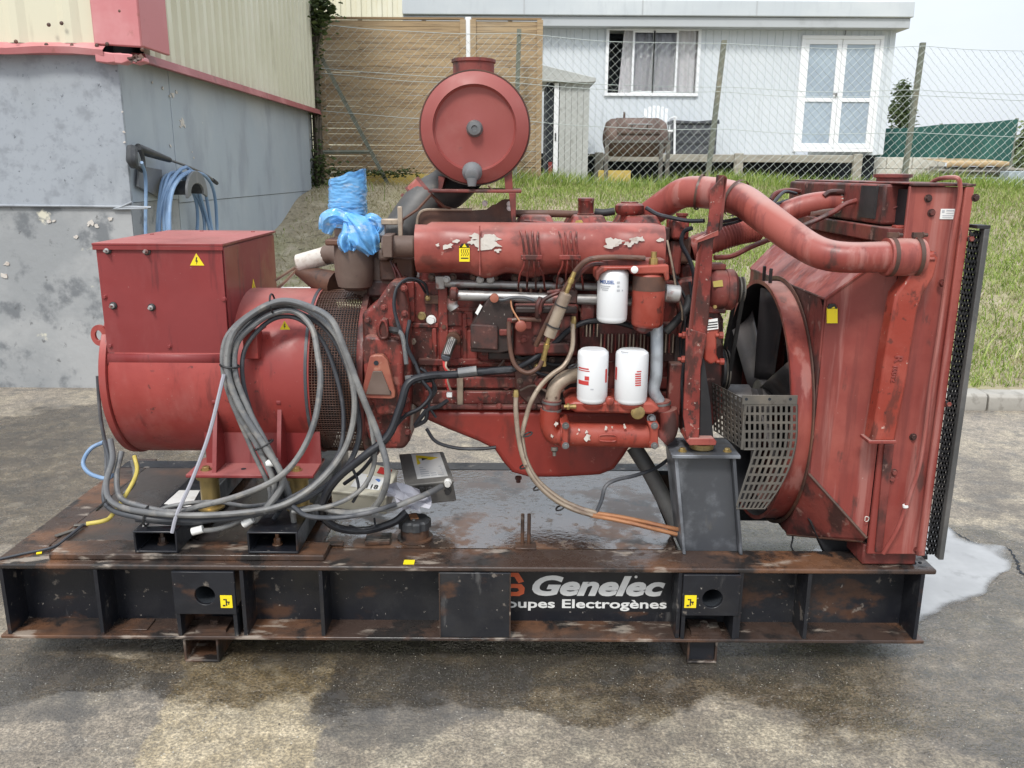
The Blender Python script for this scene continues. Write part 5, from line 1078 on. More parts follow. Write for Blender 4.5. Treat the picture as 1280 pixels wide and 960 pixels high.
# corrugated black harness from the engine down to the deck
cable('harness_conduit', [(640, 462, 2.72), (600, 466, 2.70), (565, 468, 2.69), (535, 470, 2.67), (512, 480, 2.65), (500, 510, 2.63), (484, 545, 2.61), (455, 570, 2.59), (425, 595, 2.59), (405, 620, 2.60), (404, 645, 2.62), (425, 660, 2.63), (458, 663, 2.65), (490, 652, 2.67), (508, 640, 2.69)], .0135, 'cable_black', 'thick black harness sleeve from the engine side down onto the tank', 'cable')
cable('harness_conduit', [(512, 400, 2.70), (507, 430, 2.68), (519, 455, 2.67), (528, 475, 2.66), (538, 492, 2.66), (527, 508, 2.65), (505, 520, 2.65), (482, 548, 2.64), (456, 585, 2.63), (430, 605, 2.64)], .0065, 'cable_black', 'thin black wire bundle down the flywheel housing', 'cable')
cable('harness_conduit', [(372, 638, 2.60), (398, 634, 2.60), (430, 640, 2.59), (465, 638, 2.60), (490, 634, 2.63), (512, 626, 2.66), (535, 618, 2.70), (552, 608, 2.76)], .0105, 'cable_grey', 'grey corrugated conduit running to the grey junction box', 'cable')
cable('harness_conduit', [(365, 632, 2.57), (385, 645, 2.57), (420, 646, 2.575), (460, 642, 2.585), (495, 630, 2.62)], .0085, 'cable_dark', 'dark conduit beneath the corrugated one in front of the beige box', 'cable')
cable('black_wire', [(440, 584, 2.63), (446, 600, 2.615), (448, 615, 2.605), (441, 628, 2.60)], .005, 'cable_black', 'short black wire over the beige box', 'wire')
cable('black_wire', [(437, 657, 2.63), (452, 661, 2.60), (467, 658, 2.61), (468, 648, 2.64)], .0035, 'cable_black', 'thin black wire loop beside the filler cap', 'wire')
# beige and grey junction boxes standing on the tank
def tilted(c, sz, rz, rx): return rot('Z', rz) @ rot('X', rx)
def jbox(name, pts_top, h, m, label, rx):
    a, b, c, d = pts_top                                 # front-left, front-right, back-right, back-left on the lid
    t = thing(name, (a+b+c+d)/4 - V(0, 0, h), label, 'junction box', 'junction boxes standing on the tank'); bm = BM()
    nrm = (b-a).cross(d-a).normalized()
    prism(bm, [p - nrm*.012 for p in (a, b, c, d)], -nrm*(h-.012)); obj('box_body', bm, m, t, bevel=.005)
    e = ((b-a).normalized()*.004, (d-a).normalized()*.004)
    bm = BM(); prism(bm, [a-e[0]-e[1], b+e[0]-e[1], c+e[0]+e[1], d-e[0]+e[1]], -nrm*.013); obj('box_lid', bm, m, t, bevel=.004); return t, nrm
def on(q, st, uv): a, b, c, d = q; s, t = uv; return a.lerp(b, s).lerp(d.lerp(c, s), t)
zbx = zTk
q = (P(413, 612, 2.72), P(482, 620, 2.70), P(496, 588, 2.86), P(444, 574, 2.88))
t, nr = jbox('junction_box', q, .085, 'beige_plastic', 'beige plastic junction box tangled in cables on the tank', 0)
def patch(name, q, s0, s1, t0, t1, m, t, nr, off=.0006):
    bm = BM(); prism(bm, [on(q, 0, uv)+nr*off for uv in ((s0, t0), (s1, t0), (s1, t1), (s0, t1))], nr*.0006); return obj(name, bm, m, t, smooth=0)
patch('white_sticker', q, .30, .84, .16, .62, 'white_label', t, nr); patch('red_sticker', q, .62, .90, .74, .97, 'label_red', t, nr)
bm = BM(); c = on(q, 0, (.72, .48)) + nr*.0014; lathe(bm, c, nr, [(0, .010), (.0005, .010)], 16); obj('blue_symbol', bm, 'label_blue', t, smooth=0)
bm = BM(); prism(bm, [on(q, 0, uv)+nr*.0014 for uv in ((.42, .42), (.56, .42), (.49, .60))], nr*.0005); obj('yellow_symbol', bm, 'yellow_tag', t, smooth=0)
M = plane_m(on(q, 0, (.56, .18)) + nr*.0014, q[1]-q[0], q[3]-q[0]); text('lettering', '118', M, .030, 'ink', t, .0003, .0008)
q = (P(508, 606, 2.83), P(566, 600, 2.83), P(553, 565, 3.0), P(500, 568, 3.0))
t, nr = jbox('junction_box', q, .10, 'grey_box', 'grey metal junction box with yellow warning label on the wet tank', 0)
patch('white_sticker', q, .26, .93, .14, .97, 'white_label', t, nr)
bm = BM(); tri = [on(q, 0, uv)+nr*.0014 for uv in ((.34, .60), (.36, .93), (.86, .80))]; prism(bm, tri, nr*.0005); obj('warning_triangle', bm, 'yellow_tag', t, smooth=0)
cen = (tri[0]+tri[1]+tri[2])/3; bm = BM(); prism(bm, [cen + (p-cen)*.28 + nr*.0006 for p in tri], nr*.0004); obj('triangle_mark', bm, 'ink', t, smooth=0)
bm = BM()
for k in range(5):
    for (a, b) in ((.36, .55), (.58, .70), (.73, .86)): prism(bm, [on(q, 0, uv)+nr*.0014 for uv in ((a, .20+.07*k), (b, .20+.07*k), (b, .225+.07*k), (a, .225+.07*k))], nr*.0003)
obj('fine_print', bm, 'label_grey', t, smooth=0, kind='stuff')
for u, v, m, r in ((527, 612, 'rubber_black', .016), (538, 611, 'rubber_black', .013), (560, 602, 'white_label', .014), (560, 612, 'rubber_black', .013)):
    bm = BM(); c = P(u, v, 2.825); lathe(bm, c, (0, -1, -.1), [(0, r), (.010, r), (.012, r*.75), (.026, r*.75)], 10); obj('cable_gland', bm, m, t)
# scrap of plastic sheet
bm = BM(); rr = random.Random(8); g = []
for j in range(6):
    g.append([bm.verts.new(P(482+11*i+rr.uniform(-3, 3), 604+6*j+rr.uniform(-3, 3)+1.5*i, 2.74-.012*j+rr.uniform(-.02, .02))) for i in range(6)])
for j in range(5):
    for i in range(5):
        if (i, j) not in ((0, 4), (4, 0), (4, 4), (0, 3)): bm.faces.new((g[j][i], g[j][i+1], g[j+1][i+1], g[j+1][i]))
o = tag(obj('plastic_scrap', bm, 'nylon', smooth=0), 'crumpled grey plastic scrap between the two junction boxes', 'plastic sheet'); o.modifiers.new('solid', 'SOLIDIFY').thickness = .001
# blue polythene bag over the exhaust outlet
# ================================================================== diesel engine
YE = 2.83                                              # side face of the block
def eb(bm, u0, u1, v0, v1, Y0, Y1):                    # box whose front face covers the pixel rectangle at depth Y0
    a, b = P(u0, (v0+v1)/2, Y0), P(u1, (v0+v1)/2, Y0); z1 = P((u0+u1)/2, v0, Y0).z; z0 = P((u0+u1)/2, v1, Y0).z
    bx(bm, a.x, b.x, Y0, Y1, z0, z1)
def eprism(bm, pts, Y0, Y1): prism(bm, [P(u, v, Y0) for u, v in pts], (0, Y1-Y0, 0))
bm = BM(); eprism(bm, [(500, 352), (845, 352), (850, 490), (850, 508), (525, 512), (508, 500)], YE, 3.27); en = obj('engine', bm, 'red_engine', gs, bevel=.006)
def ep(name, bm, m='red_engine', **k): return obj(name, bm, m, en, **k)
# side relief: ribs, pockets, ledges
for (u0, u1, v0, v1, d) in ((505, 518, 352, 402, .02), (548, 560, 352, 470, .018), (560, 640, 384, 390, .012), (512, 548, 404, 410, .014), (540, 546, 410, 470, .012), (578, 584, 392, 452, .014), (560, 578, 420, 424, .01), (584, 640, 452, 458, .014), (522, 640, 452, 456, .016)):
    bm = BM(); eb(bm, u0, u1, v0, v1, YE-d, YE+.01); ep('block_rib', bm, bevel=.004)
for (u0, u1, v0, v1) in ((556, 578, 386, 408), (580, 592, 386, 408), (551, 576, 413, 450), (581, 597, 413, 450), (600, 640, 413, 446), (566, 576, 418, 428)):
    bm = BM(); eb(bm, u0, u1, v0, v1, YE-.010, YE+.01); ep('block_panel', bm, bevel=.004)
bm = BM(); eprism(bm, [(522, 449), (598, 449), (606, 455), (560, 458), (522, 457)], YE-.020, YE+.01); ep('oil_rail', bm, bevel=.004)
for (u0, u1, v0, v1, d, m) in ((530, 850, 472, 486, .028, 'red_engine'), (530, 850, 490, 506, .036, 'red_engine'), (531, 850, 507.5, 513, .055, 'red_grimy'), (560, 650, 461, 471, .020, 'red_grimy')):
    bm = BM(); eb(bm, u0, u1, v0, v1, YE-d, YE+.01); ep('crankcase_ledge', bm, m, bevel=.005)
for u in (556, 600, 624, 645, 668, 690):
    bm = BM(); q = P(u, 508, YE-.056); bolt(bm, (q.x, YE-.055, q.z), (0, -1, 0), .008, .008); ep('sump_bolt', bm, 'red_grimy')
for u, v, r, m in ((527, 395, .013, 'zinc_yellow'), (539, 400, .015, 'white_label'), (633, 481, .017, 'red_grimy'), (516, 427, .011, 'beige_metal'), (574, 482, .008, 'brass'), (574, 500, .009, 'red_engine'), (555, 408, .010, 'rust_dark')):
    bm = BM(); q = P(u, v, YE-.01); lathe(bm, (q.x, YE-.004, q.z), (0, -1, 0), [(0, r*1.1), (.006, r*1.1), (.007, r*.8), (.020, r*.78)], 6 if r < .012 else 16); ep('plug', bm, m)
bm = BM(); eb(bm, 571, 579, 471, 509, YE-.045, YE-.038); ep('sensor_bracket', bm, 'beige_metal', bevel=.003)
# oil sump
bm = BM(); eprism(bm, [(527, 513.5), (848, 513.5), (846, 535), (790, 556), (780, 572), (768, 588), (750, 595), (700, 598), (662, 598), (640, 592), (628, 578), (618, 563), (598, 553), (560, 538), (532, 526)], YE-.045, 3.22); ep('oil_sump', bm, 'red_sump', bevel=.028, seg=4)
bm = BM(); q = P(648, 597, YE+.05); lathe(bm, q+V(0, 0, .004), (0, 0, -1), [(0, .012), (.010, .012), (.012, .008), (.022, .008)], 8); ep('drain_plug', bm, 'red_engine')
# flywheel housing
bm = BM(); eprism(bm, [(452, 392), (470, 378), (488, 352), (504, 352), (510, 386), (514, 470), (512, 510), (512, 552), (505, 562), (468, 562), (456, 540)], 2.74, 3.36); ep('flywheel_housing', bm, 'red_engine', bevel=.014, seg=3)
bm = BM(); eprism(bm, [(452, 430), (456, 420), (498, 424), (503, 432), (504, 520), (470, 520), (456, 480)], 2.70, 2.76); ep('housing_boss', bm, 'red_engine', bevel=.010, seg=3)
bm = BM(); eprism(bm, [(462, 446), (468, 444), (478, 444), (484, 450), (494, 490), (494, 497), (489, 499), (458, 498), (453, 493), (454, 482)], 2.672, 2.70); ep('cover_plate', bm, 'plate_tan', bevel=.003)
bm = BM(); eprism(bm, [(466, 464), (477, 464), (489, 494), (457, 493)], 2.666, 2.674); ep('plate_panel', bm, 'cast_brown', bevel=.002)
for u, v in ((470, 454), (486, 491)):
    bm = BM(); q = P(u, v, 2.668); lathe(bm, (q.x, 2.6715, q.z), (0, -1, 0), [(0, .008), (.0012, .008)], 14); ep('plate_hole', bm, 'dark_void')
bm = BM(); eprism(bm, [(471, 406), (478, 398), (484, 400), (487, 422), (476, 426), (470, 418)], 2.69, 2.72); tube(bm, PP([(477, 400), (473, 410), (476, 422), (484, 420), (482, 404), (477, 400)], 2.685), .005, 6); ep('inspection_cover', bm, 'red_engine', bevel=.003)
bm = BM(); tube(bm, PP([(488, 412, 2.70), (493, 413, 2.68), (498, 414, 2.68)]), .011, 8); ep('speed_sensor', bm, 'rubber_black')
bm = BM(); tube(bm, PP([(496, 413, 2.68), (502, 418, 2.675), (505, 430, 2.67), (508, 455, 2.665)]), .0075, 8); ep('sensor_lead', bm, 'cable_grey')
# multi-pin connector with red wires
bm = BM(); a, b = P(566, 424, 2.80), P(557, 446, 2.76); tube(bm, [a, b], .017, 10, smooth=False); ep('connector_sleeve', bm, 'guard_grey')
for k in range(4):
    bm = BM(); tube(bm, PP([(561.5+2.4*k, 424, 2.775), (558+2.2*k, 434, 2.755), (555.5+2*k, 443, 2.74)]), .0022, 6); ep('connector_pin', bm, 'aluminium')
bm = BM(); lathe(bm, P(567, 422, 2.82), (0, -1, -.3), [(0, .024), (.012, .024), (.014, .019)], 16); ep('connector_ring', bm, 'rust_dark')
bm = BM(); eprism(bm, [(552, 443), (563, 447), (561, 452), (555, 452), (551, 448)], 2.735, 2.76); ep('connector_plug', bm, 'cable_dark', bevel=.003)
for k in range(4):
    bm = BM(); tube(bm, PP([(554+1.5*k, 451, 2.74), (555+k, 459, 2.73), (560+2*k, 466, 2.73), (568+k, 468, 2.735), (569, 463, 2.74), (560, 466, 2.74), (557+k, 476, 2.735), (560+1.4*k, 488, 2.73)]), .0022, 5); ep('thin_wire', bm, 'label_red' if k < 2 else 'beige_metal')
bm = BM(); eb(bm, 558, 565, 491, 497, 2.72, 2.735); ep('wire_plug', bm, 'white_label', bevel=.002)
# starter / harness clutter in shadow below
for pts, r in (([(525, 460), (535, 468), (542, 480), (540, 494), (530, 508)], .006), ([(530, 462), (540, 475), (545, 488), (536, 505), (545, 522)], .0045), ([(560, 500), (548, 508), (535, 512), (532, 525), (518, 533)], .007), ([(533, 536), (545, 552), (570, 560), (600, 561), (620, 559)], .006), ([(516, 478), (540, 476), (543, 470)], .0045), ([(505, 522), (525, 512), (538, 500)], .003)):
    bm = BM(); tube(bm, PP(pts, 2.70), r, 7); ep('loom_wire', bm, 'cable_black')
bm = BM(); tube(bm, PP([(513, 480), (512, 470)], 2.665), .016, 9, smooth=False); tube(bm, PP([(573, 466), (596, 463)], 2.68), .016, 9, smooth=False); ep('tape_wrap', bm, 'cable_grey', kind='stuff')
bm = BM(); tube(bm, PP([(519, 532), (526, 522), (534, 512)], 2.70), .008, 7); ep('loose_sleeve', bm, 'cable_black')

# heat shield over the exhaust manifold
sx0, sx1 = P(518, 312, 2.70).x, P(832, 312, 2.70).x; zt, zb_ = P(675, 279, 2.74).z, P(675, 346, 2.70).z
bm = BM(); secs = [(2.90, zt-.01), (2.78, zt), (2.735, zt-.006), (2.705, zt-.030), (2.695, zt-.062), (2.695, zb_+.055), (2.705, zb_+.035), (2.735, zb_+.012), (2.79, zb_)]
segs = 33; prev = None; rr = random.Random(2)
for i in range(segs+1):
    t = i/segs; x = sx0 + (sx1-sx0)*t; row = []
    dent = 0
    for c_, w_ in ((.12, .05), (.46, .05), (.80, .05)): dent += .010*math.exp(-((t-c_)/w_)**2)
    bulge = .018*math.exp(-((t-.285)/.05)**4) + .014*math.exp(-((t-.47)/.05)**4)
    for k, (y, z) in enumerate(secs):
        zz = z + (.014 if (t < .04 or t > .985) and k < 2 else 0)*-1
        yy = y + (dent if 3 <= k <= 4 else 0)
        if k >= 6: zz -= bulge
        row.append(bm.verts.new((x, yy, zz)))
    if prev:
        for a in range(len(secs)-1): bm.faces.new((prev[a], prev[a+1], row[a+1], row[a]))
    else: bm.faces.new(row)
    prev = row
bm.faces.new(prev[::-1]); hs = ep('heat_shield', bm, 'heat_shield', smooth=50)
bm = BM(); eb(bm, 599, 600.4, 282, 344, 2.688, 2.70); ep('shield_seam', bm, 'heat_shield')
bm = BM(); q = P(580, 313, 2.694)
def flk(bm, u, v, s, Y, asp=1.8):
    flake(bm, P(u, v, Y), s*1.9, (V(asp, 0, 0), V(0, 0, 1), V(0, -.0012, 0)), 11)
peel = [(607, 299, .016, 2.699), (594, 296, .010, 2.699), (616, 304, .016, 2.694), (605, 308, .014, 2.694), (619, 299, .012, 2.699), (560, 308, .010, 2.694), (571, 302, .006, 2.696), (547, 306, .005, 2.695), (600, 304, .016, 2.695), (622, 313, .006, 2.693), (765, 304, .014, 2.695), (774, 301, .010, 2.697), (793, 300, .012, 2.697), (800, 299, .008, 2.697), (760, 309, .007, 2.693), (786, 305, .008, 2.695), (826, 300, .007, 2.697), (590, 303, .008, 2.695)]
for u, v, s, Y in peel:
    bm = BM(); flk(bm, u, v, s, Y-.0015); ep('peeled_patch', bm, 'paint_peel', smooth=0)
bm = BM(); eb(bm, 574, 587, 308, 327, 2.6905, 2.694); ep('hot_surface_sticker', bm, 'yellow_tag')
bm = BM(); prism(bm, [P(u, v, 2.6905) for u, v in ((573.5, 310), (577, 304.5), (584, 304.5), (587.5, 310))], (0, .003, 0)); ep('sticker_top', bm, 'ink', smooth=0)
bm = BM(); prism(bm, [P(u, v, 2.6895) for u, v in ((577.5, 309), (580.5, 304.5), (583.5, 309))], (0, .0008, 0)); ep('sticker_triangle', bm, 'yellow_tag', smooth=0)
for k in range(4):
    bm = BM(); tube(bm, PP([(576.5+2.6*k, 320, 2.6903), (577.7+2.6*k, 317, 2.6903), (576.5+2.6*k, 314, 2.6903), (577.7+2.6*k, 311, 2.6903)]), .0010, 4); ep('heat_mark', bm, 'ink')
bm = BM(); eb(bm, 576, 585.5, 322, 323.5, 2.6898, 2.691); ep('heat_mark', bm, 'ink')
# aluminium rails below the shield
bm = BM(); a, b = P(548, 354, 2.79), P(845, 361, 2.79); cylb(bm, a, b, .013); ep('fuel_rail', bm, 'aluminium')
bm = BM(); a, b = P(566, 369, 2.76), P(790, 376, 2.76); cylb(bm, a, b, .017); ep('water_pipe', bm, 'aluminium')
bm = BM(); eb(bm, 544, 556, 345, 362, 2.775, 2.80); ep('rail_end', bm, 'aluminium', bevel=.004)
for u, v in ((558, 350), (600, 350), (613, 350), (700, 352), (760, 355)):
    bm = BM(); q = P(u, v, 2.765); lathe(bm, q + V(0, .02, 0), (0, -1, 0), [(0, .013), (.014, .013), (.016, .008), (.026, .008)], 10); ep('rail_clamp', bm, 'aluminium')
bm = BM(); q = P(567, 368, 2.75); lathe(bm, q + V(-.012, .0, 0), (1, 0, -.05), [(0, .018), (.004, .025), (.020, .025), (.026, .018)], 16); ep('hose_end', bm, 'red_engine')
bm = BM(); tube(bm, PP([(566, 374), (565, 381), (568, 386)], 2.75), .018, 10); ep('pipe_elbow', bm, 'aluminium')
bm = BM(); eb(bm, 531, 564, 369, 380, YE-.016, YE); ep('sensor_plate', bm, 'rust_dark', bevel=.002)
bm = BM(); q = P(535, 373, YE-.015); lathe(bm, q, (0, -1, .2), [(0, .009), (.012, .009), (.014, .005), (.022, .005)], 8); ep('oil_sensor', bm, 'brass')
bm = BM(); tube(bm, PP([(535, 368, 2.79), (530, 354, 2.77), (512, 348, 2.75), (497, 358, 2.73), (492, 380, 2.71), (497, 405, 2.69), (506, 430, 2.67), (518, 455, 2.665)]), .0048, 8); tube(bm, PP([(532, 366, 2.80), (522, 352, 2.78), (506, 352, 2.76), (495, 365, 2.74), (494, 388, 2.715), (502, 415, 2.69), (513, 445, 2.675)]), .004, 7); ep('sensor_wire', bm, 'cable_black', kind='stuff')
# injector pipes across the shield
for base, n in ((655, 4), (703, 4)):
    for k in range(n):
        du = base + 6.2*k; bm = BM()
        tube(bm, PP([(du-16+2*k, 283, 2.82), (du-6+1.5*k, 288, 2.73), (du-2, 298, 2.685), (du, 316, 2.68), (du, 332, 2.68), (du+(k-1.5)*3.5, 344, 2.70), (du+(k-1.5)*5, 362, 2.74)]), .0034, 6); ep('injector_pipe', bm, 'red_engine')
    bm = BM(); eb(bm, base-4, base+23, 319, 325, 2.672, 2.684); ep('pipe_clip', bm, 'red_engine', bevel=.002)
# injection pump and governor
bm = BM(); eprism(bm, [(590, 404), (608, 377), (612, 371), (642, 376), (642, 438), (624, 442), (588, 440)], 2.71, 2.83); ep('pump_governor', bm, 'grime_black', bevel=.004)
bm = BM(); eprism(bm, [(588, 405), (622, 407), (623, 438), (588, 436)], 2.695, 2.715); ep('governor_cover', bm, 'grime_black', bevel=.005)
bm = BM(); prism(bm, [P(594, 391, 2.705), P(600, 380, 2.705), P(603, 383, 2.705), P(597, 394, 2.705)], (0, .003, 0)); ep('name_plate', bm, 'white_label', smooth=0)
bm = BM(); eb(bm, 642, 722, 380, 445, 2.74, 2.84); ep('injection_pump', bm, 'red_grimy', bevel=.008)
for k in range(6):
    bm = BM(); q = P(651+12.4*k, 381, 2.765); lathe(bm, q, (0, 0, 1), [(0, .012), (.012, .012), (.014, .008), (.04, .008), (.042, .005), (.055, .005)], 10); ep('pump_outlet', bm, 'rust_dark')
for k in range(5):
    bm = BM(); q = P(655+14*k, 424, 2.735); bolt(bm, q, (0, -1, 0), .010, .010); ep('pump_bolt', bm, 'red_grimy')
for (u0, u1, v0, v1, Y) in ((634, 648, 398, 404, 2.70), (668, 712, 430, 442, 2.70), (624, 640, 412, 420, 2.70), (700, 716, 395, 425, 2.72), (640, 665, 395, 412, 2.72)):
    bm = BM(); eb(bm, u0, u1, v0, v1, Y, Y+.05); ep('pump_fitting', bm, 'red_grimy', bevel=.004)
bm = BM(); q = P(651, 406, 2.69); lathe(bm, q, (0, -1, 0), [(0, .018), (.03, .018), (.034, .012)], 14); ep('lift_pump', bm, 'plate_tan')
bm = BM(); tube(bm, PP([(638, 372, 2.70), (640, 385, 2.68), (646, 396, 2.67), (652, 405, 2.66)]), .0030, 6); ep('pink_wire', bm, 'copper')
bm = BM(); tube(bm, PP([(617, 373, 2.70), (628, 375, 2.69), (640, 372, 2.69), (655, 372, 2.69), (668, 376, 2.69)]), .0055, 7); ep('solenoid_lead', bm, 'cable_dark')
bm = BM(); lathe(bm, P(618, 372, 2.70), (0, -1, 0), [(0, .014), (.016, .014), (.018, .008)], 14); ep('solenoid_knob', bm, 'plate_tan')
# fuel hoses
def hz(name, pts, r, m): bm = BM(); tube(bm, PP(pts), r, 9, 7); return ep(name, bm, m)
hz('fuel_hose', [(676, 372, 2.68), (672, 382, 2.67), (672, 396, 2.68)], .008, 'red_grimy'); hz('fuel_hose', [(640, 400, 2.68), (650, 399, 2.68), (676, 400, 2.69)], .0075, 'rust_dark')
hz('fuel_hose', [(636, 402, 2.67), (637, 430, 2.66), (643, 455, 2.65), (658, 466, 2.645), (672, 460, 2.65), (679, 448, 2.655)], .0075, 'rust_dark')
hz('fuel_hose', [(806, 323, 2.62), (780, 322, 2.61), (755, 322, 2.60), (735, 325, 2.60), (722, 336, 2.61), (712, 352, 2.62), (700, 372, 2.63), (688, 395, 2.64), (678, 415, 2.66), (670, 432, 2.68)], .0085, 'rust_dark')
hz('fuel_hose', [(770, 332, 2.635), (748, 330, 2.62), (734, 334, 2.62), (720, 348, 2.63), (704, 374, 2.65), (694, 398, 2.67), (690, 420, 2.69)], .0070, 'red_grimy')
hz('fuel_hose', [(684, 366, 2.66), (700, 364, 2.66), (680, 375, 2.66), (675, 392, 2.67)], .0065, 'red_grimy')
hz('cream_hose', [(716, 402, 2.66), (716, 430, 2.65), (712, 445, 2.64), (704, 458, 2.63), (690, 468, 2.63), (676, 482, 2.63), (665, 500, 2.62), (658, 520, 2.62), (652, 545, 2.61)], .0078, 'beige_metal')
hz('cream_hose', [(645, 494, 2.62), (645, 515, 2.61), (648, 545, 2.60), (655, 575, 2.59), (668, 600, 2.585), (690, 622, 2.59), (715, 636, 2.60), (740, 644, 2.61)], .0082, 'beige_metal')
hz('cream_hose', [(652, 545, 2.615), (658, 575, 2.605), (672, 600, 2.60), (698, 622, 2.605), (722, 634, 2.615), (745, 641, 2.62)], .0078, 'beige_metal')
for (pts) in ([(738, 644, 2.61), (780, 652, 2.62), (846, 668, 2.64)], [(743, 641, 2.62), (785, 648, 2.635), (848, 662, 2.655)]): hz('copper_pipe', pts, .0075, 'copper')
hz('return_hose', [(745, 642, 2.62), (752, 625, 2.63), (757, 608, 2.64), (770, 600, 2.66), (795, 594, 2.70), (820, 585, 2.76), (838, 572, 2.80)], .0065, 'cable_dark')
for u, v in ((645, 492), (717, 400), (680, 447)):
    bm = BM(); q = P(u, v, 2.62 if u < 650 else 2.66); lathe(bm, q, (0, 0, -1), [(-.012, .007), (0, .010), (.010, .010), (.011, .008), (.028, .008)], 8); ep('brass_fitting', bm, 'brass')
for u, v in ((655, 583), (672, 610), (700, 635), (716, 458), (660, 543)):
    bm = BM(); q = P(u, v, 2.60); x_, y_, d_ = frame((.4, 0, -1)); tube(bm, [q + x_*(.018*math.cos(t*.628)) + y_*(.014*math.sin(t*.628)) for t in range(11)], .003, 5, 2); ep('hose_tie', bm, 'rubber_black')
# inline primer filter on the sloping hose
bm = BM(); a, b = P(708, 366, 2.60), P(686, 422, 2.61); lathe(bm, a, b-a, [(0, .010), (.004, .0185), ((b-a).length-.004, .0185), ((b-a).length, .010)], 18); ep('inline_filter', bm, 'beige_metal')
bm = BM(); c, d = P(718, 340, 2.60), P(708, 366, 2.60); lathe(bm, c, d-c, [(0, .007), (.02, .007), (.021, .010), (.036, .010), (.037, .007), ((d-c).length, .007)], 8); c, d = P(686, 422, 2.61), P(679, 450, 2.62); lathe(bm, c, d-c, [(0, .007), (.02, .007), (.021, .010), (.036, .010), (.037, .008), ((d-c).length, .008)], 8); ep('brass_union', bm, 'brass', kind='stuff')
for u, v in ((702, 382), (692, 408)):
    bm = BM(); q = P(u, v, 2.605); x_, y_, d_ = frame(b-a); tube(bm, [q + x_*(.0205*math.cos(t*.628)) + y_*(.0205*math.sin(t*.628)) for t in range(11)], .0028, 5, 2); ep('filter_strap', bm, 'rubber_black')
hz('harness', [(640, 463, 2.72), (662, 452, 2.71), (690, 432, 2.72), (712, 412, 2.72), (735, 402, 2.73), (765, 402, 2.74), (790, 408, 2.75), (812, 418, 2.76)], .0095, 'cable_black')
hz('harness', [(660, 455, 2.73), (670, 465, 2.73), (690, 470, 2.74), (720, 466, 2.75)], .006, 'cable_black')
# fuel filters
def canister(name, u0, u1, v0, v1, Y, m, taper=0):
    a = P((u0+u1)/2, v0, Y); b = P((u0+u1)/2, v1, Y); r = (P(u1, (v0+v1)/2, Y).x - P(u0, (v0+v1)/2, Y).x)/2; h = a.z-b.z
    bm = BM(); lathe(bm, (a.x, Y, b.z), (0, 0, 1), [(0, r*.80), (.006, r*.95), (.014, r*.985), (.020, r*.985), (.0215, r*1.0), (h-.016, r), (h-.008, r*.97), (h-.003, r*.85), (h, r*.78)], 36); return ep(name, bm, m), a.x, r, b.z, h
YFt = 2.64
f1, fx, frad, fz, fh = canister('fuel_filter', 747.5, 786, 336, 402, YFt, 'white_filter')
def wrap_mark(x0, x1, z0, z1, fx, r, Y, m, nm):          # a thin print wrapped on the can
    bm = BM(); n = 6; A, B = [], []
    for i in range(n+1):
        x = x0 + (x1-x0)*i/n; y = Y - math.sqrt(max(1e-8, (r+.0005)**2 - (x-fx)**2)); A.append(bm.verts.new((x, y, z0))); B.append(bm.verts.new((x, y, z1)))
    for i in range(n): bm.faces.new((A[i], A[i+1], B[i+1], B[i]))
    o = ep(nm, bm, m, smooth=0); o.modifiers.new('solid', 'SOLIDIFY').thickness = .0003
def mk(u0, u1, v0, v1, fx, r, m, nm='filter_print'):
    a = P(u0, v1, YFt-r); b = P(u1, v0, YFt-r); wrap_mark(a.x, b.x, a.z, b.z, fx, r, YFt, m, nm)
def wrap_text(s, u, v, h, fx, r, m, wpx):
    o = P(u, v, YFt-r); px = mpp(YFt-r, o.z); M = plane_m((o.x, YFt-r-.0006, o.z), (1, 0, 0), (0, 0, 1)); t = text('filter_lettering', s, M, h*px/.7, m, en, .0002, .0004)
    me = t.data; k = wpx*px/max(1e-6, max(q.co.x for q in me.vertices)-min(q.co.x for q in me.vertices)); ox = o.x + wpx*px/2
    for q in me.vertices: q.co.x *= k; q.co.y = 0.0 + (YFt - math.sqrt(max(1e-8, (r+.0006)**2 - (q.co.x+ox-fx)**2))) - (YFt-r-.0006) - .0002
    t.location.x = ox - wl(en).x
wrap_text('MEUSIEL', 751, 355, 4.2, fx, frad, 'label_blue', 17)
for k, (a, b) in enumerate(((752, 763), (752, 761), (753, 760))): mk(a, b, 357.5+2.4*k, 358.8+2.4*k, fx, frad, 'label_grey')
for (a, b, c, d) in ((771, 775, 352, 354.6), (771.5, 774.5, 357, 359.4), (771, 775, 362, 364.6), (777.5, 779, 362.5, 364.5)): mk(a, b, c, d, fx, frad, 'label_grey')
f2, fx2, fr2, fz2, fh2 = canister('fuel_filter', 791.5, 832, 340, 408, YFt, 'red_orange')
bm = BM(); lathe(bm, (fx2, YFt, fz2+fh2-.055), (0, 0, 1), [(0, fr2+.0008), (.045, fr2+.0008)], 36, (False, False)); ep('smudged_band', bm, 'rust_dark')
bm = BM(); lathe(bm, (fx2-.01, YFt, fz2), (0, 0, -1), [(0, fr2*.7), (.010, fr2*.6), (.022, .010)], 8); ep('drain_bowl', bm, 'red_grimy')
bm = BM(); eprism(bm, [(745, 350), (745, 340), (752, 333), (790, 333), (836, 331), (837, 350), (832, 352), (830, 342), (790, 343), (786, 337), (760, 338), (750, 344), (748, 352)], YFt-.05, YFt+.06); ep('filter_head', bm, 'red_orange', bevel=.006)
bm = BM(); eb(bm, 752, 832, 324, 334, YFt-.02, YFt+.06); ep('filter_head_top', bm, 'red_grimy', bevel=.006)
bm = BM(); q = P(793, 337, YFt-.05); lathe(bm, q, (0, -1, 0), [(0, .011), (.006, .011), (.008, .007)], 14); ep('head_bolt', bm, 'white_label')
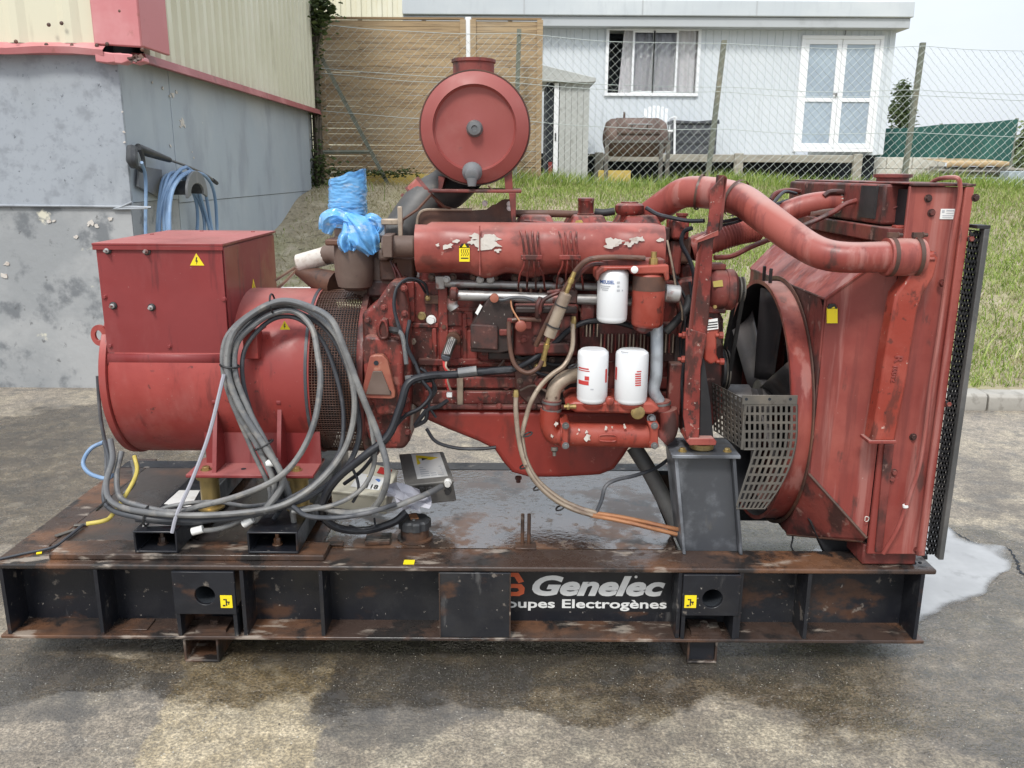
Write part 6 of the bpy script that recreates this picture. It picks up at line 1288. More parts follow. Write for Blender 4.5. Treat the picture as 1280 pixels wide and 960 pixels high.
bm = BM(); q = P(817, 327, YFt-.02); lathe(bm, q+V(0, 0, -.02), (0, 0, 1), [(0, .014), (.03, .014), (.031, .009), (.05, .009)], 8); ep('bleed_fitting', bm, 'brass')
bm = BM(); cylb(bm, P(830, 366, 2.66), P(850, 368, 2.66), .028); ep('fuel_bowl', bm, 'aluminium')
# finned plate
bm = BM(); eb(bm, 724, 846, 404, 452, 2.79, 2.83); ep('oil_cooler_plate', bm, 'red_grimy', bevel=.004)
for k in range(26):
    bm = BM(); u = 728 + 4.5*k; eb(bm, u, u+1.5, (405 if k < 5 else 418), (421 if k < 5 else 441), 2.775, 2.792); ep('cooling_fin', bm, 'beige_metal' if k % 3 else 'red_engine')
# oil filters and cooler
YO = 2.62; YFt = YO
o1, ox1, or1, oz1, oh1 = canister('oil_filter', 722.5, 761, 436, 502, YO, 'white_filter')
for (a, b, c, d) in ((724.5, 736, 461, 462.6), (724.5, 737, 464, 465), (724, 736, 477, 482), (731, 736.5, 471, 476), (757, 760, 463, 480)): mk(a, b, c, d, ox1, or1, 'label_red')
mk(738, 742, 486, 487.5, ox1, or1, 'label_grey')
o2, ox2, or2, oz2, oh2 = canister('oil_filter', 770, 811, 437, 503, YO, 'white_filter')
for k in range(6): mk(794, 801.5, 467+2.8*k, 468.6+2.8*k, ox2, or2, 'label_red')
mk(796, 802, 464, 465.4, ox2, or2, 'label_red'); mk(771, 773, 462, 478, ox2, or2, 'label_red'); mk(777, 786, 440.5, 442, ox2, or2, 'label_grey')
bm = BM(); eprism(bm, [(718, 502), (816, 503), (826, 512), (815, 518), (720, 516), (706, 508)], YO-.03, YO+.16); ep('filter_base', bm, 'red_orange', bevel=.008)
for cx_, r in ((ox1, or1), (ox2, or2)):
    bm = BM(); lathe(bm, (cx_, YO, oz1-.014), (0, 0, 1), [(0, r*.8), (.012, r*.95)], 28); ep('filter_seat', bm, 'red_orange')
bm = BM(); q = P(798, 517, YO-.05); lathe(bm, q+V(0, .03, 0), (0, -1, 0), [(0, .022), (.02, .022), (.022, .018), (.026, .018), (.028, .010)], 20); ep('pressure_plug', bm, 'zinc_yellow')
bm = BM(); q = P(763, 503, YO-.05); lathe(bm, q+V(0, .03, 0), (0, -1, 0), [(0, .013), (.024, .013), (.027, .009)], 14); ep('pressure_plug', bm, 'red_orange')
bm = BM(); a, b = P(705, 508, YO-.03), P(720, 508, YO-.03); lathe(bm, a, b-a, [(0, .006), (.008, .006), (.009, .011), (.017, .011), (.018, .007), ((b-a).length, .008)], 8); ep('brass_elbow', bm, 'brass')
bm = BM(); a, b = P(700, 542, 2.64), P(820, 545, 2.64); h = (b-a).length; lathe(bm, a, b-a, [(0, .040), (h, .040)], 32); ep('oil_cooler', bm, 'red_orange')
bm = BM(); tube(bm, PP([(749, 548), (751, 544), (768, 544), (770, 548), (768, 551.5), (751, 551), (749, 548)], 2.599), .0028, 6, 4); ep('embossed_oval', bm, 'red_orange')
for u0, u1 in ((703, 711), (813, 823)):
    bm = BM(); eprism(bm, [(u0-3, 529), (u1+1, 530), (u1+2, 535), (u1, 538), (u1, 553), (u1+1, 560), (u0-2, 560), (u0, 553), (u0, 538)], 2.585, 2.70); ep('cooler_flange', bm, 'red_orange', bevel=.005)
    for v in (532, 557):
        bm = BM(); q = P((u0+u1)/2, v, 2.585); bolt(bm, q, (0, -1, 0), .008, .008); ep('flange_bolt', bm, 'steel_grey')
bm = BM(); tube(bm, PP([(702, 545), (692, 542), (687, 530), (688, 512)], 2.65), .033, 18); ep('cooler_elbow', bm, 'red_orange')
bm = BM(); tube(bm, PP([(826, 548), (834, 540), (836, 525), (834, 512)], 2.66), .032, 18); ep('cooler_elbow', bm, 'red_grimy')
bm = BM(); tube(bm, PP([(690, 502, 2.655), (694, 485, 2.66), (708, 472, 2.67), (726, 468, 2.70)]), .024, 18); ep('brass_pipe', bm, 'beige_metal')
bm = BM(); lathe(bm, P(689, 513, 2.652), (0.05, 0, 1), [(0, .031), (.036, .031)], 20); ep('rubber_sleeve', bm, 'red_grimy')
for v in (513, 503.5):
    bm = BM(); lathe(bm, P(689.5, v, 2.652), (0.05, 0, 1), [(0, .0325), (.007, .0325)], 20); ep('hose_clamp', bm, 'steel_grey')
bm = BM(); q = P(693, 563, 2.63); lathe(bm, q, (0, -.2, -1), [(-.01, .012), (0, .012), (.006, .006), (.018, .006)], 10); ep('drain_tap', bm, 'guard_grey')
for u, v, s in ((734, 547, .012), (757, 536, .008), (781, 533, .008), (724, 537, .004), (765, 534, .004), (733, 540, .006), (695, 530, .008), (690, 545, .006)):
    bm = BM(); flk(bm, u, v, s, 2.599 if u > 700 else 2.615, .8); ep('paint_chip', bm, 'paint_peel', smooth=0)
bm = BM(); tube(bm, PP([(821, 406, 2.68), (821, 440, 2.67), (820, 470, 2.665), (817, 488, 2.665), (824, 502, 2.67)]), .020, 18); ep('galvanised_pipe', bm, 'galv_pipe')
bm = BM(); q = P(826, 512, 2.67); lathe(bm, q, (-.1, 0, 1), [(0, .032), (.03, .032)], 20); ep('rubber_sleeve', bm, 'red_grimy')
bm = BM(); q = P(826, 505, 2.67); lathe(bm, q, (-.1, 0, 1), [(0, .0335), (.007, .0335)], 20); ep('hose_clamp', bm, 'steel_grey')
bm = BM(); q = P(814, 523, 2.62); bolt(bm, q, (0, -1, .3), .010, .012); ep('flange_bolt', bm, 'steel_grey')
bm = BM(); tube(bm, PP([(832, 415, 2.72), (845, 402, 2.72), (858, 386, 2.74), (862, 372, 2.78)]), .014, 12); ep('rubber_hose', bm, 'rubber_black')
bm = BM(); tube(bm, PP([(792, 558, 2.85), (812, 590, 2.82), (838, 640, 2.78), (850, 668, 2.76)]), .028, 16); ep('drain_pipe', bm, 'pipe_grey')

# cylinder heads and rocker covers above the shield
YH = 2.90
bm = BM(); eprism(bm, [(524, 284), (836, 284), (840, 352), (524, 352)], 2.88, 3.24); ep('cylinder_head', bm, 'red_engine', bevel=.005)
for k in range(3):
    u0 = 640 + 67*k; bm = BM(); a0, a1 = P(u0, 286, 2.88), P(u0+60, 286, 2.88); zt2 = P(u0+30, 268, 2.98).z
    z0 = a0.z-.02; bm2 = [V(a0.x, 2.87, z0), V(a1.x, 2.87, z0), V(a1.x, 3.22, z0), V(a0.x, 3.22, z0)]; tp = [V(a0.x+.03, 2.92, zt2), V(a1.x-.03, 2.92, zt2), V(a1.x-.03, 3.18, zt2), V(a0.x+.03, 3.18, zt2)]
    addf(bm, bm2+tp, [(3, 2, 1, 0), (4, 5, 6, 7), (0, 1, 5, 4), (1, 2, 6, 5), (2, 3, 7, 6), (3, 0, 4, 7)]); ep('rocker_cover', bm, 'red_engine', bevel=.008, seg=3)
    for f in (.2, .8):
        bm = BM(); c = a0.lerp(a1, f); bolt(bm, V(c.x, 2.885, z0+.018), (0, -.5, 1), .009, .010); ep('cover_bolt', bm, 'red_grimy')
for (pts, r) in (([(558, 283), (640, 281), (700, 284), (760, 284), (818, 288)], .0055), ([(600, 279), (680, 284), (740, 280), (800, 281), (818, 286)], .004), ([(655, 276), (720, 281), (770, 279), (818, 284), (820, 292)], .004)):
    bm = BM(); tube(bm, PP(pts, 2.84), r, 7); ep('leak_off_pipe', bm, 'red_engine')
bm = BM(); tube(bm, PP([(642, 267), (690, 267), (725, 268)], 3.0), .013, 10); ep('crossover_pipe', bm, 'rust_dark')
for (u0, u1, v0, v1) in ((722, 742, 250, 276),):
    bm = BM(); q = P((u0+u1)/2, v1, 2.96); r = .027; lathe(bm, q, (0, 0, 1), [(0, .030), (.025, .030), (.026, r), (.065, r), (.068, .029), (.076, .028), (.078, .015)], 16); ep('oil_filler', bm, 'red_engine')
bm = BM(); q = P(786, 282, 2.96); lathe(bm, q, (0, 0, 1), [(0, .030), (.035, .030), (.037, .040), (.045, .048), (.058, .050), (.068, .049), (.074, .042), (.076, .030), (.080, .030)], 24); ep('breather_cap', bm, 'red_engine')
bm = BM(); tube(bm, PP([(744, 265, 2.97), (755, 266, 2.96), (768, 264, 2.96)]), .013, 10); ep('breather_hose', bm, 'rubber_black')
bm = BM(); q0 = P(717, 276, 2.90); prism(bm, [P(718, 282, 2.90), P(720, 275.5, 2.90), P(727, 275, 2.90), P(729, 278, 2.90), P(728, 283, 2.90)], (0, .004, 0)); ep('yellow_sticker', bm, 'yellow_plate', smooth=0)
# head of the front end: thermostat housing, elbows
for (u0, u1, v0, v1, Y, m) in ((840, 862, 274, 300, 2.82, 'red_engine'), (846, 864, 296, 330, 2.86, 'rust_dark'), (838, 852, 300, 345, 2.84, 'red_grimy'), (850, 866, 330, 352, 2.90, 'red_engine')):
    bm = BM(); eb(bm, u0, u1, v0, v1, Y, Y+.12); ep('thermostat_housing', bm, m, bevel=.010)
bm = BM(); lathe(bm, P(852, 278, 2.84), (0, 0, 1), [(0, .016), (.02, .016), (.022, .02), (.03, .02)], 8); ep('sender', bm, 'red_engine')
for pts, r, m in (([(808, 260, 2.90), (822, 268, 2.86), (838, 272, 2.82), (860, 276, 2.78), (880, 276, 2.74)], .007, 'cable_black'), ([(865, 285, 2.76), (855, 290, 2.78), (852, 305, 2.78), (862, 325, 2.77), (868, 350, 2.76), (862, 380, 2.77)], .0075, 'cable_black'), ([(900, 278, 2.74), (920, 274, 2.78), (945, 268, 2.82), (965, 255, 2.9), (980, 240, 3.0), (995, 242, 3.1)], .006, 'cable_black'), ([(898, 283, 2.74), (925, 276, 2.8), (950, 262, 2.86), (985, 250, 3.0)], .005, 'cable_black'), ([(834, 300, 2.70), (840, 330, 2.69), (846, 365, 2.69), (852, 385, 2.69), (853, 400, 2.70)], .0035, 'beige_metal'), ([(832, 302, 2.72), (842, 335, 2.7), (850, 372, 2.69), (856, 395, 2.69), (856, 420, 2.70)], .003, 'cable_black'), ([(862, 352, 2.76), (868, 400, 2.75), (858, 440, 2.74), (852, 480, 2.74), (856, 540, 2.74)], .005, 'cable_black')):
    bm = BM(); tube(bm, PP(pts), r, 7); ep('front_wire', bm, m)

# turbocharger and exhaust elbow
bm = BM(); ex, ey = P(443, 330, 2.92).x, 2.92
lathe(bm, (ex, ey, P(443, 352, ey).z), (0, 0, 1), [(-.03, .03), (-.015, .058), (.02, .066), (.07, .068), (.14, .066), (.155, .064)], 32); ep('exhaust_elbow', bm, 'cast_brown')
bm = BM(); q = P(452, 346, 2.92); lathe(bm, q + V(.05, .08, 0), (-.35, -1, -.18), [(-.05, .07), (0, .085), (.02, .088), (.021, .104), (.045, .106), (.048, .104), (.049, .088), (.062, .080), (.07, .05)], 40); ep('turbine_housing', bm, 'cast_brown')
for k in range(6):
    a = k*1.047+.4; bm = BM(); x_, y_, d_ = frame((-.35, -1, -.18)); c = q + V(.05, .08, 0) + d_*.055 + x_*(.088*math.cos(a)) + y_*(.088*math.sin(a)); bolt(bm, c, d_, .007, .008); ep('turbine_bolt', bm, 'rust_dark')
bm = BM(); q = P(443, 300, 2.92); box(bm, (ex, ey+.02, q.z-.004), (.17, .16, .022)); ep('outlet_flange', bm, 'rust_dark', bevel=.006)
bm = BM(); cylb(bm, P(478, 308, 2.84), P(519, 308, 2.84), .036); eb(bm, 478, 490, 294, 322, 2.78, 2.90); ep('manifold_outlet', bm, 'cast_brown', bevel=.004)
bm = BM(); eb(bm, 476, 502, 274, 281, 2.86, 2.92); eb(bm, 497, 503, 258, 300, 2.84, 2.852); ep('shield_bracket', bm, 'beige_metal', bevel=.003)
bm = BM(); eb(bm, 470, 481, 275, 295, 2.9, 2.93); ep('pale_sleeve', bm, 'white_label', bevel=.003)
for (u0, u1, v0, v1, Y, m) in ((474, 500, 325, 352, 2.90, 'rust_dark'), (458, 490, 350, 372, 2.92, 'red_grimy'), (490, 518, 322, 350, 2.90, 'rust_dark'), (472, 486, 312, 326, 2.86, 'cast_brown')):
    bm = BM(); eb(bm, u0, u1, v0, v1, Y, Y+.10); ep('turbo_bearing', bm, m, bevel=.010)
bm = BM(); tube(bm, PP([(492, 330, 2.86), (500, 345, 2.85), (503, 362, 2.85)]), .006, 7); tube(bm, PP([(488, 326, 2.86), (494, 342, 2.85), (497, 360, 2.85)]), .004, 7); ep('turbo_oil_pipe', bm, 'red_grimy', kind='stuff')
bm = BM(); cylb(bm, P(372, 330, 3.12), P(410, 319, 3.12), .034); ep('compressor_pipe', bm, 'paint_peel')
bm = BM(); tube(bm, PP([(408, 319, 3.12), (420, 318, 3.10), (432, 326, 3.06)]), .036, 14); ep('compressor_hose', bm, 'cast_brown')
bm = BM(); tube(bm, PP([(372, 338, 3.12), (395, 348, 3.10), (420, 356, 3.06)]), [.018, .04, .05], 12); ep('compressor_scroll', bm, 'rust_dark')
for pts in ([(372, 336, 3.16), (350, 358, 3.2), (330, 370, 3.25)], [(370, 334, 3.16), (345, 350, 3.22)]):
    bm = BM(); tube(bm, PP(pts), .006, 6); ep('stay_rod', bm, 'beige_metal')
bm = BM(); eprism(bm, [(340, 362), (440, 362), (455, 374), (335, 376)], 3.2, 3.28); ep('pale_tray', bm, 'white_label', bevel=.004)

# air cleaner
ac = P(593, 160, 2.86); Ra = .1785; ax = V(0, 1, .02)
bm = BM(); lathe(bm, ac, (0, 1, 0), [(.012, Ra*.745), (.012, Ra*.75), (.0, Ra*.76), (.012, Ra*.90), (.022, Ra*.985), (.035, Ra), (.50, Ra)], 64, (False, True)); lathe(bm, ac, (0, 1, 0), [(.012, Ra*.75), (.020, Ra*.72), (.026, Ra*.40), (.018, .03), (.016, .001)], 64, (False, False)); acn = ep('air_cleaner', bm, 'red_dish', smooth=30)
bm = BM(); lathe(bm, ac+V(0, .030, 0), (0, 1, 0), [(0, Ra), (0, Ra+.004), (.012, Ra+.004), (.012, Ra)], 64, (False, False)); ep('clamp_band', bm, 'rust_dark')
bm = BM(); lathe(bm, ac+V(0, .018, -.001), (0, -1, 0), [(0, .027), (.006, .027), (.012, .022), (.022, .021), (.024, .010), (.020, .008)], 20); ep('wing_nut', bm, 'cable_grey')
bm = BM(); q = P(590, 218, 2.85); lathe(bm, q+V(0, .03, .012), (0, -1, -.35), [(0, .030), (.012, .034), (.022, .032), (.03, .024), (.048, .022), (.052, .016)], 20); tube(bm, [q+V(0, -.01, -.012), q+V(0, -.012, -.038)], [.018, .013], 12, smooth=False); ep('dust_valve', bm, 'plastic_grey')
bm = BM(); q = P(592, 92, 3.05); lathe(bm, (q.x, 3.05, q.z-.03), (0, 0, 1), [(0, .07), (.062, .07), (.064, .075), (.074, .075), (.075, .060)], 36); ep('rain_cap', bm, 'red_grimy')
bm = BM(); eb(bm, 524, 529, 154, 176, 2.90, 2.93); ep('band_latch', bm, 'rust_dark', bevel=.002)
bm = BM(); tube(bm, PP([(590, 205, 3.12), (560, 235, 3.08), (530, 252, 3.04), (500, 290, 3.0), (490, 310, 2.99)]), [.076, .076, .068, .062, .060], 22); ep('intake_hose', bm, 'pipe_grey')
for u, v, r in ((541, 243, .080), (527, 254, .078), (521, 262, .075)):
    bm = BM(); q = P(u, v, 3.062); lathe(bm, q, (-.75, -.1, -.62), [(0, r), (.012, r)], 26, (False, False)); ep('hose_clamp', bm, 'red_grimy')
bm = BM(); lathe(bm, P(539, 243, 3.06), (-.75, -.1, -.62), [(0, .076), (.05, .074)], 26, (False, False)); ep('hose_sleeve', bm, 'red_faded')
# air cleaner bracket
bm = BM(); eb(bm, 536, 652, 237, 241, 2.84, 3.12); ep('cleaner_shelf', bm, 'red_grimy', bevel=.003)
bm = BM(); eprism(bm, [(548, 220), (548, 238), (552, 238), (556, 222)], 2.90, 3.10); ep('cradle_leg', bm, 'red_grimy'); bm = BM(); eprism(bm, [(630, 220), (640, 212), (641, 238), (632, 238)], 2.90, 3.10); ep('cradle_leg', bm, 'red_grimy')
bm = BM(); eprism(bm, [(636, 241), (645, 241), (645, 280), (640, 280)], 2.84, 2.86); ep('bracket_upright', bm, 'red_grimy', bevel=.002)
bm = BM(); tube(bm, PP([(503, 275, 2.88), (522, 262, 2.88), (540, 242, 2.87)]), .005, 6, smooth=False); tube(bm, PP([(540, 244, 2.88), (555, 258, 2.9), (568, 262, 2.95)]), .005, 6, smooth=False); tube(bm, PP([(610, 232, 2.86), (618, 240, 2.86)]), .003, 6, smooth=False); ep('bracket_stay', bm, 'rust_dark', kind='stuff')
bm = BM(); rag = [(600, 241)]; rr = random.Random(4)
pts = [(608, 262)] + [(608+4*i, 262 - 2.1*i + rr.uniform(-2.2, 2.2)) for i in range(1, 8)] + [(640, 246), (640, 280), (524, 280), (525, 270), (530, 264), (545, 262), (590, 263)]
eprism(bm, pts, 2.95, 2.956); ep('rear_shield', bm, 'rust_dark', smooth=0)
bm = BM(); tube(bm, PP([(521, 283), (523, 270), (530, 263), (548, 262), (590, 262)], 2.93), .005, 7); ep('shield_rim', bm, 'beige_metal')
for u, v in ((606, 254), (637, 255), (637, 260)):
    bm = BM(); q = P(u, v, 2.94); bolt(bm, q, (0, -1, 0), .007, .006); ep('shield_bolt', bm, 'white_label')
bm = BM(); eb(bm, 524, 838, 284, 300, 2.84, 2.90); ep('manifold_top', bm, 'red_grimy', bevel=.004)

# ---- blue bag tied over the exhaust outlet (a loose cover, its own thing)
bag = thing('plastic_bag', P(437, 300, 2.98), 'blue plastic bag tied over the upright exhaust outlet', 'bag')
from mathutils import noise as mnz
bm = BM(); cylb(bm, P(437, 296, 2.98), P(435, 222, 2.98), .052); obj('outlet_pipe', bm, 'cast_brown', en)
rr = random.Random(6); bm = BM(); n = 90; rows = []; zt_, zb2 = P(430, 218, 2.98).z, P(440, 284, 2.98).z; cx_ = P(434, 250, 2.98).x; nr_ = 70
for j in range(nr_):
    t = j/(nr_-1); z = zb2 + (zt_-zb2)*t; row = []
    for i in range(n):
        a = 2*math.pi*i/n; ca, sa = math.cos(a), math.sin(a)
        r = .064 + .0035*mnz.noise(V(ca*1.5, sa*1.5, t*6)) + .0040*(abs(mnz.noise(V(ca*1.2+5, sa*1.2, t*17)))) + .0022*mnz.noise(V(ca*6, sa*6, t*30+3*ca))
        if t < .14: r *= .86 + t
        tilt = .020*ca*max(0, t-.72)*3.6 + .006*mnz.noise(V(ca*2, sa*2, 7))*t
        row.append(bm.verts.new((cx_ + r*ca + .004*t, 2.98 + r*.92*sa, z + tilt)))
    rows.append(row)
for a, b in zip(rows, rows[1:]): skin(bm, a, b)
cv = bm.verts.new(sum((v_.co for v_ in rows[-1]), V(0, 0, 0))/n - V(0, 0, .004))
for i in range(n): bm.faces.new((rows[-1][i], rows[-1][(i+1) % n], cv))
obj('wrapped_film', bm, 'blue_film', bag, smooth=60)
def tail(path, widths, fold, seed, Y):                 # crumpled flap of thin film
    bm = BM(); m = 40; rows = []; cp = crom(PP([(u, v, Y+dy) for u, v, dy in path]), 12)
    for j, c in enumerate(cp):
        t = j/(len(cp)-1); d = (cp[min(j+1, len(cp)-1)] - cp[max(j-1, 0)]).normalized(); s_ = d.cross(V(0, 1, 0)).normalized(); k = t*(len(widths)-1); a = int(min(k, len(widths)-2)); w_ = widths[a] + (widths[a+1]-widths[a])*(k-a); row = []
        for i in range(m+1):
            q = i/m; f = fold*(2.6*mnz.noise(V(q*2.4, t*1.1, seed*3.1)) + 1.2*mnz.noise(V(q*5.5, t*2.6, seed*1.7)) + .25*mnz.noise(V(q*11, t*7, seed)))*(.35+.65*t)
            row.append(bm.verts.new(c + s_*(w_*(q-.5)*(1+.12*mnz.noise(V(t*4, seed, 0)))) + V(0, f*2.2 - .022*math.sin(math.pi*q), 0) + d*(.022*mnz.noise(V(q*2.5, seed, 2)))*t))
        rows.append(row)
    for p, q in zip(rows, rows[1:]):
        for i in range(m): bm.faces.new((p[i], p[i+1], q[i+1], q[i]))
    obj('bag_tail', bm, 'blue_film', bag, smooth=80)
YBg = 2.895
tail([(434, 276, 0), (420, 271, -.02), (410, 277, -.02), (407, 290, .0)], [.03, .06, .065, .045], .006, 1, YBg)
tail([(436, 270, -.01), (448, 284, -.04), (457, 300, -.05), (466, 317, -.045)], [.035, .085, .095, .045], .007, 2, YBg)
tail([(434, 274, 0), (437, 290, -.03), (435, 304, -.035), (437, 314, -.03)], [.035, .065, .07, .045], .006, 3, YBg)
tail([(452, 280, .01), (464, 275, -.01), (472, 282, 0), (467, 290, .01)], [.02, .05, .05, .03], .005, 4, YBg)
tail([(422, 270, 0), (440, 275, -.018), (460, 279, 0)], [.03, .05, .03], .005, 5, YBg)
# ---- small fittings that crowd the side of the block
bm = BM(); eprism(bm, [(640, 446), (722, 446), (726, 470), (716, 505), (660, 506), (646, 492)], YE-.042, YE-.02); ep('pump_drive_case', bm, 'grime_black', bevel=.006)
for u, v in ((648, 452), (668, 450), (690, 450), (714, 452), (716, 476), (708, 498), (684, 501), (662, 499), (650, 476)):
    bm = BM(); q = P(u, v, YE-.042); bolt(bm, q, (0, -1, 0), .0075, .008); ep('case_bolt', bm, 'cast_brown')
for (u, v, r, m) in ((676, 478, .020, 'red_engine'), (697, 484, .013, 'beige_metal'), (672, 458, .010, 'brass'), (704, 462, .012, 'rust_dark')):
    bm = BM(); q = P(u, v, YE-.04); lathe(bm, q, (0, -1, 0), [(0, r*1.25), (.006, r*1.25), (.008, r), (.022, r), (.025, r*.6)], 16); ep('case_plug', bm, m)
for pts, r, m in (([(664, 470), (680, 466), (700, 470), (716, 464), (722, 450)], .0045, 'rust_dark'), ([(650, 488), (668, 482), (690, 492), (706, 488)], .0045, 'cast_brown'), ([(642, 440), (652, 448), (668, 446), (690, 456), (712, 454)], .006, 'rubber_black'), ([(672, 470), (671, 485), (676, 500)], .0035, 'red_grimy'),
                  ([(622, 460), (630, 450), (628, 440)], .005, 'rust_dark'), ([(720, 380), (730, 395), (728, 410)], .006, 'rust_dark'), ([(736, 446), (744, 452), (742, 470), (736, 480)], .006, 'red_grimy'), ([(764, 452), (766, 470), (762, 490)], .012, 'red_grimy')):
    bm = BM(); tube(bm, PP(pts, YE-.06), r, 7); ep('small_pipe', bm, m)
for (u0, u1, v0, v1, Y, m) in ((644, 722, 384, 392, 2.70, 'rust_dark'), (700, 722, 362, 380, 2.74, 'rust_dark'), (726, 744, 378, 402, 2.76, 'red_grimy'), (842, 856, 420, 500, 2.78, 'rust_dark'), (836, 852, 455, 520, 2.74, 'red_grimy'), (560, 586, 357, 366, 2.81, 'rust_dark'), (610, 640, 440, 450, 2.76, 'rust_dark')):
    bm = BM(); eb(bm, u0, u1, v0, v1, Y, Y+.05); ep('side_bracket', bm, 'grime_black' if m == 'rust_dark' else m, bevel=.005)
for k in range(12):
    bm = BM(); q = P(540+26*k, 346+.4*k, 2.80); bolt(bm, q, (0, -1, 0), .009, .010); ep('manifold_stud', bm, 'rust_dark')
for u, v in ((505, 360), (506, 392), (508, 440), (508, 500), (510, 540), (478, 540), (462, 520), (460, 400), (480, 384)):
    bm = BM(); q = P(u, v, 2.738); bolt(bm, q, (0, -1, 0), .008, .009); ep('housing_bolt', bm, 'red_grimy')
for k in range(5):
    bm = BM(); tube(bm, PP([(846+2*k, 352+3*k, 2.80), (858+2*k, 380+8*k, 2.78), (850+3*k, 430+10*k, 2.78), (858+k, 500+6*k, 2.77)]), .0035, 6); ep('front_loom', bm, 'cable_black')
# ================================================================== front bracket, pulleys, fan, radiator
# tall red support bracket at the front of the engine
bm = BM(); YK2 = 2.62
eprism(bm, [(888, 237), (905, 219), (909, 222), (908, 232), (900, 275), (898, 290), (892, 300), (890, 335), (886, 400), (883, 420), (866, 420), (864, 395), (868, 345), (873, 300), (883, 292), (887, 262)], YK2, YK2+.008); fb_ = ep('front_bracket', bm, 'red_engine', bevel=.002)
bm = BM(); prism(bm, [P(880, 300, YK2+.006), P(871, 318, YK2-.02), P(860, 420, YK2-.02), P(866, 420, YK2+.006)], (0, .006, 0)); ep('bracket_flange', bm, 'red_faded')
bm = BM(); prism(bm, [P(905, 219, YK2), P(909, 222, YK2), P(903, 285, YK2), P(899, 290, YK2)], (0, .10, 0)); ep('bracket_rib', bm, 'red_grimy')
bm = BM(); prism(bm, [P(898, 288, YK2-.004), P(872, 300, YK2-.03), P(870, 304, YK2-.03), P(898, 294, YK2-.004)], (0, .05, 0)); ep('bracket_rib', bm, 'red_faded')
bm = BM(); eprism(bm, [(858, 410), (884, 418), (882, 432), (876, 460), (874, 552), (858, 549), (854, 520), (856, 470)], YK2-.012, YK2-.002); ep('support_leg', bm, 'red_engine', bevel=.002)
bm = BM(); eprism(bm, [(876, 448), (880, 448), (888, 500), (892, 550), (874, 554)], YK2+.01, YK2+.016); ep('support_gusset', bm, 'black_soot', bevel=.002)
bm = BM(); eprism(bm, [(862, 548), (892, 548), (896, 552), (895, 557), (862, 557), (858, 552)], YK2-.02, YK2+.10); ep('support_foot', bm, 'red_faded', bevel=.003)
bm = BM(); q = P(877, 562, 2.655); lathe(bm, (q.x, 2.66, zpt+.0125), (0, 0, 1), [(0, .036), (.004, .040), (.020, .040), (.024, .034), (P(877, 557, 2.66).z-zpt-.0125, .034)], 26); ep('rubber_mount', bm, 'zinc_yellow')
bm = BM(); q = P(878, 549, YK2+.03); bolt(bm, q, (0, 0, 1), .011, .010); ep('mount_bolt', bm, 'guard_grey')
bm = BM(); eprism(bm, [(878, 404), (898, 402), (900, 416), (896, 420), (896, 444), (900, 452), (888, 456), (880, 450)], YK2+.01, YK2+.10); ep('bracket_block', bm, 'red_orange', bevel=.006)
for u, v, x in ((853, 419, 1), (852, 449, 1), (899, 419, 1), (900, 452, 1)):
    bm = BM(); q = P(u, v, YK2+.01); lathe(bm, q-V(.012, 0, 0), (1, 0, 0), [(0, .006), (.010, .006), (.011, .011), (.024, .011)], 8); ep('bracket_bolt', bm, 'red_orange')
bm = BM(); prism(bm, [P(884, 400, YK2+.005), P(897, 398, YK2+.005), P(898, 411, YK2+.005), P(876, 414, YK2+.005)], (0, .003, 0)); ep('name_plate', bm, 'white_label', smooth=0)
for k in range(3):
    bm = BM(); prism(bm, [P(881-k*1.4, 403.5+3.2*k, YK2+.0045), P(897, 401.5+3.2*k, YK2+.0045), P(897, 403+3.2*k, YK2+.0045), P(880-k*1.4, 405+3.2*k, YK2+.0045)], (0, .0005, 0)); ep('plate_print', bm, 'ink', smooth=0)
# timing cover behind
bm = BM(); eprism(bm, [(846, 350), (880, 345), (905, 400), (905, 520), (880, 545), (850, 540)], 2.86, 3.26); ep('timing_case', bm, 'red_grimy', bevel=.012)
# charging alternator
c = P(903, 362, 2.72); bm = BM(); lathe(bm, c-V(.045, 0, 0), (1, 0, 0), [(0, .05), (.012, .064), (.020, .066), (.045, .066), (.046, .063), (.052, .063), (.053, .066), (.075, .066), (.085, .055), (.088, .02)], 32); ep('charging_alternator', bm, 'red_grimy')
bm = BM(); prism(bm, [P(891, 352, 2.653), P(903, 350, 2.653), P(904, 358, 2.653), P(892, 359, 2.653)], (0, .003, 0)); ep('yellow_plate', bm, 'yellow_plate', smooth=0)
for a_ in ((886, 908, 330, 338, 2.70, 2.76), (884, 908, 383, 392, 2.69, 2.75)):
    bm = BM(); eb(bm, *a_); ep('alternator_lug', bm, 'red_grimy', bevel=.005)
bm = BM(); lathe(bm, c+V(.048, 0, 0), (1, 0, 0), [(0, .02), (.002, .042), (.006, .042), (.010, .030), (.014, .042), (.018, .042), (.020, .02)], 28); ep('alternator_pulley', bm, 'guard_grey')
bm = BM(); q = P(893, 383, 2.68); lathe(bm, q, (0, -1, 0), [(0, .006), (.01, .006)], 8); ep('brass_terminal', bm, 'brass')
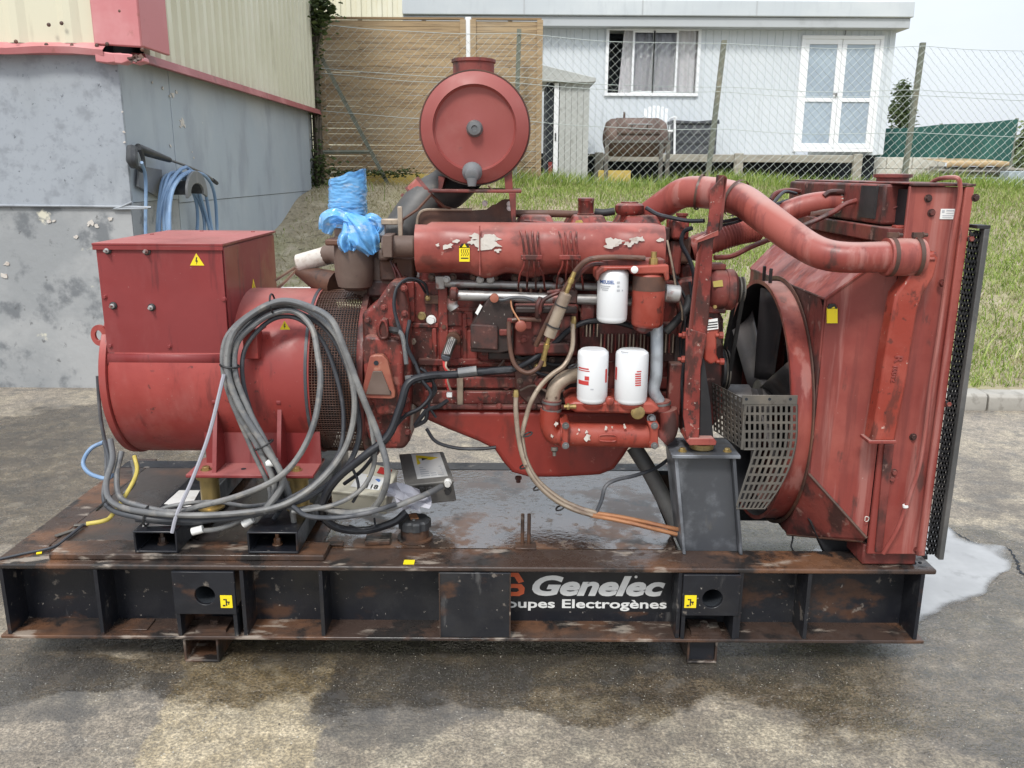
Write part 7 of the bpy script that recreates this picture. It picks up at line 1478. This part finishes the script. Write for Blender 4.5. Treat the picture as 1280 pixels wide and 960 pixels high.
# crank and fan pulleys, belt
FC = V(.93, 3.05, .775); xf = FC.x
pc = V(P(906, 462, 2.86).x, 2.90, P(906, 462, 2.9).z)
bm = BM(); lathe(bm, pc-V(.03, 0, 0), (1, 0, 0), [(0, .03), (.02, .03), (.022, .068), (.030, .070), (.036, .056), (.042, .070), (.048, .070), (.052, .02)], 32); ep('water_pump_pulley', bm, 'black_soot')
for dx in (.004, .014):
    bm = BM(); tube(bm, [pc+V(dx, .071*math.cos(t*.2618), .071*math.sin(t*.2618)) for t in range(25)], .0025, 5, 1); ep('pulley_rim', bm, 'guard_grey')
bt = c+V(.058, 0, 0)
bm = BM()
for dy in (-.038, .038):
    a = bt+V(0, dy*1.0, 0); b = pc+V(.012, dy*1.6, 0); dd = (b-a).normalized(); nn = V(1, 0, 0); s_ = dd.cross(nn)
    prism(bm, [a+nn*.006+s_*.004, a-nn*.006+s_*.004, a-nn*.006-s_*.004, a+nn*.006-s_*.004], b-a)
ep('drive_belt', bm, 'rubber_black', kind='stuff')
bm = BM(); lathe(bm, V(FC.x-.15, FC.y-.03, FC.z), (1, 0, 0), [(0, .05), (.02, .062), (.09, .062), (.10, .05), (.12, .045), (.125, .08), (.16, .08)], 32); ep('fan_hub', bm, 'fan_black')
# fan blades
for k in range(6):
    a0 = k*2*math.pi/6 + .62; bm = BM(); rows = []
    for j in range(7):
        t = j/6; r = .075 + .335*t; tw = .80 - .25*t; ch = .046 + .022*t; er = V(0, math.cos(a0), math.sin(a0)); et = V(0, -math.sin(a0), math.cos(a0)); row = []
        for i in range(5):
            s = (i/4-.5)*2*ch; row.append(bm.verts.new(FC + V(.0, 0, 0) + er*r + et*(s*math.cos(tw)) + V(1, 0, 0)*(s*math.sin(tw)*.8 + .012*(1-(2*i/4-1)**2))))
        rows.append(row)
    for p, q in zip(rows, rows[1:]):
        for i in range(4): bm.faces.new((p[i], p[i+1], q[i+1], q[i]))
    o = ep('fan_blade', bm, 'fan_black'); o.modifiers.new('solid', 'SOLIDIFY').thickness = .004

# ---- radiator with its cowl
ra0, ra1 = P(1112, 470, 2.50).x, P(1207, 232, 2.50).x
xc0 = (P(1112, 340, 2.5).x + P(1096, 690, 2.5).x)/2; xc1 = (P(1207, 240, 2.5).x + P(1158, 690, 2.5).x)/2
zr1, zr0 = P(1190, 233, 2.5).z, P(1130, 693, 2.5).z; RY0, RY1 = 2.50, 3.50
bm = BM(); bx(bm, xc0+.012, xc1-.012, RY0+.02, RY1-.02, zr0+.02, zr1-.01); rd = obj('radiator', bm, 'black_soot', gs)
def rp(name, bm, m='red_faded', **k): return obj(name, bm, m, rd, **k)
bm = BM(); bx(bm, xc0, xc1, RY0, RY0+.012, zr0, zr1-.001); rp('side_plate', bm, 'red_faded', bevel=.003)
bm = BM(); bx(bm, xc1-.022, xc1+.004, RY0-.014, RY0-.0005, zr0, zr1); rp('side_flange', bm, 'red_faded', bevel=.004)
bm = BM(); bx(bm, xc0, xc1, RY1-.012, RY1, zr0, zr1-.001); rp('side_plate', bm, 'red_grimy', bevel=.003)
# top tank
ztk = P(1100, 262, 2.7).z
bm = BM(); bx(bm, xc0-.03, xc1-.02, RY0+.10, RY1-.004, zr1-.115, zr1+.004); rp('top_tank', bm, 'red_grimy', bevel=.008)
bm = BM(); bx(bm, xc0-.036, xc0-.028, RY0+.14, RY0+.26, zr1-.10, zr1-.002); rp('tank_patch', bm, 'black_soot')
bm = BM(); bx(bm, xc0-.042, xc0+.02, RY0+.012, RY1-.02, zr1-.165, zr1-.120); rp('tank_rail', bm, 'red_grimy', bevel=.004)
bm = BM(); bx(bm, xc0-.01, xc1, RY0+.012, RY1, zr1+.0045, zr1+.010); rp('tank_lid', bm, 'red_grimy', bevel=.003)
bm = BM(); bx(bm, xc0+.002, xc1+.006, RY0-.016, RY0+.012, zr1+.0005, zr1+.008); rp('top_flange', bm, 'red_grimy', bevel=.002)
bm = BM(); c = P(1170, 226, 2.85); lathe(bm, (xc0+.10, 2.85, zr1+.009), (0, 0, 1), [(0, .05), (.012, .05), (.014, .06), (.024, .06), (.026, .04)], 24); rp('radiator_cap', bm, 'red_grimy')
# cowl: lofted sheet hood from the core to the fan ring
xh = P(1022, 470, 2.62).x
hy0, hy1 = 2.615, 3.47; hz1, hz0 = P(1033, 374, 2.615).z, P(1010, 592, 2.615).z
cy0, cy1 = RY0+.014, RY1-.014; cz1 = zr1-.17; cz0 = zr0+.03
L_ = [V(xh, hy0, hz1), V(xh, hy1, hz1), V(xh, hy1, hz0), V(xh, hy1-.15, hz0-.28), V(xh, hy0+.15, hz0-.28), V(xh, hy0, hz0)]
Rr = [V(xc0-.001, cy0, cz1), V(xc0-.001, cy1, cz1), V(xc0-.001, cy1, cz0+.02), V(xc0-.001, cy1-.1, cz0), V(xc0-.001, cy0+.02, cz0), V(xc0-.001, cy0, cz0+.02)]
for i in (0, 2, 3, 4, 5, 1):
    j = (i+1) % 6; bm = BM(); addf(bm, [L_[i], L_[j], Rr[j], Rr[i]], [(0, 1, 2, 3)])
    o = rp('cowl_sheet', bm, 'red_faded' if i in (0, 5) else 'red_grimy', smooth=0); o.modifiers.new('solid', 'SOLIDIFY').thickness = .003
for i, (p, q) in enumerate(zip(L_, Rr)):
    bm = BM(); tube(bm, [p, p.lerp(q, .5), q], .0055, 6); rp('cowl_seam', bm, 'rust_dark' if i in (4, 5) else 'red_faded')
for i in (0, 4, 5):
    bm = BM(); tube(bm, [L_[i], L_[(i+1) % 6]], .0045, 6, smooth=False); rp('cowl_edge', bm, 'red_grimy')
# cowl face with the fan opening
bm = BM(); n = 60; inn, out = [], []
poly = L_
def hit(a):
    dy, dzv = math.cos(a), math.sin(a); best = 1e9
    for i in range(6):
        p, q = poly[i], poly[(i+1) % 6]; ex_, ez = q.y-p.y, q.z-p.z; den = dy*ez - dzv*ex_
        if abs(den) < 1e-9: continue
        t = ((p.y-FC.y)*ez - (p.z-FC.z)*ex_)/den; s = ((p.y-FC.y)*dzv - (p.z-FC.z)*dy)/den
        if t > 0 and -1e-6 <= s <= 1+1e-6: best = min(best, t)
    return best
RO = .440
for i in range(n):
    a = 2*math.pi*i/n; t = hit(a); ri = min(RO, t-.002); inn.append(bm.verts.new((xh, FC.y+ri*math.cos(a), FC.z+ri*math.sin(a)))); out.append(bm.verts.new((xh, FC.y+t*math.cos(a), FC.z+t*math.sin(a))))
skin(bm, inn, out); o = rp('cowl_face', bm, 'red_grimy', smooth=0); o.modifiers.new('solid', 'SOLIDIFY').thickness = .003
bm = BM(); lathe(bm, V(xh-.075, FC.y, FC.z), (1, 0, 0), [(0, RO-.012), (0, RO+.002), (.012, RO-.004), (.07, RO-.002), (.135, RO-.002), (.135, RO-.012), (0, RO-.012)], 72, (False, False)); rp('fan_ring', bm, 'red_faded')
bm = BM(); lathe(bm, V(xh-.0755, FC.y, FC.z), (1, 0, 0), [(0, RO-.0125), (.135, RO-.0125)], 72, (False, False)); rp('ring_lining', bm, 'black_soot')
bm = BM(); lathe(bm, V(xh-.009, FC.y, FC.z), (1, 0, 0), [(0, RO+.003), (0, RO+.016), (.004, RO+.016), (.004, RO+.003)], 72, (False, False)); rp('ring_flange', bm, 'rust_dark')
for dy in (-.02, .06):
    bm = BM(); box(bm, (xh-.05, FC.y+dy, FC.z+RO+.02), (.010, .016, .055)); rp('ring_tab', bm, 'black_soot', bevel=.003)
# core seen through the fan opening
bm = BM(); bx(bm, xc0-.004, xc0+.005, cy0+.03, cy1-.03, cz0+.03, cz1-.02); rp('radiator_core', bm, 'black_soot')
bm = BM(); a, b = P(1038, 375, 2.605), P(1012, 592, 2.605)
prism(bm, [P(1034, 382, 2.606), P(1041, 380, 2.600), P(1046, 403, 2.598), P(1034, 403, 2.604)], (0, .002, 0))
bm.clear(); prism(bm, [P(1034, 385, 2.60), P(1047, 385, 2.59), P(1047, 404, 2.59), P(1034, 404, 2.60)], (0, .006, 0)); rp('yellow_sticker', bm, 'yellow_tag', smooth=0)
bm = BM(); prism(bm, [P(1034, 386, 2.599), P(1037, 380, 2.597), P(1044, 380, 2.59), P(1047, 386, 2.589)], (0, .007, 0)); rp('sticker_top', bm, 'ink', smooth=0)
bm = BM(); prism(bm, [P(1037.5, 385.5, 2.5965), P(1041, 380.5, 2.594), P(1044, 385.5, 2.59)], (0, .006, 0)); rp('sticker_triangle', bm, 'yellow_tag', smooth=0)
# charge air duct on the cowl flank
bm = BM(); D = [(1112, 350), (1174, 312), (1176, 322), (1172, 345), (1162, 362), (1150, 385), (1144, 420), (1134, 480), (1122, 552), (1090, 552), (1098, 500), (1108, 440), (1112, 400), (1120, 372), (1112, 362)]
prism(bm, [P(u, v, 2.43) for u, v in [(1120, 368), (1132, 352), (1150, 318), (1172, 314), (1174, 322), (1168, 346), (1156, 366), (1148, 385), (1142, 420), (1133, 480), (1119, 552), (1089, 552), (1098, 500), (1107, 440), (1114, 400)]], (0, .060, 0)); rp('air_duct', bm, 'red_orange', bevel=.007, seg=2)
bm = BM(); prism(bm, [P(u, v, 2.425) for u, v in ((1086, 551), (1121, 551), (1121, 555), (1086, 555))], (0, .07, 0)); rp('duct_lip', bm, 'red_faded', bevel=.002)
a = P(1128, 468, 2.429); M = plane_m((a.x, 2.4285, a.z), P(1119, 500, 2.43)-P(1122.5, 445, 2.43), (1, 0, .2)); 
a = P(1119, 444, 2.4285); M = plane_m((a.x, 2.4285, a.z), P(1113.5, 480, 2.43)-P(1119, 444, 2.43), P(1126, 446, 2.43)-P(1119, 444, 2.43)); text('embossed_lettering', 'R', M, .034, 'red_faded', rd, .002, .0006); a = P(1116.5, 456, 2.4285)
M = plane_m((a.x, 2.4285, a.z), P(1113.5, 480, 2.43)-P(1119, 444, 2.43), P(1126, 446, 2.43)-P(1119, 444, 2.43)); text('embossed_lettering', '10012', M, .021, 'red_faded', rd, .002, .0004)
# charge air pipe and its couplings
bm = BM(); tube(bm, PP([(806, 272, 3.02), (832, 254, 2.98), (852, 242, 2.94), (872, 240, 2.90), (905, 244, 2.83), (930, 252, 2.75), (955, 270, 2.66), (985, 292, 2.58), (1012, 310, 2.52), (1035, 319, 2.48), (1065, 322, 2.455), (1108, 321, 2.45)]), [.046, .048, .050, .052, .052, .051, .050, .048, .046, .045, .044, .044], 26, 8); ep('charge_pipe', bm, 'red_faded')
bm = BM(); q = P(873, 240, 2.90); lathe(bm, q, (1, -.45, -.15), [(0, .059), (.008, .059)], 26, (False, False)); q2 = P(919, 247, 2.79); lathe(bm, q2, (1, -1.2, -.5), [(0, .060), (.010, .060)], 26, (False, False)); ep('pipe_band', bm, 'rust_dark', kind='stuff')
bm = BM(); eb(bm, 864, 880, 229, 233, 2.88, 2.91); ep('clamp_screw', bm, 'rust_dark', bevel=.002)
bm = BM(); a, b = P(1106, 321, 2.45), P(1150, 322, 2.455); lathe(bm, a, b-a, [(0, .054), ((b-a).length, .054)], 28); ep('coupling_sleeve', bm, 'red_faded')
for u in (1110, 1141):
    bm = BM(); q = P(u, 321, 2.452); lathe(bm, q, (1, 0, 0), [(0, .0565), (.012, .0565)], 28, (False, False)); ep('coupling_clamp', bm, 'rust_dark'); bm = BM(); box(bm, q+V(.006, 0, .062), (.028, .014, .014)); bolt(bm, q+V(.02, 0, .062), (1, 0, 0), .006, .012); ep('clamp_bolt', bm, 'rust_dark')
bm = BM(); eb(bm, 1153, 1170, 322, 326, 2.425, 2.44); rp('duct_boss', bm, 'red_faded', bevel=.004)
# coolant hose to the top tank, corrugated near the engine
pts = crom(PP([(862, 312, 2.94), (900, 298, 2.95), (925, 290, 2.96), (948, 286, 2.97)]), 14); rad = [.040 + (.004 if i % 2 else 0) for i in range(len(pts))]; bm = BM()
rings = []
for i, c_ in enumerate(pts):
    d_ = (pts[min(i+1, len(pts)-1)]-pts[max(i-1, 0)]); x_, y_, d_ = frame(d_); rings.append(ring(bm, c_, x_, y_, rad[i], 20))
for a_, b_ in zip(rings, rings[1:]): skin(bm, a_, b_)
ep('corrugated_hose', bm, 'red_faded', smooth=60)
bm = BM(); tube(bm, PP([(940, 288, 2.97), (965, 276, 2.97), (990, 262, 2.96), (1020, 254, 2.95), (1060, 252, 2.95), (1100, 250, 2.96)]), .037, 20); ep('coolant_pipe', bm, 'red_faded')
bm = BM(); tube(bm, PP([(1010, 257, 2.955), (1040, 253, 2.95), (1062, 252, 2.95)]), .0375, 20); ep('stained_sleeve', bm, 'paint_peel')
bm = BM(); tube(bm, PP([(1070, 252, 2.95), (1090, 251, 2.955), (1112, 250, 2.96)]), .043, 20); ep('rubber_elbow', bm, 'red_grimy')
bm = BM(); lathe(bm, P(1072, 252, 2.95), (1, 0, 0), [(0, .0445), (.012, .0445)], 22, (False, False)); ep('hose_clamp', bm, 'steel_grey')
for pts, r in (([(893, 322, 2.70), (915, 320, 2.72), (940, 308, 2.76), (975, 294, 2.80), (1005, 282, 2.80), (1040, 266, 2.80), (1060, 254, 2.80), (1095, 246, 2.82), (1110, 246, 2.84)], .0085), ([(963, 250, 3.30), (970, 242, 3.32), (985, 238, 3.34), (1002, 240, 3.36)], .010), ([(1030, 245, 2.92), (1038, 240, 2.92), (1055, 240, 2.92), (1070, 242, 2.93)], .009), ([(1100, 268, 2.62), (1140, 250, 2.58), (1160, 238, 2.56)], .004)):
    bm = BM(); tube(bm, PP(pts), r, 9); ep('vent_pipe', bm, 'red_grimy')
bm = BM(); q = P(1000, 240, 3.36); lathe(bm, q, (1, 0, 0), [(0, .016), (.025, .016), (.026, .022), (.04, .022)], 10); ep('vent_union', bm, 'cast_brown')
bm = BM(); tube(bm, PP([(1165, 228, 2.62), (1172, 224, 2.56), (1185, 222, 2.50), (1197, 223, 2.475), (1200, 232, 2.472), (1199, 250, 2.472), (1190, 300, 2.472), (1176, 400, 2.472), (1164, 480, 2.472), (1152, 570, 2.472), (1132, 635, 2.472), (1120, 665, 2.47), (1104, 692, 2.48)]), .0065, 8); rp('overflow_pipe', bm, 'red_faded')
bm = BM(); lathe(bm, P(1132, 634, 2.472), (-.2, 0, 1), [(0, .0085), (.008, .0085)], 10); rp('white_clip', bm, 'white_label')
for u, v in ((1141, 546), (1174, 353), (1117, 590), (1114, 598), (1182, 503), (1146, 687), (1164, 266), (1160, 248), (1210, 298), (1216, 247)):
    bm = BM(); q = P(u, v, 2.50); bolt(bm, (q.x, 2.4995 if u < 1165 else 2.486, q.z), (0, -1, 0), .008, .008); rp('plate_bolt', bm, 'red_grimy')
bm = BM(); q0, q1 = P(1176, 261, 2.499), P(1195, 274, 2.499); bx(bm, q0.x, q1.x, 2.4975, 2.4995, q1.z, q0.z); rp('paper_label', bm, 'white_label', smooth=0)
for k, (a_, b_, c_, d_) in enumerate(((1177.5, 1181, 262.5, 266), (1183, 1193, 262.5, 264), (1183, 1192, 266, 267), (1178, 1194, 269, 270), (1178, 1190, 271.5, 272.4))):
    bm = BM(); p0, p1 = P(a_, d_, 2.497), P(b_, c_, 2.497); bx(bm, p0.x, p1.x, 2.4968, 2.4974, p0.z, p1.z); rp('label_print', bm, 'label_grey', smooth=0)
bm = BM(); prism(bm, [P(1106, 556, 2.492), P(1118, 556, 2.492), P(1103, 690, 2.492), P(1094, 690, 2.492)], (0, .0075, 0)); rp('bolt_strip', bm, 'red_grimy', bevel=.002)
bm = BM(); eb(bm, 1120, 1155, 282, 296, 2.515, 2.55); rp('cowl_rail', bm, 'red_orange', bevel=.003)
# mesh guard at the air outlet
gx = (P(1219, 300, 2.475).x + P(1168, 690, 2.475).x)/2 + .020; gz1, gz0 = P(1225, 285, 2.5).z, P(1162, 693, 2.5).z
bm = BM(); bx(bm, gx-.008, gx+.008, 2.46, 2.49, gz0, gz1); rp('guard_bar', bm, 'pipe_grey', bevel=.002)
bm = BM(); bx(bm, gx-.03, gx+.008, 2.46, 2.52, gz1+.0005, gz1+.010); rp('guard_bracket', bm, 'black_soot')
bm = BM(); gw = gx-.009-(xc1+.006); rowsn = 66; zz = (gz1-gz0-.02)/rowsn; colsn = 3; cw = gw/colsn
for j in range(rowsn):
    for i in range(colsn+1):
        x_ = xc1+.006 + cw*i + (cw/2 if j % 2 else 0)
        for s_ in (-1, 1):
            a_ = V(x_, 2.478, gz0+.01+zz*j); b_ = V(x_+s_*cw/2, 2.478, gz0+.01+zz*(j+1))
            if min(a_.x, b_.x) < xc1-.004 or max(a_.x, b_.x) > gx: continue
            w_ = .0028; d_ = (b_-a_).normalized(); n_ = V(d_.z, 0, -d_.x)*w_
            prism(bm, [a_-n_, a_+n_, b_+n_, b_-n_], (0, .003, 0))
rp('guard_mesh', bm, 'black_soot', smooth=0, kind='stuff')
bm = BM(); bx(bm, gx-.004, gx+.004, 2.495, 3.45, gz0, gz1-.01); 
bm.free()
bm = BM()
for k in range(34):                                    # mesh running back over the core
    y = 2.52 + .028*k; bx(bm, gx-.003, gx+.001, y, y+.004, gz0, gz1-.01)
for k in range(44):
    z = gz0 + (gz1-gz0-.01)*k/43; bx(bm, gx+.0015, gx+.004, 2.50, 3.46, z-.002, z+.002)
rp('guard_grid', bm, 'black_soot', smooth=0, kind='stuff')
# radiator foot
bm = BM(); eprism(bm, [(1010, 648), (1080, 690), (1108, 694), (1160, 694), (1160, 700), (1035, 700)], 2.66, 2.70); rp('radiator_foot', bm, 'black_soot', bevel=.003)
bm = BM(); bx(bm, xc0+.0, xc1-.0, RY0+.03, RY1-.03, zT+.002, zr0+.02); rp('bottom_tank', bm, 'red_grimy', bevel=.006)
bm = BM(); q = P(1083, 648, 2.50); tube(bm, PP([(1081, 651, 2.505), (1082, 646, 2.503), (1086, 647, 2.503), (1085, 651, 2.504), (1082, 652, 2.505)]), .0014, 5); rp('paint_mark', bm, 'paint_peel')
bm = BM(); tube(bm, PP([(990, 652, 2.8), (991, 672, 2.79), (989, 683, 2.78), (994, 692, 2.77)]), .003, 6); rp('loose_wire', bm, 'cable_black')

# ---- perforated fan guard
def lattice(bm, O, ex, ey, nx, ny, fw, fh, inside):
    vid = {}
    def vv(a, b):
        k = (round(a, 4), round(b, 4))
        if k not in vid: vid[k] = bm.verts.new(O + ex*a + ey*b)
        return vid[k]
    for i in range(nx):
        for j in range(ny):
            if not inside((i+.5)/nx, (j+.5)/ny): continue
            a0, a1, b0, b1 = i/nx, (i+1)/nx, j/ny, (j+1)/ny; da, db = (a1-a0)*(1-fw)/2, (b1-b0)*(1-fh)/2
            o_ = [vv(a0, b0), vv(a1, b0), vv(a1, b1), vv(a0, b1)]; n_ = [vv(a0+da, b0+db), vv(a1-da, b0+db), vv(a1-da, b1-db), vv(a0+da, b1-db)]
            for k in range(4): bm.faces.new((o_[k], o_[(k+1) % 4], n_[(k+1) % 4], n_[k]))
def warp_lattice(bm, fl, fr, v0, v1, nx, ny, Y, fw, fh):
    def pt(a, b): v = v0 + (v1-v0)*b; l, r = fl(v), fr(v); return P(l + (r-l)*a, v, Y)
    vid = {}
    def vv(a, b):
        k = (round(a, 5), round(b, 5))
        if k not in vid: vid[k] = bm.verts.new(pt(a, b))
        return vid[k]
    for i in range(nx):
        for j in range(ny):
            a0, a1, b0, b1 = i/nx, (i+1)/nx, j/ny, (j+1)/ny; da, db = (a1-a0)*(1-fw)/2, (b1-b0)*(1-fh)/2
            o_ = [vv(a0, b0), vv(a1, b0), vv(a1, b1), vv(a0, b1)]; n_ = [vv(a0+da, b0+db), vv(a1-da, b0+db), vv(a1-da, b1-db), vv(a0+da, b1-db)]
            for k in range(4): bm.faces.new((o_[k], o_[(k+1) % 4], n_[(k+1) % 4], n_[k]))
gr_ = lambda v: 996 - (max(0, v-535)/100)**2*40
gl_ = lambda v: 930 if v < 561 else 944 - (v-562)*.33
bm = BM(); warp_lattice(bm, gl_, gr_, 506, 560.9, 10, 5, 2.60, .55, .74); o = ep('fan_guard', bm, 'guard_grey', smooth=0, kind='stuff'); o.modifiers.new('solid', 'SOLIDIFY').thickness = .003
bm = BM(); warp_lattice(bm, gl_, gr_, 561, 636, 7, 7, 2.60, .55, .74); o = ep('fan_guard', bm, 'guard_grey', smooth=0, kind='stuff'); o.modifiers.new('solid', 'SOLIDIFY').thickness = .003
for f in (gl_, gr_):
    bm = BM(); tube(bm, PP([(f(v), v, 2.60) for v in range(506 if f is gr_ else 562, 637, 5)]), .0035, 5, 1); ep('guard_rim', bm, 'guard_grey')
bm = BM(); tube(bm, PP([(930, 561.5, 2.60), (944, 561.5, 2.60)]), .004, 5, smooth=False); ep('guard_rim', bm, 'guard_grey')
bm = BM(); eb(bm, 928, 997, 494, 506, 2.598, 2.602); ep('guard_strip', bm, 'guard_grey', bevel=.001)
for u in (933, 962, 988):
    bm = BM(); q = P(u, 499, 2.598); lathe(bm, (q.x, 2.5985, q.z), (0, -1, 0), [(0, .005), (.001, .005)], 10); ep('guard_hole', bm, 'dark_void')
bm = BM(); eb(bm, 928, 931.5, 506, 562, 2.597, 2.601); ep('guard_edge', bm, 'guard_grey')
O = P(891, 478, 2.86); B_ = P(893, 538, 2.86); C_ = P(928, 497, 2.604)
bm = BM(); lattice(bm, O, C_-O, B_-O + V(0, 0, 0), 8, 9, .55, .62, lambda a, b: True); o = ep('fan_guard', bm, 'guard_grey', smooth=0, kind='stuff'); o.modifiers.new('solid', 'SOLIDIFY').thickness = .003

# ================================================================== puddle beside the skid
pud = [(1168, 652), (1182, 655), (1198, 668), (1216, 676), (1240, 680), (1258, 684), (1265, 700), (1262, 712), (1250, 718), (1236, 732), (1232, 742), (1215, 748), (1196, 755), (1180, 762), (1160, 772), (1120, 790), (1060, 800), (1000, 790), (1000, 700), (1080, 660), (1130, 648)]
pp = [PZ(u, v, .004) for u, v in pud]; cpt = crom(pp + [pp[0]], 5)[:-1]; rr = random.Random(1)
mat('puddle_water', (.26, .257, .25), .03, spec=1.0, layers=[(3, 4, .4, .66, (.33, .328, .32)), (9, 6, .55, .68, (.17, .165, .155), None, 'n', .6)], bump=[(2.5, 2, .03, .01)], ior=1.6)  # pale base colour paints in part of the sky's reflection
soft_sheet('puddle_water', 7, .50, 1.15); tag(sheet_mesh('puddle', [V(p.x, p.y, 0) for p in cpt], .0035, 'puddle_water', kind='structure'), 'pale puddle reflecting the sky at the right end of the skid', 'puddle')
# crack running round the puddle
rr = random.Random(21); bm = BM(); cp = crom([PZ(u, v, .004) for u, v in ((1150, 640), (1176, 652), (1186, 660), (1205, 671), (1222, 680), (1240, 683), (1258, 684), (1266, 692), (1272, 704), (1276, 714), (1292, 722))], 7); A, B = [], []
for i, p in enumerate(cp):
    d = (cp[min(i+1, len(cp)-1)] - cp[max(i-1, 0)]).normalized(); s_ = V(-d.y, d.x, 0); j = V(rr.uniform(-.006, .006), rr.uniform(-.006, .006), 0); w_ = rr.uniform(.002, .008)
    A.append(bm.verts.new(V(p.x, p.y, .0016)+j+s_*w_)); B.append(bm.verts.new(V(p.x, p.y, .0016)+j-s_*w_))
for i in range(len(A)-1): bm.faces.new((A[i], A[i+1], B[i+1], B[i]))
obj('asphalt_crack', bm, 'dark_void', smooth=0, kind='structure')
# loose grit on the yard
n = 5200; vs, fs = [], []; rr = random.Random(31)
for i in range(n):
    y = 1.75 + 4.0*rr.random()**1.5; x = rr.uniform(-.75, .75)*(y+.4); s = rr.uniform(.0008, .0022)*(1.8 if rr.random() < .04 else 1); b0 = len(vs); a = rr.uniform(0, 6.28)
    for k in range(4): vs.append((x + s*math.cos(a+1.571*k)*rr.uniform(.7, 1.3), y + s*math.sin(a+1.571*k)*rr.uniform(.7, 1.3), .0005))
    for k in range(4): vs.append((x + .6*s*math.cos(a+1.571*k), y + .6*s*math.sin(a+1.571*k), s*rr.uniform(.7, 1.1)))
    fs += [(b0+k, b0+(k+1) % 4, b0+4+(k+1) % 4, b0+4+k) for k in range(4)] + [(b0+4, b0+5, b0+6, b0+7)]
leafmat('grit', [(.08, .07, .055), (.18, .16, .125), (.28, .25, .20), (.44, .41, .35)], 0.0)
me = bpy.data.meshes.new('gravel'); me.from_pydata(vs, [], fs); me.materials.append(MT['grit']); o = bpy.data.objects.new('gravel', me); SC.collection.objects.link(o); o['kind'] = 'stuff'; tag(o, 'loose pale grit scattered over the wet yard', 'gravel')
